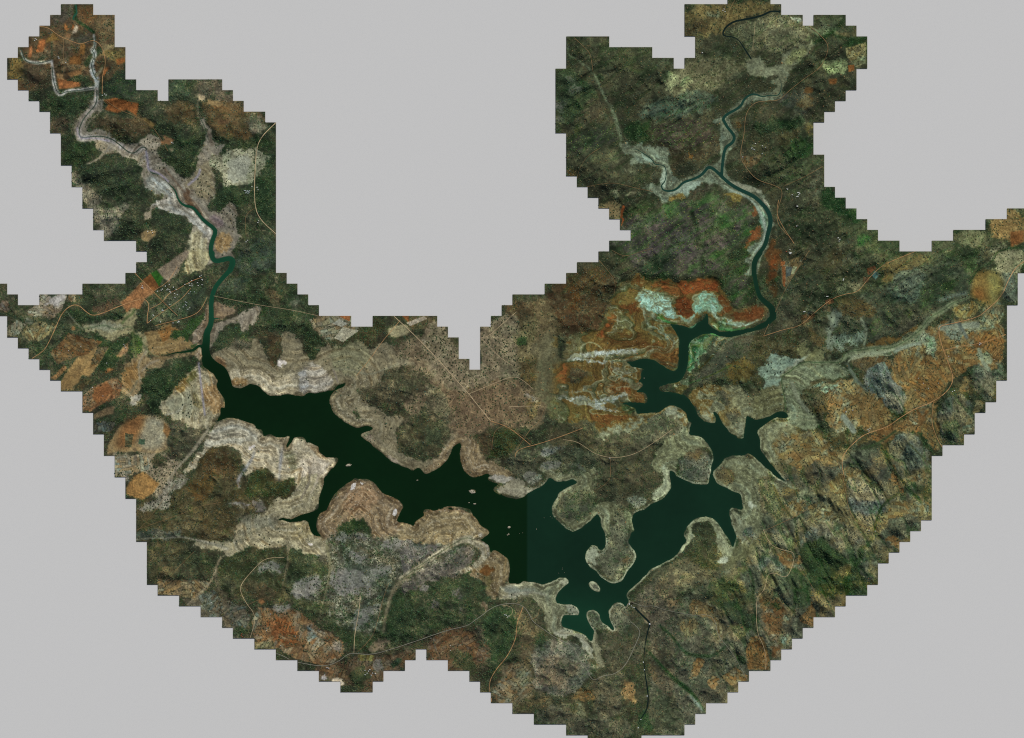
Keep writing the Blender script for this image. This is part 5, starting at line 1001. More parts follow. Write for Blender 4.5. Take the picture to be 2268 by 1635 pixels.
vein = wild*sst(1 - np.abs(2*fbm(24, 3, 431) - 1), .94, .985)*sst(n1, .46, .6)*.45
for A, v in ((R_, 134), (G_, 120), (B_, 94)): A += (v - A)*vein
gul = wild*(se*sst(gA, .86, .97) + ne*sst(gB, .88, .98)*.7 + (1 - np.clip(se + ne, 0, 1))*sst(gC, .93, .99)*.8)
R_ *= 1 - .30*gul; G_ *= 1 - .12*gul; B_ *= 1 - .28*gul
CH['den'] = np.clip(CH['den'] + .5*gul, 0, 1.1); CH['tr'] -= 9*gul; CH['tb'] -= 6*gul
wm = se*wild*sst(n1, .46, .62); R_ *= 1 + .20*wm; G_ *= 1 + .04*wm; B_ *= 1 - .12*wm
nw = ne*wild; R_ *= 1 - .13*nw; G_ *= 1 - .045*nw; B_ *= 1 - .10*nw
stg = nw*sst(fbm(20, 3, 801, -.60, 6.0), .52, .64)*sst(PXm, 2440, 2520)*(1 - sst(PXm, 3000, 3060))*sst(PYm, 760, 840)*.7; R_ *= 1 - .16*stg; G_ *= 1 + .20*stg; B_ *= 1 - .16*stg
# pale washes of sand along the drainage
wsh = sst(fbm(58, 5, 701), .56, .68)*sst(n2, .38, .58)*(wild*.35 + np.clip(CH['par'], 0, 1)*.55)*(.55 + .45*np.clip(sst(PXm, 2900, 3200) + se, 0, 1))
for A, v in ((R_, 128), (G_, 126), (B_, 106)): A += (v - A)*wsh
# crusted benches of the salt bowl
zs = sst(PXm, 2180, 2260)*(1 - sst(PXm, 2860, 2960))*sst(PYm, 1080, 1130)*(1 - sst(PYm, 1700, 1760))*np.clip(1.6*(LAB == 1), 0, 1)*(1 - sst(G_, 118, 140))
lev = fbm(110, 4, 601, .12, 1.7)*30 + DIST/22
def n1e(t, seed):
    T = np.random.RandomState(seed).rand(4096).astype(np.float32); i = np.floor(t).astype(int); f = t - i; f = f*f*(3-2*f)
    return T[i & 4095]*(1-f) + T[(i+1) & 4095]*f
q1, q2 = n1e(lev*2.6, 61), n1e(lev*.8 + 7, 62)
o_ = zs*sst(q2*.6 + n4*.4, .48, .62)*.8
R_ *= 1 + .22*o_; G_ *= 1 - .10*o_; B_ *= 1 - .34*o_
w_ = zs*sst(q1, .66, .88)*sst(n1*.5 + n2*.5, .42, .56)*.55
for A, v in ((R_, 176), (G_, 174), (B_, 156)): A += (v - A)*w_
cy_ = (PXm > 2180)*(PXm < 2960)*(PYm > 1080)*(PYm < 1660)*np.clip(1.6*(LAB == 1), 0, 1)*sst(B_ - .5*R_, 55, 80)
q3 = n1e(lev*3.6 + 11, 63); cb = cy_*np.clip(sst(1 - q3, .52, .72) + sst(n2, .54, .64), 0, 1)*.72
for A, v in ((R_, 118), (G_, 112), (B_, 84)): A += (v - A)*cb
k_ = zs*sst(1 - q1, .70, .92)*.30
R_ *= 1 - k_; G_ *= 1 - .8*k_; B_ *= 1 - k_
fm = box((LAB >= 2).astype(np.float32), 1); fang = n1*1.2 + .6
fs = vn((PXm*np.cos(fang) + PYm*np.sin(fang))/3.4, (PYm*np.cos(fang) - PXm*np.sin(fang))/60, 91)
lum *= 1 + fm*(.30*(fs - .5) + .34*(n4 - .5))
# contour rings of the falling lake level
wd_ = DIST + 26*(n1 - .5) + 7*(n2 - .5)
def n1d(t, seed):
    T = np.random.RandomState(seed).rand(4096).astype(np.float32); i = np.floor(t).astype(int); f = t - i; f = f*f*(3-2*f)
    return T[i & 4095]*(1-f) + T[(i+1) & 4095]*f
rg = n1d(wd_/2.9 + 50, 5)*.55 + n1d(wd_/8 + 9, 6)*.45
ringf = CH['ring']*(1 - .5*sst(DIST, 90, 260))*(.35 + .9*sst(n4, .35, .6))
lum *= 1 + .62*ringf*(rg - .5)
rw = sst(rg, .66, .86)*np.clip(ringf, 0, 1)*.40*(1 - .5*sst(PXm, 2000, 2200))*sst(R_, 112, 140)*(.25 + .75*sst(PYm, 1250, 1420))
for A, v in ((R_, 200), (G_, 195), (B_, 174)): A += (v - A)*rw
hue = n1d(wd_/15 + 3, 8) - .5
R_ *= 1 + .10*ringf*hue; B_ *= 1 - .12*ringf*hue
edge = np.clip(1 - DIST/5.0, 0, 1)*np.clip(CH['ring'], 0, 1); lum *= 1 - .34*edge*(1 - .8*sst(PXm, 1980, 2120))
brn = ringf*sst(n1d(wd_/17 + 21, 19), .45, .75)*(1 - sst(PXm, 2000, 2200)*.5); R_ *= 1 - .14*brn; G_ *= 1 - .19*brn; B_ *= 1 - .24*brn
rim = sst(PXm, 2000, 2120)*sst(PYm, 1600, 1750)*np.clip(1 - np.abs(DIST - 4.5)/4.5, 0, 1)*(.25 + .75*sst(n4*.6 + n2*.4, .38, .58))*.85
rim *= 1 - sst(PXm, 2500, 2530)*sst(PYm, 2405, 2430)
for A, v in ((R_, 172), (G_, 168), (B_, 146)): A += (v - A)*rim
band = np.exp(-((DIST + 5*(n2-.5) - 9)/5.0)**2)*np.clip(CH['ring'], 0, 1)*(.02 + .34*sst(n1, .48, .64)); lum *= 1 + band
# farmland: plots between contour banks, furrows following the slope
idx = np.nonzero(CH['par'] > .04)
px, py = PXm[idx], PYm[idx]; par = CH['par'][idx]
wx_ = px + 40*(fbm(120, 2, 501)[idx] - .5) + 5*(n4[idx] - .5); wy_ = py + 40*(fbm(120, 2, 511)[idx] - .5) + 5*(n1[idx] - .5)
Bs = 74.0; cx, cy = np.floor(wx_/Bs).astype(int), np.floor(wy_/Bs).astype(int); Tj = np.random.RandomState(13).rand(256, 256, 4).astype(np.float32)
d1 = np.full(px.shape, 1e9, np.float32); d2 = d1.copy(); A_ = np.zeros(px.shape, np.float32); Bi = np.zeros(px.shape, int)
for dj in (-1, 0, 1):
    for di in (-1, 0, 1):
        ci, cj = cx + di, cy + dj; T = Tj[cj & 255, ci & 255]
        d = np.hypot(wx_ - (ci + T[:, 0])*Bs, wy_ - (cj + T[:, 1])*Bs); k = d < d1
        d2 = np.where(k, d1, np.minimum(d2, d)); d1 = np.where(k, d, d1); A_ = np.where(k, T[:, 2]*3.14, A_); Bi = np.where(k, ci*31 + cj*17, Bi)
cur = 34*(fbm(120, 2, 521)[idx] - .5)
f1 = (wx_*np.cos(A_) + wy_*np.sin(A_) + cur)/13.0; f2 = (-wx_*np.sin(A_) + wy_*np.cos(A_))/34.0
i1 = np.floor(f1).astype(int); off = ((i1*37 + Bi) % 11)/11.0; i2 = np.floor(f2 + off).astype(int) + Bi
i2_ = np.floor(f2 + off).astype(int)
T = np.random.RandomState(3).rand(256, 256, 6).astype(np.float32)[i1 & 255, i2 & 255]
br = 1 + par*.30*(T[:, 2] - .5); hh = par*(T[:, 3] - .5)
e1 = np.minimum(f1 - i1, 1 - (f1 - i1)); e2 = (f2 + off) - i2_; e2 = np.minimum(e2, 1 - e2)
bd = np.maximum(np.maximum((1 - sst(e1, .05, .22))*(.15 + .85*sst(n2[idx], .44, .58)), .6*(1 - sst(e2, .01, .06))*sst(n2[idx], .40, .55)), 1.1*(1 - sst(d2 - d1, 1, 4))*sst(n4[idx], .40, .52))
fu = (f1*3.0) % 1; fur = (1 - sst(np.minimum(fu, 1 - fu), .08, .30))*(T[:, 4] > .6)*sst(n4[idx], .40, .55)
gr = (1 - .26*par*fur)*(1 - .34*par*bd)*br
tan = par*sst(n1[idx]*.65 + T[:, 5]*.35, .46, .62)
R_[idx] *= gr*(1 + .08*hh)*(1 - .04*tan); G_[idx] *= gr*(1 - .03*hh)*(1 + .10*tan); B_[idx] *= gr*(1 - .14*hh)*(1 + .16*tan)
# pale mounds on the drained shore
mb = np.zeros((NY, NX), np.float32); Sd = 9.0
idx = np.nonzero(CH['dot'] > .04); px, py = PXm[idx], PYm[idx]; cx, cy = np.floor(px/Sd).astype(int), np.floor(py/Sd).astype(int)
best = np.zeros(px.shape, np.float32)
Tj = np.random.RandomState(9).rand(256, 256, 4).astype(np.float32)
for dj in (-1, 0, 1):
    for di in (-1, 0, 1):
        ci, cj = cx + di, cy + dj; T = Tj[cj & 255, ci & 255]
        d = np.hypot(px - (ci + T[:, 0])*Sd, py - (cj + T[:, 1])*Sd)
        best = np.maximum(best, np.clip(1.35 + T[:, 2]*.5 - d/1.7, 0, 1)*(T[:, 3] < .30))
mb[idx] = best*CH['dot'][idx]
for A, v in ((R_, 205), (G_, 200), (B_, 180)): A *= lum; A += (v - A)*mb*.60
def lin(c):
    c = np.clip(c, 0, 255)/255.0; return np.where(c <= .04045, c/12.92, ((c + .055)/1.055)**2.4)
d_ = np.clip(R_ - G_, 0, None); dk = (1 - .11*sst(d_, 12, 45))*(1 - .07*np.clip(CH['ring'], 0, 1))
R_ = (R_ - .20*d_)*dk; G_ = (G_ + .05*d_)*dk; B_ = B_*(1 - .05*sst(d_, 10, 30))*dk
shd = np.clip(CH['ring'], 0, 1)*sst(PXm, 2050, 2200)*.10; R_ *= 1 - 1.1*shd; G_ *= 1 - shd; B_ *= 1 - 1.2*shd
east = sst(PXm, 1900, 2400)*(1 - sst(PYm, 2300, 2500)*.4)
B_ = np.maximum(B_, .56*np.minimum(R_, G_)); R_ *= 1 - .06*east; G_ *= 1 + .015*east; B_ *= 1 - .03*east
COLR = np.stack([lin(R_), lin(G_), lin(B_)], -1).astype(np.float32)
# height
inside = np.zeros((NY, NX), np.float32); inside[:-1, :-1] = cellmask
Eg = sst(jfa(inside < .5, 32), 2, 70)
Hh = .022 + .07*sst(DIST, 0, 140)
slope_relief = se*(1 - gA)*.80 + ne*(1 - gB)*.62
hil = 1 - np.abs(2*fbm(150, 4, 61) - 1); hs = 1 - np.abs(2*fbm(62, 3, 71, .7) - 1)
far = sst(DIST, 12, 150)
rel = box(CH['rel'], 10)
Hh += far*rel*(.75*hil**2 + .34*hs**2*(1 - .6*se) + slope_relief)
RID = [('F 1510,690 1535,780 1460,860 1380,930 1270,1020', 110, .75), ('L 560,620 640,760', 22, .25), ('L 640,560 720,740', 22, .25), ('L 760,470 820,640', 24, .3), ('L 860,450 930,560', 22, .25),
       ('F 1900,1310 1880,1420 1840,1520 1700,1620', 90, .5), ('F 1690,1200 1860,1300', 60, .4), ('F 80,480 230,440', 26, .2), ('F 70,560 240,520', 26, .22), ('F 70,650 200,600', 26, .2),
       ('A 480,1080 620,1020 780,1010', 60, .5), ('A 520,1160 640,1120 780,1100', 40, .3), ('A 640,600 900,560', 70, .4), ('A 700,740 900,900', 60, .35), ('A 1050,540 1160,600', 50, .3),
       ('A 1450,1500 1600,1420', 60, .5), ('A 1540,1600 1635,1540', 50, .4), ('B 1460,240 1600,140', 60, .4), ('B 1010,1000 1200,760', 60, .35), ('D 1950,1100 2100,950', 110, .6), ('D 1980,820 2100,780', 60, .3),
       ('H 650,300 520,500 330,680', 90, .5), ('H 200,620 60,860', 60, .4), ('I 900,430 960,560 1090,640', 70, .5), ('I 1250,520 1160,620 1060,800', 50, .3), ('I 780,640 860,840 900,1000', 60, .4), ('I 480,740 560,900', 70, .45),
       ('I 360,800 470,960', 60, .4), ('I 1200,560 1260,700', 60, .35), ('I 1000,440 1100,560', 40, .3), ('I 1240,100 1300,200', 50, .35), ('I 1360,50 1450,180', 50, .3), ('H 800,1010 900,1250', 50, .35), ('H 1180,1200 1200,1400', 70, .4), ('H 920,1420 1030,1600', 60, .35),
       ('J 200,640 480,640', 110, .5), ('J 560,860 760,740', 60, .35), ('J 1500,1000 1700,900', 50, .3), ('G 1060,760 1200,600 1380,520', 60, .4), ('J 1840,700 1940,500', 60, .35), ('E 420,880 520,800', 60, .3), ('E 700,890 840,860', 25, .15)]
for s, w, h in RID:
    A = np.zeros((NY, NX), np.float32); p = smooth(pts(s), False, 2)
    x0_, y0_ = p.min(0) - w*1.3; x1_, y1_ = p.max(0) + w*1.3
    ya, yb, xa, xb = max(0, int(gy(y0_))), min(NY, int(gy(y1_))), max(0, int(gx(x0_))), min(NX, int(gx(x1_)))
    if yb <= ya or xb <= xa: continue
    Y, X = PYm[ya:yb, xa:xb], PXm[ya:yb, xa:xb]; d = np.full(Y.shape, 1e9, np.float32)
    for a, b in zip(p[:-1], p[1:]):
        v = b - a; t = np.clip(((X-a[0])*v[0] + (Y-a[1])*v[1])/(v@v + 1e-9), 0, 1); d = np.minimum(d, np.hypot(X-a[0]-t*v[0], Y-a[1]-t*v[1]))
    d = d*(.75 + .6*n1[ya:yb, xa:xb])
    f = np.clip(1 - d/w, 0, 1)
    Hh[ya:yb, xa:xb] += h*(f**1.6)*sst(DIST[ya:yb, xa:xb], 8, 70)
Hh = .02 + (Hh - .02)*Eg
Hh += CH['rgh']*.016*(n3 - .35)*np.clip(DIST/8, 0, 1) + CH['rgh']*.030*(n2 - .4)*np.clip(DIST/16, 0, 1)*Eg
Hh += mb*.02
Hh = np.maximum(Hh, .008)
wv = np.clip((Wb - .5)*2, -1, 1)
Hh = np.where(Wb > .02, np.where(wv > 0, -.03*np.clip(wv*1.5, 0, 1), np.minimum(Hh, .012*(-wv) + .001)), Hh).astype(np.float32)
def hat(px, py, r=0):
    i = int(round(gy(py))); j = int(round(gx(px))); i = min(max(i, 0), NY-1); j = min(max(j, 0), NX-1)
    return float(Hh[max(0, i-r):i+r+1, max(0, j-r):j+r+1].max())
def WX(px): return (px - 2048)/U
def WY(py): return (1476.5 - py)/U

# ---------------------------------------------------------------- materials
def principled(name, rough=.9, spec=.15):
    m = bpy.data.materials.new(name); m.use_nodes = True; b = m.node_tree.nodes['Principled BSDF']
    b.inputs['Roughness'].default_value = rough; b.inputs['Specular IOR Level'].default_value = spec
    return m, m.node_tree, b
def attr_mat(name, rough=.95, spec=.05, scale=14.0, lo=.86, hi=1.14, bump=0.0):
    """vertex colour laid down by the survey, broken up by a fine noise"""
    m, t, b = principled(name, rough, spec)
    a = t.nodes.new('ShaderNodeVertexColor'); a.layer_name = 'Col'
    tc = t.nodes.new('ShaderNodeTexCoord'); n = t.nodes.new('ShaderNodeTexNoise'); n.inputs['Scale'].default_value = scale; n.inputs['Detail'].default_value = 4
    t.links.new(tc.outputs['Object'], n.inputs['Vector'])
    r = t.nodes.new('ShaderNodeMapRange'); r.inputs[1].default_value = .3; r.inputs[2].default_value = .7; r.inputs[3].default_value = lo; r.inputs[4].default_value = hi
    t.links.new(n.outputs['Fac'], r.inputs[0])
    v = t.nodes.new('ShaderNodeVectorMath'); v.operation = 'SCALE'
    t.links.new(a.outputs['Color'], v.inputs[0]); t.links.new(r.outputs[0], v.inputs['Scale']); t.links.new(v.outputs[0], b.inputs['Base Color'])
    if bump:
        bp = t.nodes.new('ShaderNodeBump'); bp.inputs['Strength'].default_value = bump; bp.inputs['Distance'].default_value = .01
        t.links.new(n.outputs['Fac'], bp.inputs['Height']); t.links.new(bp.outputs[0], b.inputs['Normal'])
    return m
def flat_mat(name, rgb, rough=.85, spec=.15, var=.12, scale=9.0):
    m, t, b = principled(name, rough, spec)
    c = lin(np.array(rgb, float)); n = t.nodes.new('ShaderNodeTexNoise'); n.inputs['Scale'].default_value = scale; n.inputs['Detail'].default_value = 5
    tc = t.nodes.new('ShaderNodeTexCoord'); t.links.new(tc.outputs['Object'], n.inputs['Vector'])
    r = t.nodes.new('ShaderNodeValToRGB'); r.color_ramp.elements[0].position = .3; r.color_ramp.elements[1].position = .7
    r.color_ramp.elements[0].color = (*(c*(1-var)), 1); r.color_ramp.elements[1].color = (*(c*(1+var)), 1)
    t.links.new(n.outputs['Fac'], r.inputs[0]); t.links.new(r.outputs[0], b.inputs['Base Color'])
    return m
M_land = attr_mat('dry_ground'); M_field = attr_mat('ploughed_earth', scale=20); M_shore = attr_mat('lake_bed_silt', scale=18)
M_water = attr_mat('lake_water', rough=.32, spec=.06, scale=1.3, lo=.96, hi=1.04, bump=.05)
M_leaf = attr_mat('leaves', rough=.8, spec=.05, scale=60, lo=.8, hi=1.2)

def np_mesh(name, V, F, cols=None, mat=None, smooth_=True, parent=None):
    """V (n,3), F (m,k) with k = 3 or 4"""
    me = bpy.data.meshes.new(name); k = F.shape[1]
    me.vertices.add(len(V)); me.vertices.foreach_set('co', V.astype(np.float32).ravel())
    me.loops.add(F.size); me.loops.foreach_set('vertex_index', F.astype(np.int32).ravel())
    me.polygons.add(len(F)); me.polygons.foreach_set('loop_start', np.arange(0, F.size, k, dtype=np.int32))
    me.polygons.foreach_set('use_smooth', np.full(len(F), smooth_))
    me.update(calc_edges=True)
    if cols is not None:
        at = me.color_attributes.new('Col', 'FLOAT_COLOR', 'POINT'); c4 = np.ones((len(V), 4), np.float32); c4[:, :3] = cols; at.data.foreach_set('color', c4.ravel())
    if mat: me.materials.append(mat)
    o = bpy.data.objects.new(name, me); COL.objects.link(o); o.parent = parent
    return o
VI = np.arange(NY*NX).reshape(NY, NX)
def grid_obj(name, cm, Z, cols, mat, step=1):
    """mesh of the map cells chosen in cm"""
    ii, jj = np.nonzero(cm); ii = ii*step; jj = jj*step
    q = np.stack([VI[ii, jj], VI[ii+step, jj], VI[ii+step, jj+step], VI[ii, jj+step]], 1)
    u, inv = np.unique(q.ravel(), return_inverse=True)
    iy, ix = u//NX, u % NX
    V = np.stack([WX(X0 + ix*CS), WY(Y0 + iy*CS), Z[iy, ix] if hasattr(Z, 'shape') else np.full(len(u), Z)], 1)
    return np_mesh(name, V, inv.reshape(-1, 4), cols[iy, ix], mat)
# grey sheet round the survey
gm = flat_mat('grey_ground', (192, 192, 192), .95, 0.0, 0.0)
g = np_mesh('ground', np.array([[-400, -400, -.04], [400, -400, -.04], [400, 400, -.04], [-400, 400, -.04]]), np.array([[0, 1, 2, 3]]), mat=gm); g['kind'] = 'structure'; g['label'] = 'plain pale grey ground around the stepped map of land'
labc = LAB[:-1, :-1]
o = grid_obj('terrain', cellmask & (labc == 0), Hh, COLR, M_land); tag(o, 'wooded brown and green hills and savanna around the lake', kind='structure')
o = grid_obj('shore', cellmask & (labc == 1), Hh, COLR, M_shore); tag(o, 'pale drained lake bed with contour rings along the water', kind='structure')
for i, (k, lb) in enumerate(FIELDS):
    cm = cellmask & (labc == k)
    if cm.sum() < 12: continue
    o = grid_obj('field', cm, Hh, COLR, M_field); tag(o, lb, kind='structure')
# water sheet: greener and darker west of the survey seam
near = box((Wb > .01).astype(np.float32), 3) > .001
wc = np.zeros((NY, NX, 3), np.float32)
wn = fbm(220, 3, 91)
wl = np.array([8, 30, 13.]); wr = np.array([16, 40, 28.])
seam = (PXm > 2107 + 2*np.sin(PYm/40)).astype(np.float32)
riv = np.clip(sst(1350 - PYm, -120, 90)*(PXm < 1200), 0, 1)
for k in range(3):
    c = wl[k] + (wr[k] - wl[k])*seam
    c = c + ((22, 62, 45)[k] - c)*riv*.85
    c = c*(1 + .14*(wn - .5)*2)
    fk = ((PXm > 2200)).astype(np.float32)*sst(PYm, 2300, 2460)*.5; c = c + ((24, 66, 46)[k] - c)*fk*np.clip(1 - np.hypot(PXm-2340, PYm-2470)/260, 0, 1)
    up = np.clip((1080 - PYm)/200, 0, 1)*(PXm > 2000); c = c + ((22, 50, 42)[k] - c)*up
    gorge = ((PXm > 2520) & (PYm > 2420)) | ((PXm > 2850) & (PYm < 320)); c = np.where(gorge, (14, 26, 24)[k], c)
    teal = (PXm < 400) & (PYm < 200); c = np.where(teal, (30, 66, 50)[k], c)
    shal = np.clip(1 - box(W, 5), 0, 1)
    c = c*(1 + .15*np.clip(shal*2 - .3, 0, 1))
    wc[..., k] = lin(c)
wcm = near[:-1:4, :-1:4] & cellmask[::4, ::4]
cov = near[:NY-1, :NX-1].reshape((NY-1)//4, 4, (NX-1)//4, 4).any((1, 3)) & cellmask.reshape((NY-1)//4, 4, (NX-1)//4, 4).all((1, 3))
WZ = np.zeros((NY, NX), np.float32)
o = grid_obj('water', cov, WZ, wc, M_water, 4); tag(o, 'dark green water of the lake and its river arms', kind='structure')

# ---------------------------------------------------------------- roads
M_dirt = flat_mat('orange_dirt_road', (170, 132, 90), var=.3, scale=3); M_tan = flat_mat('tan_track', (176, 158, 124), var=.2, scale=3); M_pave = flat_mat('grey_tarred_road', (122, 122, 108), var=.15, scale=3)
M_faint = flat_mat('faint_track', (126, 104, 72), var=.3, scale=3)
def ribbon(name, s, w, mat, label, sm=2, lift=.014):
    p = smooth(pts(s), False, sm)
    q = [p[0]]
    for a, b in zip(p[:-1], p[1:]):
        n = max(1, int(np.hypot(*(b-a))/3.0)); q += [a + (b-a)*(i+1)/n for i in range(n)]
    q = np.array(q); d = np.gradient(q, axis=0); L_ = np.hypot(d[:, 0], d[:, 1])[:, None] + 1e-9; nrm = np.stack([-d[:, 1], d[:, 0]], 1)/L_
    keep = [i for i in range(len(q)) if 0 <= gx(q[i, 0]) < NX-1 and 0 <= gy(q[i, 1]) < NY-1 and cellmask[int(gy(q[i, 1])), int(gx(q[i, 0]))]]
    if len(keep) < 2: return
    V = []; 
    for i in range(len(q)):
        h = hat(q[i, 0], q[i, 1], 1) + lift
        for sd in (-1, 1):
            V.append((WX(q[i, 0] + nrm[i, 0]*sd*w/2), WY(q[i, 1] + nrm[i, 1]*sd*w/2), h))
    ks = set(keep)
    F = [(2*i, 2*i+1, 2*i+3, 2*i+2) for i in range(len(q)-1) if i in ks and i+1 in ks]
    o = np_mesh(name, np.array(V), np.array(F), mat=mat, smooth_=True); tag(o, label, kind='structure'); return o
RD = [('B 210,710 290,660 330,590 370,500 410,410 470,360 520,362 560,400 610,435 700,405 790,365 900,325 950,320 980,360 965,430 965,480', 3.2, 'D', 'orange dirt road curving past the big ploughed field'),
 ('B 880,150 1000,270 1070,340 1130,400 1165,430', 2.2, 'D', 'straight orange track through the riverside village'), ('B 940,320 1000,270 1100,215 1160,110', 2, 'D', 'field edge track beside the green crop'),
 ('B 1020,495 1160,460 1250,435 1310,400 1355,310', 2.2, 'D', 'loop road by the river bank'), ('B 985,385 1060,350 1110,280 1160,262 1250,205 1320,180', 2.2, 'D', 'village street with houses'), ('B 965,480 1060,410 1150,350 1200,310 1250,250', 2, 'D', 'second village street'),
 ('A 1640,730 1560,810 1525,880 1515,1050 1515,1230 1550,1310 1640,1390', 3.4, 'T', 'tan road running south past the fenced pasture'), ('A 236,158 290,165 350,215 410,240 480,268 555,238 600,265 625,330 630,390 610,450 610,560', 2.4, 'D', 'orange road winding between two river branches'),
 ('A 380,230 382,500', 1.6, 'D', 'straight farm track to the red fields'), ('A 620,590 700,650 800,690 900,740 960,830 1000,900', 1.8, 'D', 'track cutting through the orange field'), ('A 1515,1240 1455,1280 1465,1400', 1.6, 'D', 'side track off the tan road'),
 ('C 1150,243 1280,360 1440,530 1640,755 E 260,560 390,720', 3.0, 'T', 'long straight tan road across the savanna'), ('E 390,720 470,745 530,780 625,860', 2.6, 'D', 'orange end of the straight road'), ('E 260,560 400,500 530,448 600,490 640,530', 2, 'T', 'branch track to the east of the straight road'),
 ('E 500,635 600,632 690,630', 2.2, 'T', 'short pale track'), ('E 535,935 545,888 700,850 880,785 940,760', 2.4, 'D', 'orange track beside the rocky ridge'), ('E 545,888 630,760 680,730 710,640', 1.8, 'D', 'track joining the straight road'),
 ('E 325,230 380,215 440,160 545,70', 1.8, 'T', 'thin track through the dotted savanna'), ('E 340,235 440,340 520,390', 1.8, 'T', 'thin track past a small pan'), ('E 820,830 900,840 960,880 1010,915 1100,940 1200,930 1280,900 1370,840 1470,770', 1.8, 'T', 'track along the central peninsula'),
 ('E 1100,940 1105,1050 1080,1090 1020,1130', 1.6, 'D', 'track south along the central peninsula'), ('E 625,860 640,840 470,745', 1.2, 'D', 'shortcut track'), ('E 470,745 410,775 395,890', 1.8, 'D', 'loop track round the green hill'),
 ('C 930,600 1020,490 1080,400 1150,320 1190,270', 2, 'D', 'track from the shore to the straight road'), ('C 80,125 350,180 560,210 700,243', 1.4, 'T', 'cut line through the dark forest'), ('C 1440,820 1540,700 1440,740', 1.0, 'T', 'faint track'),
 ('D 910,1182 945,1080 940,1000 890,940 840,850 845,790 930,690 1020,600 1160,600', 2.2, 'T', 'road curving north from the farmland'), ('D 1250,1360 1400,1388 1480,1385 1560,1350 1620,1300 1660,1292 1790,1308 1950,1260 2180,1185 J 200,900 350,850 490,820 540,780 600,740 640,705 720,665 830,655 900,680 940,740 960,790 1060,860 1120,905 1240,960 1270,1000 1310,1090 1360,1140 1375,1190 1410,1218 1460,1180 1560,1170 1640,1100 1700,970 1740,880 1730,840 1670,790', 2.8, 'P', 'grey tarred road from the farmland to the dam'),
 ('D 1094,1295 1140,1310 1190,1338', 3, 'P', 'grey tarred road end at the map step'), ('D 1665,1290 1670,1150 1700,1000 1712,880', 2.6, 'T', 'pale track north through the forest'), ('D 1690,1285 1800,1180 1840,1050 1880,880 1920,780', 1.6, 'D', 'orange track beside the pale valley'),
 ('D 890,945 960,910 1020,895', 1.2, 'D', 'side track'), ('D 80,400 250,340 450,270 560,220 700,200', 1.6, 'D', 'orange footpath over the brown rise'), ('D 90,405 160,340 280,180 370,60', 1.4, 'D', 'footpath over the grey plain'), ('D 250,840 380,680 500,560', 1.4, 'D', 'footpath by the terraced fields'),
 ('J 893,680 845,800 845,900 780,1040 690,1140 640,1240 665,1372', 2.8, 'D', 'orange road going south from the tarred road'), ('J 1680,655 1710,660 1770,685 1830,670 1900,700 1992,720 I 160,920 250,940 320,930 370,960 380,1050 460,1140 550,1300', 2.0, 'P', 'grey road east of the dam wall'),
 ('J 1010,700 1000,750 950,775', 1.8, 'D', 'orange lane by the camp'), ('J 740,670 810,680 820,730 770,760', 1.4, 'T', 'lane to the lodge'), ('J 1640,700 1665,760 1600,715', 1.4, 'D', 'loop lane beside the dam'),
 ('H 1640,358 1580,400 1530,480 1490,580 1400,660 1350,700 1180,740 1125,750 1120,800 1150,900 1190,1000 1210,1060 1180,1130 1090,1200 980,1240 880,1300 820,1350 700,1385 640,1420 560,1500 540,1560 560,1650', 3.2, 'D', 'orange road sweeping through the contour farmland'),
 ('H 1090,1200 1075,1320 1110,1420 1150,1480', 2.2, 'D', 'orange road going south from the farm junction'), ('H 1150,895 1250,870 1390,850 1520,800', 2.2, 'D', 'orange road to the eastern village'), ('H 80,810 200,770 300,750 380,670 480,590 560,560 640,550 700,470 780,390 900,340 1000,300', 2.0, 'D', 'orange track along the foot of the ridge'),
 ('H 840,900 900,1010 960,1110 1010,1150', 1.8, 'D', 'track from the creek to the farmland'), ('H 80,810 100,760 160,650 200,540 350,300', 1.8, 'D', 'farm track beside the furrowed plots'), ('H 170,0 155,80 200,170 260,260', 2, 'D', 'road down to the white sheds'), ('H 700,1385 720,1430', 1.5, 'D', 'lane'),
 ('F 1570,155 1640,215 1685,270 1670,340 1630,410 1540,470 1450,540 1390,600 1320,600 1240,610 1190,680 1185,800 1155,930 1200,1010 1260,1075 1390,1110 1415,1150 1380,1250 1380,1330 1440,1400', 2.6, 'D', 'orange road following the north eastern river arm'),
 ('F 186,1080 205,1000 250,930 330,880', 1.4, 'D', 'track over the western hill'), ('F 250,1110 400,1085 520,1115 640,1140', 1.6, 'D', 'orange track south of the river bend'), ('F 175,225 230,280 270,320 285,430', 1.8, 'D', 'track to the river crossing'), ('F 1130,0 1100,50 1075,110', 1.8, 'D', 'track by the northern farmstead'),
 ('F 400,1490 470,1530 560,1500 640,1480', 1.6, 'D', 'track on the striped hill'), ('F 1235,290 1250,130', 1.2, 'T', 'straight cut line'), ('F 1415,1110 1550,1050 1650,990', 1.8, 'D', 'track up to the pass'), ('G 430,50 540,180 530,260', 1.6, 'D', 'track beside the red bush'),
 ('I 1060,60 1100,180 1120,320 1160,410 1250,450', 2.2, 'D', 'orange road among the grey kopjes'), ('I 640,450 680,540 760,570 820,580 810,650 770,730 700,690 660,710 650,790 610,830', 2.0, 'T', 'winding pale road between kopjes'), ('I 610,830 600,870 605,1040 640,1100 660,1180 655,1245', 2.0, 'T', 'pale road through the red strip'),
 ('I 640,460 820,380 900,330', 2.0, 'D', 'orange road across the saddle'), ('I 830,660 900,740 930,800', 1.6, 'D', 'track down the green valley')]
for s, w, k, lb in RD: ribbon('road', s, w*.70, M_faint if k == 'D' and (s[0] in 'FLI' or w < 1.9) else {'D': M_dirt, 'T': M_tan, 'P': M_pave}[k], lb)

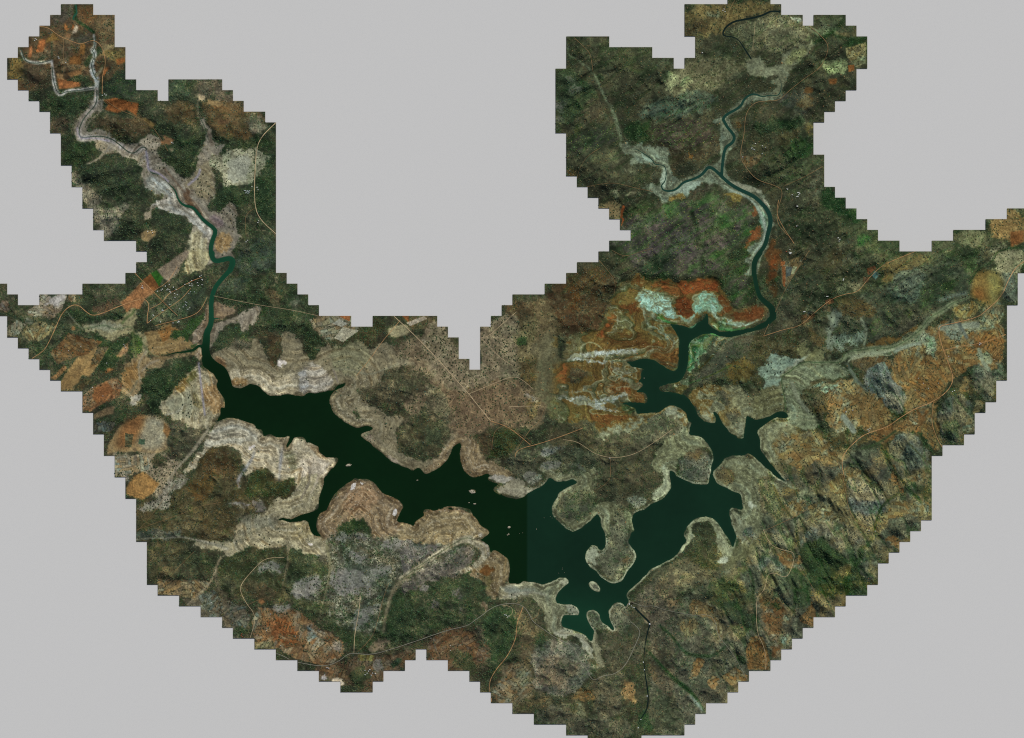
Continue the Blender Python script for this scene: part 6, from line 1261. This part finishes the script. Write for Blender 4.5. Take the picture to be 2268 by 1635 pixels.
# ---------------------------------------------------------------- woodland: every other tree of the survey as one mass
T5 = np.array([(math.cos(a), math.sin(a)) for a in np.arange(5)*2*math.pi/5])
def crowns(xs, ys, rs, hs, cols, seed):
    n = len(xs); r = np.random.RandomState(seed)
    z0 = Hh[np.clip(np.round(gy(ys)).astype(int), 0, NY-1), np.clip(np.round(gx(xs)).astype(int), 0, NX-1)]
    V = np.zeros((n, 11, 3), np.float32); rot = r.rand(n)*6.28
    V[:, 0] = np.stack([r.normal(0, .15, n)*rs, r.normal(0, .15, n)*rs, hs], 1)
    for k in range(5):
        for lv, (rr, zz) in enumerate(((.72, .72), (1.0, .12))):
            a = rot + k*2*math.pi/5 + lv*.6; q = rs*rr*(.7 + .55*r.rand(n))
            V[:, 1 + lv*5 + k] = np.stack([np.cos(a)*q, np.sin(a)*q, hs*zz*(.8 + .35*r.rand(n))], 1)
    V[:, :, 0] += (WX(xs))[:, None]; V[:, :, 1] += (WY(ys))[:, None]; V[:, :, 2] += z0[:, None]
    F = [(0, 1+k, 1+(k+1) % 5) for k in range(5)] + [(1+k, 6+k, 1+(k+1) % 5) for k in range(5)] + [(1+(k+1) % 5, 6+k, 6+(k+1) % 5) for k in range(5)]
    F = np.array(F); FF = (F[None] + (np.arange(n)*11)[:, None, None]).reshape(-1, 3)
    return V.reshape(-1, 3), FF, np.repeat(cols, 11, 0)
Sg = 5.0; gy_, gx_ = np.mgrid[0:int(2953/Sg)+1, 0:int(4096/Sg)+1]
tx = (gx_.ravel() + RS.rand(gx_.size))*Sg; ty = (gy_.ravel() + RS.rand(gx_.size))*Sg
ii = np.clip(np.round(gy(ty)).astype(int), 0, NY-2); jj = np.clip(np.round(gx(tx)).astype(int), 0, NX-2)
den = CH['den'][ii, jj]; cl = sst(n2[ii, jj]*.6 + n4[ii, jj]*.4, .40, .56)
pr = den*(.22 + .88*cl)*(1 - .8*vein[ii, jj]*2)*np.where(den > .8, 1.15, 1.0)
okm = cellmask[np.clip(ii-1, 0, None), np.clip(jj-1, 0, None)] & cellmask[np.minimum(ii+1, NY-2), np.minimum(jj+1, NX-2)] & cellmask[ii, jj] & (Wb[ii, jj] < .05)
rd = np.zeros((NY, NX), np.float32)
for s, w, k, lb in RD: stroke_into(rd, smooth(pts(s), False, 2), w + 4)
kk = okm & (RS.rand(len(tx)) < pr) & (rd[ii, jj] < .3)
tx, ty, ii, jj, den = tx[kk], ty[kk], ii[kk], jj[kk], den[kk]
n = len(tx); print('woodland crowns', n)
rr = (1.5 + 1.5*RS.rand(n)**1.6 + .7*(den < .4)*RS.rand(n))/U
hh_ = rr*(.50 + .45*RS.rand(n))
tc = np.stack([CH['tr'][ii, jj], CH['tg'][ii, jj], CH['tb'][ii, jj]], 1)
tc = tc*1.18*(.74 + .56*RS.rand(n))[:, None]*(1 + .10*RS.normal(0, 1, (n, 1))*np.array([[1, .2, -.3]]))
dry = (RS.rand(n) < .22*(den < .75)); tc[dry] = tc[dry]*np.array([1.36, 1.16, 1.14])
V, F, Cc = crowns(tx, ty, rr, hh_, lin(tc).astype(np.float32), 4)
o = np_mesh('woodland', V, F, Cc, M_leaf, smooth_=False); tag(o, 'bush and woodland covering the hills around the lake', 'woodland', kind='stuff')
# ---------------------------------------------------------------- single trees standing clear of the bush
M_bark = flat_mat('bark', (78, 66, 52)); 
def crown_mesh(seed, col):
    r = random.Random(seed); V = []; F = []; Cl = []
    for b in range(7):
        a = r.random()*6.28; d = 0 if b == 0 else .045 + .02*r.random(); R = .062 if b == 0 else .035 + .02*r.random()
        cx, cy, cz = d*math.cos(a), d*math.sin(a), .085 + (.03 if b == 0 else r.uniform(-.02, .02))
        b0 = len(V); rings = 4; seg = 7
        V.append((cx, cy, cz - R*.7)); 
        for i in range(1, rings):
            t = math.pi*i/rings
            for k in range(seg):
                p = 6.283*(k + .5*(i % 2))/seg; q = R*(1 + r.uniform(-.22, .22))
                V.append((cx + q*math.sin(t)*math.cos(p), cy + q*math.sin(t)*math.sin(p), cz - q*math.cos(t)*.75))
        V.append((cx, cy, cz + R*.75)); top = len(V) - 1
        for k in range(seg): F.append((b0, b0+1+(k+1) % seg, b0+1+k))
        for i in range(rings-2):
            for k in range(seg):
                a0 = b0+1+i*seg+k; a1 = b0+1+i*seg+(k+1) % seg; F += [(a0, a1, a1+seg), (a0, a1+seg, a0+seg)]
        for k in range(seg): F.append((top, b0+1+(rings-2)*seg+k, b0+1+(rings-2)*seg+(k+1) % seg))
        sh = r.uniform(.75, 1.25); Cl += [np.array(col)*sh]*(len(V) - b0)
    return np.array(V), np.array(F), lin(np.array(Cl)).astype(np.float32)
def trunk_bm():
    V = []; F = []
    for z, R in ((-.02, .012), (.03, .009), (.075, .006)):
        for k in range(6): V.append((R*math.cos(k*1.047), R*math.sin(k*1.047), z))
    for i in range(2):
        for k in range(6): F.append((i*6+k, i*6+(k+1) % 6, (i+1)*6+(k+1) % 6, (i+1)*6+k))
    # limbs spreading into the crown
    for a in (0.4, 2.5, 4.6):
        b = len(V); c, s = math.cos(a), math.sin(a)
        V += [(-s*.004, c*.004, .05), (s*.004, -c*.004, .05), (c*.05 + s*.002, s*.05 - c*.002, .09), (c*.05 - s*.002, s*.05 + c*.002, .09)]; F.append((b, b+1, b+2, b+3))
    return np.array(V), np.array(F)
tv, tf = trunk_bm(); PROTO = []
for k, col in enumerate(((50, 64, 44), (44, 58, 40), (58, 66, 46), (64, 64, 48))):
    e = bpy.data.objects.new('tree', None); COL.objects.link(e)
    v, f, c = crown_mesh(k, col); cr = np_mesh('crown', v, f, c, M_leaf, False, e); tk = np_mesh('trunk', tv, tf, mat=M_bark, parent=e)
    PROTO.append((e, cr, tk, [False]))
def place_tree(px, py, sc, kind, label, group):
    e, cr, tk, used = PROTO[kind]
    if used[0]:
        e2 = e.copy(); COL.objects.link(e2)
        for ch in (cr, tk): c = ch.copy(); COL.objects.link(c); c.parent = e2
        e = e2
    used[0] = True
    e.location = (WX(px), WY(py), hat(px, py)); e.rotation_euler = (0, 0, random.random()*6.28); e.scale = (sc, sc, sc)
    tag(e, label, 'tree', group)
    return e
def inpoly(x, y, p):
    c = False; j = len(p) - 1
    for i in range(len(p)):
        if (p[i][1] > y) != (p[j][1] > y) and x < (p[j][0]-p[i][0])*(y-p[i][1])/(p[j][1]-p[i][1]) + p[i][0]: c = not c
        j = i
    return c
def superl(items, base, kind_word):
    """labels for a cluster of alike things: the outermost ones get labels of their own"""
    lab = ['' for _ in items]; used = set()
    for key, word in ((lambda t: t[1], 'northernmost'), (lambda t: -t[1], 'southernmost'), (lambda t: t[0], 'westernmost'), (lambda t: -t[0], 'easternmost')):
        if len(items) < 5: break
        k = min((i for i in range(len(items)) if i not in used), key=lambda i: key(items[i])); used.add(k); lab[k] = word + ' ' + base
    return lab
TREES = [('E 340,130 540,80 640,200 640,400 540,440 340,260', 58, 'dark round tree dotting the tan savanna east of the deep notch', 'trees of the dotted savanna'),
 ('E 0,160 130,160 190,350 250,440 240,520 60,300', 24, 'dark round tree in the savanna beside the long straight road', 'trees by the straight road'),
 ('C 1250,400 1450,330 1620,560 1600,640 1480,520', 26, 'dark tree on the brown savanna below the stepped edge', 'trees on the brown savanna'),
 ('A 850,830 930,820 960,940 1010,1000 950,1000 900,900', 20, 'small dark tree on the grey flood plain bay', 'trees on the grey flood plain'),
 ('A 1160,1040 1250,1030 1280,1140 1240,1200 1180,1160', 14, 'dark tree on the olive flood plain between the river and the pasture', 'trees on the olive flood plain'),
 ('A 1300,1260 1360,1230 1400,1290 1390,1380 1330,1340', 12, 'dark tree on the tan river terrace', 'trees on the tan terrace'),
 ('D 120,220 350,100 400,200 350,260 140,250', 26, 'dark tree on the pale grey plain below the orange square field', 'trees on the pale grey plain'),
 ('H 320,1120 430,1090 460,1240 390,1290 320,1200', 26, 'dark tree on the brown knoll between creek and farmland', 'trees on the brown knoll'),
 ('H 470,700 620,650 680,760 560,850 470,850', 24, 'dark tree on the grey green flat above the creek', 'trees on the grey green flat'),
 ('B 1120,1040 1300,900 1330,1060 1200,1120', 12, 'small tree on the pale western shore pan', 'trees on the pale shore pan'),
 ('B 1010,1400 1150,1400 1080,1560 1000,1600', 14, 'dark tree beside the dry creek in the west', 'trees beside the dry creek'),
 ('D 1000,400 1150,380 1150,510 920,510', 12, 'dark tree on the yellow flats south of the creek mouth', 'trees on the yellow flats'),
 ('C 1080,840 1200,840 1180,900 1100,930', 7, 'lone tree on the bare tan shore plain', 'trees on the bare shore plain'),
 ('G 1400,690 1500,650 1540,720 1440,760', 8, 'small tree on the pale star shaped pan', 'trees on the star shaped pan'),
 ('J 1700,900 1720,1000 1640,1080 1600,1000', 6, 'tree on the brown slope west of the gorge', 'trees above the gorge')]
rt = random.Random(21)
for s, cnt, base, grp in TREES:
    p = pts(s); x0_, y0_ = p.min(0); x1_, y1_ = p.max(0); out = []; tries = 0
    while len(out) < cnt and tries < 6000:
        tries += 1; x, y = rt.uniform(x0_, x1_), rt.uniform(y0_, y1_)
        if not inpoly(x, y, p) or not (0 < x < 4090 and 0 < y < 2950): continue
        if not cellmask[int(gy(y)), int(gx(x))] or Wb[int(gy(y)), int(gx(x))] > .02 or rd[int(gy(y)), int(gx(x))] > .1: continue
        if any((x-a)**2 + (y-b)**2 < 100 for a, b in out): continue
        out.append((x, y))
    lab = superl(out, base, 'tree')
    for i, (x, y) in enumerate(out): place_tree(x, y, rt.uniform(.55, .85), rt.randrange(4), lab[i] or base, grp)

# ---------------------------------------------------------------- buildings
M_wall = flat_mat('plastered_wall', (176, 164, 142), var=.08); M_white = flat_mat('white_sheet_roof', (196, 198, 194), .6, .2, .05); M_grey = flat_mat('grey_sheet_roof', (150, 158, 160), .5, .3, .08)
M_red = flat_mat('red_roof', (164, 84, 62), var=.1); M_dark = flat_mat('window_glass', (40, 44, 48), .2, .5, .05); M_door = flat_mat('wooden_door', (88, 62, 44))
def boxmesh(name, cx, cy, cz, sx, sy, sz, mat, parent):
    V = np.array([(cx + a*sx/2, cy + b*sy/2, cz + c*sz/2) for a in (-1, 1) for b in (-1, 1) for c in (-1, 1)])
    return np_mesh(name, V, np.array([(0, 1, 3, 2), (4, 6, 7, 5), (0, 4, 5, 1), (2, 3, 7, 6), (0, 2, 6, 4), (1, 5, 7, 3)]), mat=mat, smooth_=False, parent=parent)
def building(px, py, lx, ly, rz, roofm, label, group):
    e = bpy.data.objects.new('building', None); COL.objects.link(e); e.location = (WX(px), WY(py), hat(px, py, 1)); e.rotation_euler = (0, 0, rz)
    lx /= U; ly /= U; h = .045
    boxmesh('wall', 0, 0, h/2 - .01, lx*.9, ly*.86, h + .02, M_wall, e)
    o = .012; zr = h; zt = h + ly*.28
    V = [(-lx/2, -ly/2, zr), (lx/2, -ly/2, zr), (lx/2, ly/2, zr), (-lx/2, ly/2, zr), (-lx/2, 0, zt), (lx/2, 0, zt)]
    V += [(x, y, z + .005) for x, y, z in V]
    F = [(0, 1, 5, 4), (2, 3, 4, 5), (7, 6, 10, 11), (9, 8, 11, 10), (0, 6, 7, 1), (2, 8, 9, 3)]
    np_mesh('roof', np.array(V), np.array(F), mat=roofm, smooth_=False, parent=e)
    boxmesh('door', 0, -ly*.43 - .001, .014, .014, .004, .028, M_door, e)
    for sx in (-.28, .28): boxmesh('window', lx*sx, -ly*.43 - .001, .024, .012, .003, .012, M_dark, e)
    tag(e, label, 'building', group)
BL = [
 ('K 1485,200 1530,165 1550,285 1565,300', 'pale roofed building in the walled yard at the village top', 'buildings at the village top', 'w'),
 ('K 1250,320 1050,435 1195,468 1258,475 1418,385 1250,420 1440,465 1550,440 1175,400', 'small white roofed house in the northern half of the riverside village', 'houses of the northern village half', 'w'),
 ('K 715,518 580,595 605,650 628,688 745,705 790,590 540,570 510,600 470,485 585,440 820,740', 'small white roofed house among the gardens beside the ploughed field', 'houses by the ploughed field', 'w'),
 ('K 1310,310', 'red roofed house beside the village street', None, 'r'), ('K 1165,700', 'larger pale house at the bend of the village lane', None, 'w'), ('K 1215,650 1330,655', 'house behind the bend of the village lane', 'houses behind the lane bend', 'g'),
 ('K 1060,955 1100,975 1065,1035 1085,1065', 'grey roofed building in the compound between two village lanes', 'compound buildings', 'g'), ('K 995,1105 1190,1130 1135,1170 895,1160', 'white roofed house at the dead end lane', 'houses at the dead end lane', 'w'),
 ('K 605,1040 755,820', 'isolated white roofed hut in the village bush', 'isolated village huts', 'w'), ('K 395,1215 375,1190', 'grey roofed house in a clearing by the long lane', 'houses in the lane clearing', 'g'),
 ('K 30,1510 320,1545 100,1340 120,1360', 'white roofed house in the village south west corner', 'houses of the village corner', 'w'), ('K 855,1530 840,1560 875,1545 695,1580', 'white roofed building of the riverside lodge', 'lodge buildings', 'w'), ('K 345,605 225,640 380,575', 'pale roofed shed on the bare sand yard', 'sheds on the sand yard', 'w'),
 ('B 932,236 936,250 929,246', 'white roofed barn on the big ploughed field', 'barns on the big ploughed field', 'w'), ('B 818,630 825,642 812,618', 'grey roofed farm building beside the small orange field', 'farm buildings by the small field', 'g'),
 ('B 700,740', 'white roofed farmhouse at the forest track in the west', None, 'w'), ('B 605,900', 'large white shed at the corner of the red brown field', None, 'w'), ('B 530,632 675,955 450,660', 'tiny pale roofed hut among the small fields in the west', 'huts among the western fields', 'w'),
 ('A 625,562 634,568 612,570', 'white roofed farm building by the river confluence', 'buildings at the confluence', 'w'), ('A 350,342 355,350 395,375', 'white roofed farmstead building north of the river bend', 'farmstead north of the bend', 'w'), ('A 210,230 217,236 207,242', 'pale roofed building at the north western edge', 'north western buildings', 'w'),
 ('A 1022,848 1030,853', 'pale roofed shed on the reddish forest clearing', 'sheds on the reddish clearing', 'w'), ('A 1530,1116 1536,1130 1500,1112', 'bright white roofed building beside the tan road', 'bright buildings by the tan road', 'w'), ('A 1460,1136 1472,1140 1484,1138 1465,1148 1480,1150', 'long grey shed in the row west of the tan road', 'row of grey sheds', 'g'),
 ('A 1540,1315 1535,1325', 'white roofed house at the bend of the tan road', 'houses at the tan road bend', 'w'), ('A 1465,1440 1475,1430', 'pale house on the red earth by the river terrace', 'houses by the river terrace', 'w'), ('A 880,1378 910,1385 905,1372', 'pale hut in the round sandy village clearing', 'huts in the sandy clearing', 'w'),
 ('D 845,1165 850,1155 853,1176', 'red roofed school block at the southern map edge', 'school blocks at the map edge', 'r'), ('D 628,930', 'white roofed hut on the grey fields', None, 'w'), ('D 1475,1400 1482,1408 1466,1402', 'grey roofed building beside the tarred road', 'buildings beside the tarred road', 'g'),
 ('D 1745,1420 1760,1440 1780,1415 1800,1440 1820,1445 1745,1452 1770,1425 1790,1455', 'pale roofed house in the southern roadside village', 'houses of the southern village', 'w'), ('D 1030,1130 1240,1170 1405,1215 1130,1240 1060,1010 960,1165', 'tiny pale hut scattered on the orange farmland', 'huts on the southern farmland', 'w'),
 ('E 1098,940', 'white building where the tracks meet on the central peninsula', None, 'w'),
 ('F 1065,55 1070,70 1058,64', 'white roofed building at the northern farmstead', 'northern farmstead buildings', 'w'), ('F 935,315', 'pale roofed hut in the sparse bush', None, 'w'), ('F 1175,935 1230,880 1250,855 1290,870', 'small pale house on the slope east of the river', 'houses on the eastern slope', 'w'),
 ('L 785,1315 800,1338 770,1378', 'long white shed in the line near the road bend', 'long sheds near the road bend', 'w'), ('L 760,1535 772,1540', 'paired white shed below the dark plot', 'paired white sheds', 'w'), ('L 610,1260 600,1250 685,1350', 'pale house inside the road bend', 'houses inside the road bend', 'w'),
 ('L 195,680 245,580 70,615 50,605 25,595', 'small pale house in the hillside gardens', 'houses in the hillside gardens', 'g'),
 ('M 230,690', 'large white rectangular shed on the red yard', None, 'W'), ('M 172,655', 'white shed standing across from the large shed', None, 'w'), ('M 205,545', 'small white outbuilding north of the large shed', None, 'w'), ('M 50,620', 'pink roofed farmhouse west of the large shed', None, 'r'),
 ('F 1750,1425 1740,1415 1745,1436 1495,1345', 'white roofed building in the eastern hill farm', 'hill farm buildings', 'w'), ('H 700,1365 706,1374 712,1360', 'white roofed shop at the farmland crossroads', 'shops at the crossroads', 'w'), ('H 570,1260 610,1250', 'small white hut on the orange terraces', 'huts on the orange terraces', 'w'),
 ('H 1365,850 1371,856 1362,862', 'white roofed building of the eastern village', 'buildings of the eastern village', 'w'), ('H 1200,1140 1212,1134', 'white roofed building on the pale rock by the road', 'buildings on the pale rock', 'w'), ('H 550,475 455,575 320,665', 'small pale farmhouse along the ridge foot track', 'farmhouses of the ridge foot', 'w'), ('H 530,238 520,228', 'white farmhouse by the dark grove', 'farmhouses by the dark grove', 'w'),
 ('H 1030,1090 1060,1120 1000,1060 1120,1090 980,1130 1180,930 1450,950 1300,640', 'tiny white hut dotted over the orange contour fields', 'huts over the contour fields', 'w'),
 ('J 780,755 770,742 790,748 760,738', 'white roofed lodge building in the lakeside wood', 'lodge buildings in the lakeside wood', 'w'), ('I 1275,460 1240,455', 'pale house at the green valley road', 'houses at the valley road', 'w'), ('I 520,1005', 'orange roofed hut on the dark kopje', None, 'r'), ('J 225,910 365,965 365,1000', 'tiny white hut on the red farmland south of the road', 'huts on the red farmland', 'w')]
rb = random.Random(5)
for s, base, grp, m in BL:
    P_ = [tuple(q) for q in pts(s)]; lab = superl(P_, base, 'building') if len(P_) > 4 else ['']*len(P_)
    if 1 < len(P_) <= 4:
        order = sorted(range(len(P_)), key=lambda i: P_[i][1]); words = {2: ['northern', 'southern'], 3: ['northern', 'middle', 'southern'], 4: ['northernmost', 'upper middle', 'lower middle', 'southernmost']}[len(P_)]
        for i, k in enumerate(order): lab[k] = words[i] + ' ' + base
    for i, (x, y) in enumerate(P_):
        lx = rb.uniform(3.2, 4.6); ly = rb.uniform(2.2, 3.1)
        if 'tiny' in base: lx, ly = rb.uniform(2.2, 2.8), rb.uniform(1.8, 2.3)
        if 'long' in base: lx = 9
        if m == 'W': lx, ly = 9, 5.5
        building(x, y, lx, ly, rb.choice((0, .2, -.3, 1.2, .6)), {'w': M_white, 'W': M_white, 'g': M_grey, 'r': M_red}[m], lab[i] or base, grp)

# ---------------------------------------------------------------- rock islets in the lake
M_rock = flat_mat('bare_granite', (158, 150, 132), var=.2, scale=14)
def islet(px, py, a, b, rz, label, h=.05):
    r = random.Random(int(px)); V = [(0, 0, h)]; seg = 16; F = []
    for i, (rr, z) in enumerate(((.4, h*.9), (.75, h*.55), (1, -.02))):
        for k in range(seg):
            t = 6.283*k/seg; q = rr*(1 + r.uniform(-.24, .2)); V.append((a/U/2*q*math.cos(t), b/U/2*q*math.sin(t), z*(1 + r.uniform(-.3, .3)) if i < 2 else z))
    for k in range(seg): F.append((0, 1+k, 1+(k+1) % seg))
    for i in range(2):
        for k in range(seg):
            p0, p1 = 1+i*seg+k, 1+i*seg+(k+1) % seg; F += [(p0, p0+seg, p1+seg), (p0, p1+seg, p1)]
    o = np_mesh('rock_islet', np.array(V), np.array(F), mat=M_rock, smooth_=False); o.location = (WX(px), WY(py), 0); o.rotation_euler = (0, 0, rz); tag(o, label, 'islet', 'rock islets of the lake')
for s, a, b, rz, lb in (('C 884,1131', 26, 11, .15, 'pale pink rock islet south of the jagged western shore'), ('E 281,1140', 30, 16, -.2, 'largest bare rock islet in the middle of the dark lake'), ('E 262,1206', 6, 4, 0, 'speck of rock just below the largest islet'),
   ('E 295,1213', 13, 5, 0, 'flat rock islet below the largest islet'), ('E 500,1352', 13, 10, .3, 'rounded rock islet west of the water colour seam'), ('E 497,1393', 8, 5, 0, 'small white rock below the rounded islet'), ('E 490,1398', 5, 4, 0, 'tiny white rock beside the small white rock'), ('C 1292,1221', 9, 4, .2, 'thin orange brown rock alone off the northern shore'),
   ('G 708,763', 4, 4, 0, 'white speck of rock off the salt shore'), ('E 663,1363', 4, 3.4, 0, 'lone white rock in the open eastern water')):
    q = pts(s)[0]; islet(q[0], q[1], a, b, rz, lb, .05 if a > 8 else .03)
for k, (x, y) in enumerate(pts('E 745,1288 756,1297 708,1296 580,1385 560,1390 J 1177,403 1175,412 1150,440 1190,435')): islet(x, y, 2.2, 2, 0, ['upper pale rock tip west of the round wooded headland', 'lower pale rock tip west of the round wooded headland', 'outer pale rock tip in open water west of the headland', 'faint rock tip left of the colour seam', 'second faint rock tip left of the colour seam', 'upper rock tip north of the tan spit', 'second rock tip north of the tan spit', 'rock tip close to the tan spit', 'eastern rock tip by the tan spit'][k], .02)

# ---------------------------------------------------------------- arch dam
M_conc = flat_mat('dam_concrete', (150, 142, 118), .8, .2, .1); M_crest = flat_mat('crest_road', (128, 124, 104)); M_foam = flat_mat('white_water', (235, 240, 240), .6, .3, .08)
arc = smooth(pts('N 960,712 900,692 850,694 800,712 760,745 722,790 700,840 690,890 684,945'), False, 2)
dm = bpy.data.objects.new('dam', None); COL.objects.link(dm); dm.location = (WX(arc[len(arc)//2][0]), WY(arc[len(arc)//2][1]), 0)
tag(dm, 'curved concrete arch dam holding back the lake above the gorge', 'dam')
def sweep(name, off, w, z0, z1, mat):
    d = np.gradient(arc, axis=0); nn = np.stack([-d[:, 1], d[:, 0]], 1)/np.hypot(d[:, 0], d[:, 1])[:, None]; V = []
    for p, q in zip(arc, nn):
        for o_, z in ((-w/2, z0), (w/2, z0), (w/2, z1), (-w/2, z1)):
            s = p + q*(off + o_); V.append((WX(s[0]) - dm.location.x, WY(s[1]) - dm.location.y, z))
    F = []
    for i in range(len(arc)-1):
        for k in range(4): F.append((4*i+k, 4*i+(k+1) % 4, 4*i+4+(k+1) % 4, 4*i+4+k))
    F += [(0, 1, 2, 3), (4*len(arc)-1, 4*len(arc)-2, 4*len(arc)-3, 4*len(arc)-4)]
    return np_mesh(name, np.array(V), np.array(F), mat=mat, smooth_=False, parent=dm)
sweep('wall', 0, 2.4, -.04, .14, M_conc); sweep('crest', 0, 1.8, .141, .15, M_crest)
sweep('parapet', 1.1, .3, .14, .165, M_conc); sweep('parapet', -1.1, .3, .14, .165, M_conc)
for s, a in (('N 785,775', (5, 7)), ('N 870,857', (5, 2.5)), ('N 930,908', (2.5, 1.6)), ('N 962,935', (2.5, 1.8)), ('N 1000,935', (3, 2)), ('N 1630,1600', (4, 5)), ('J 1808,808', (4, 4)), ('J 1762,1085', (3, 5)), ('J 1770,1140', (2, 6)), ('J 1790,1330', (2.4, 6)), ('J 1745,1500', (4, 3)), ('J 1725,1560', (3, 5))):
    q = pts(s)[0]; V = []; r = random.Random(int(q[0])); h = max(hat(q[0], q[1], 2), 0) + .01
    for rr, z in ((0, .02), (.6, .016), (1, 0)):
        for k in range(10): t = 6.283*k/10; V.append((a[0]/U/2*rr*math.cos(t)*(1 + r.uniform(-.25, .25)), a[1]/U/2*rr*math.sin(t)*(1 + r.uniform(-.25, .25)), z))
    F = [(i*10+k, i*10+(k+1) % 10, (i+1)*10+(k+1) % 10, (i+1)*10+k) for i in range(2) for k in range(10)]
    o = np_mesh('white_water', np.array(V), np.array(F), mat=M_foam); o.location = (WX(q[0]), WY(q[1]), h); tag(o, 'white water foaming in the gorge below the dam', kind='structure')
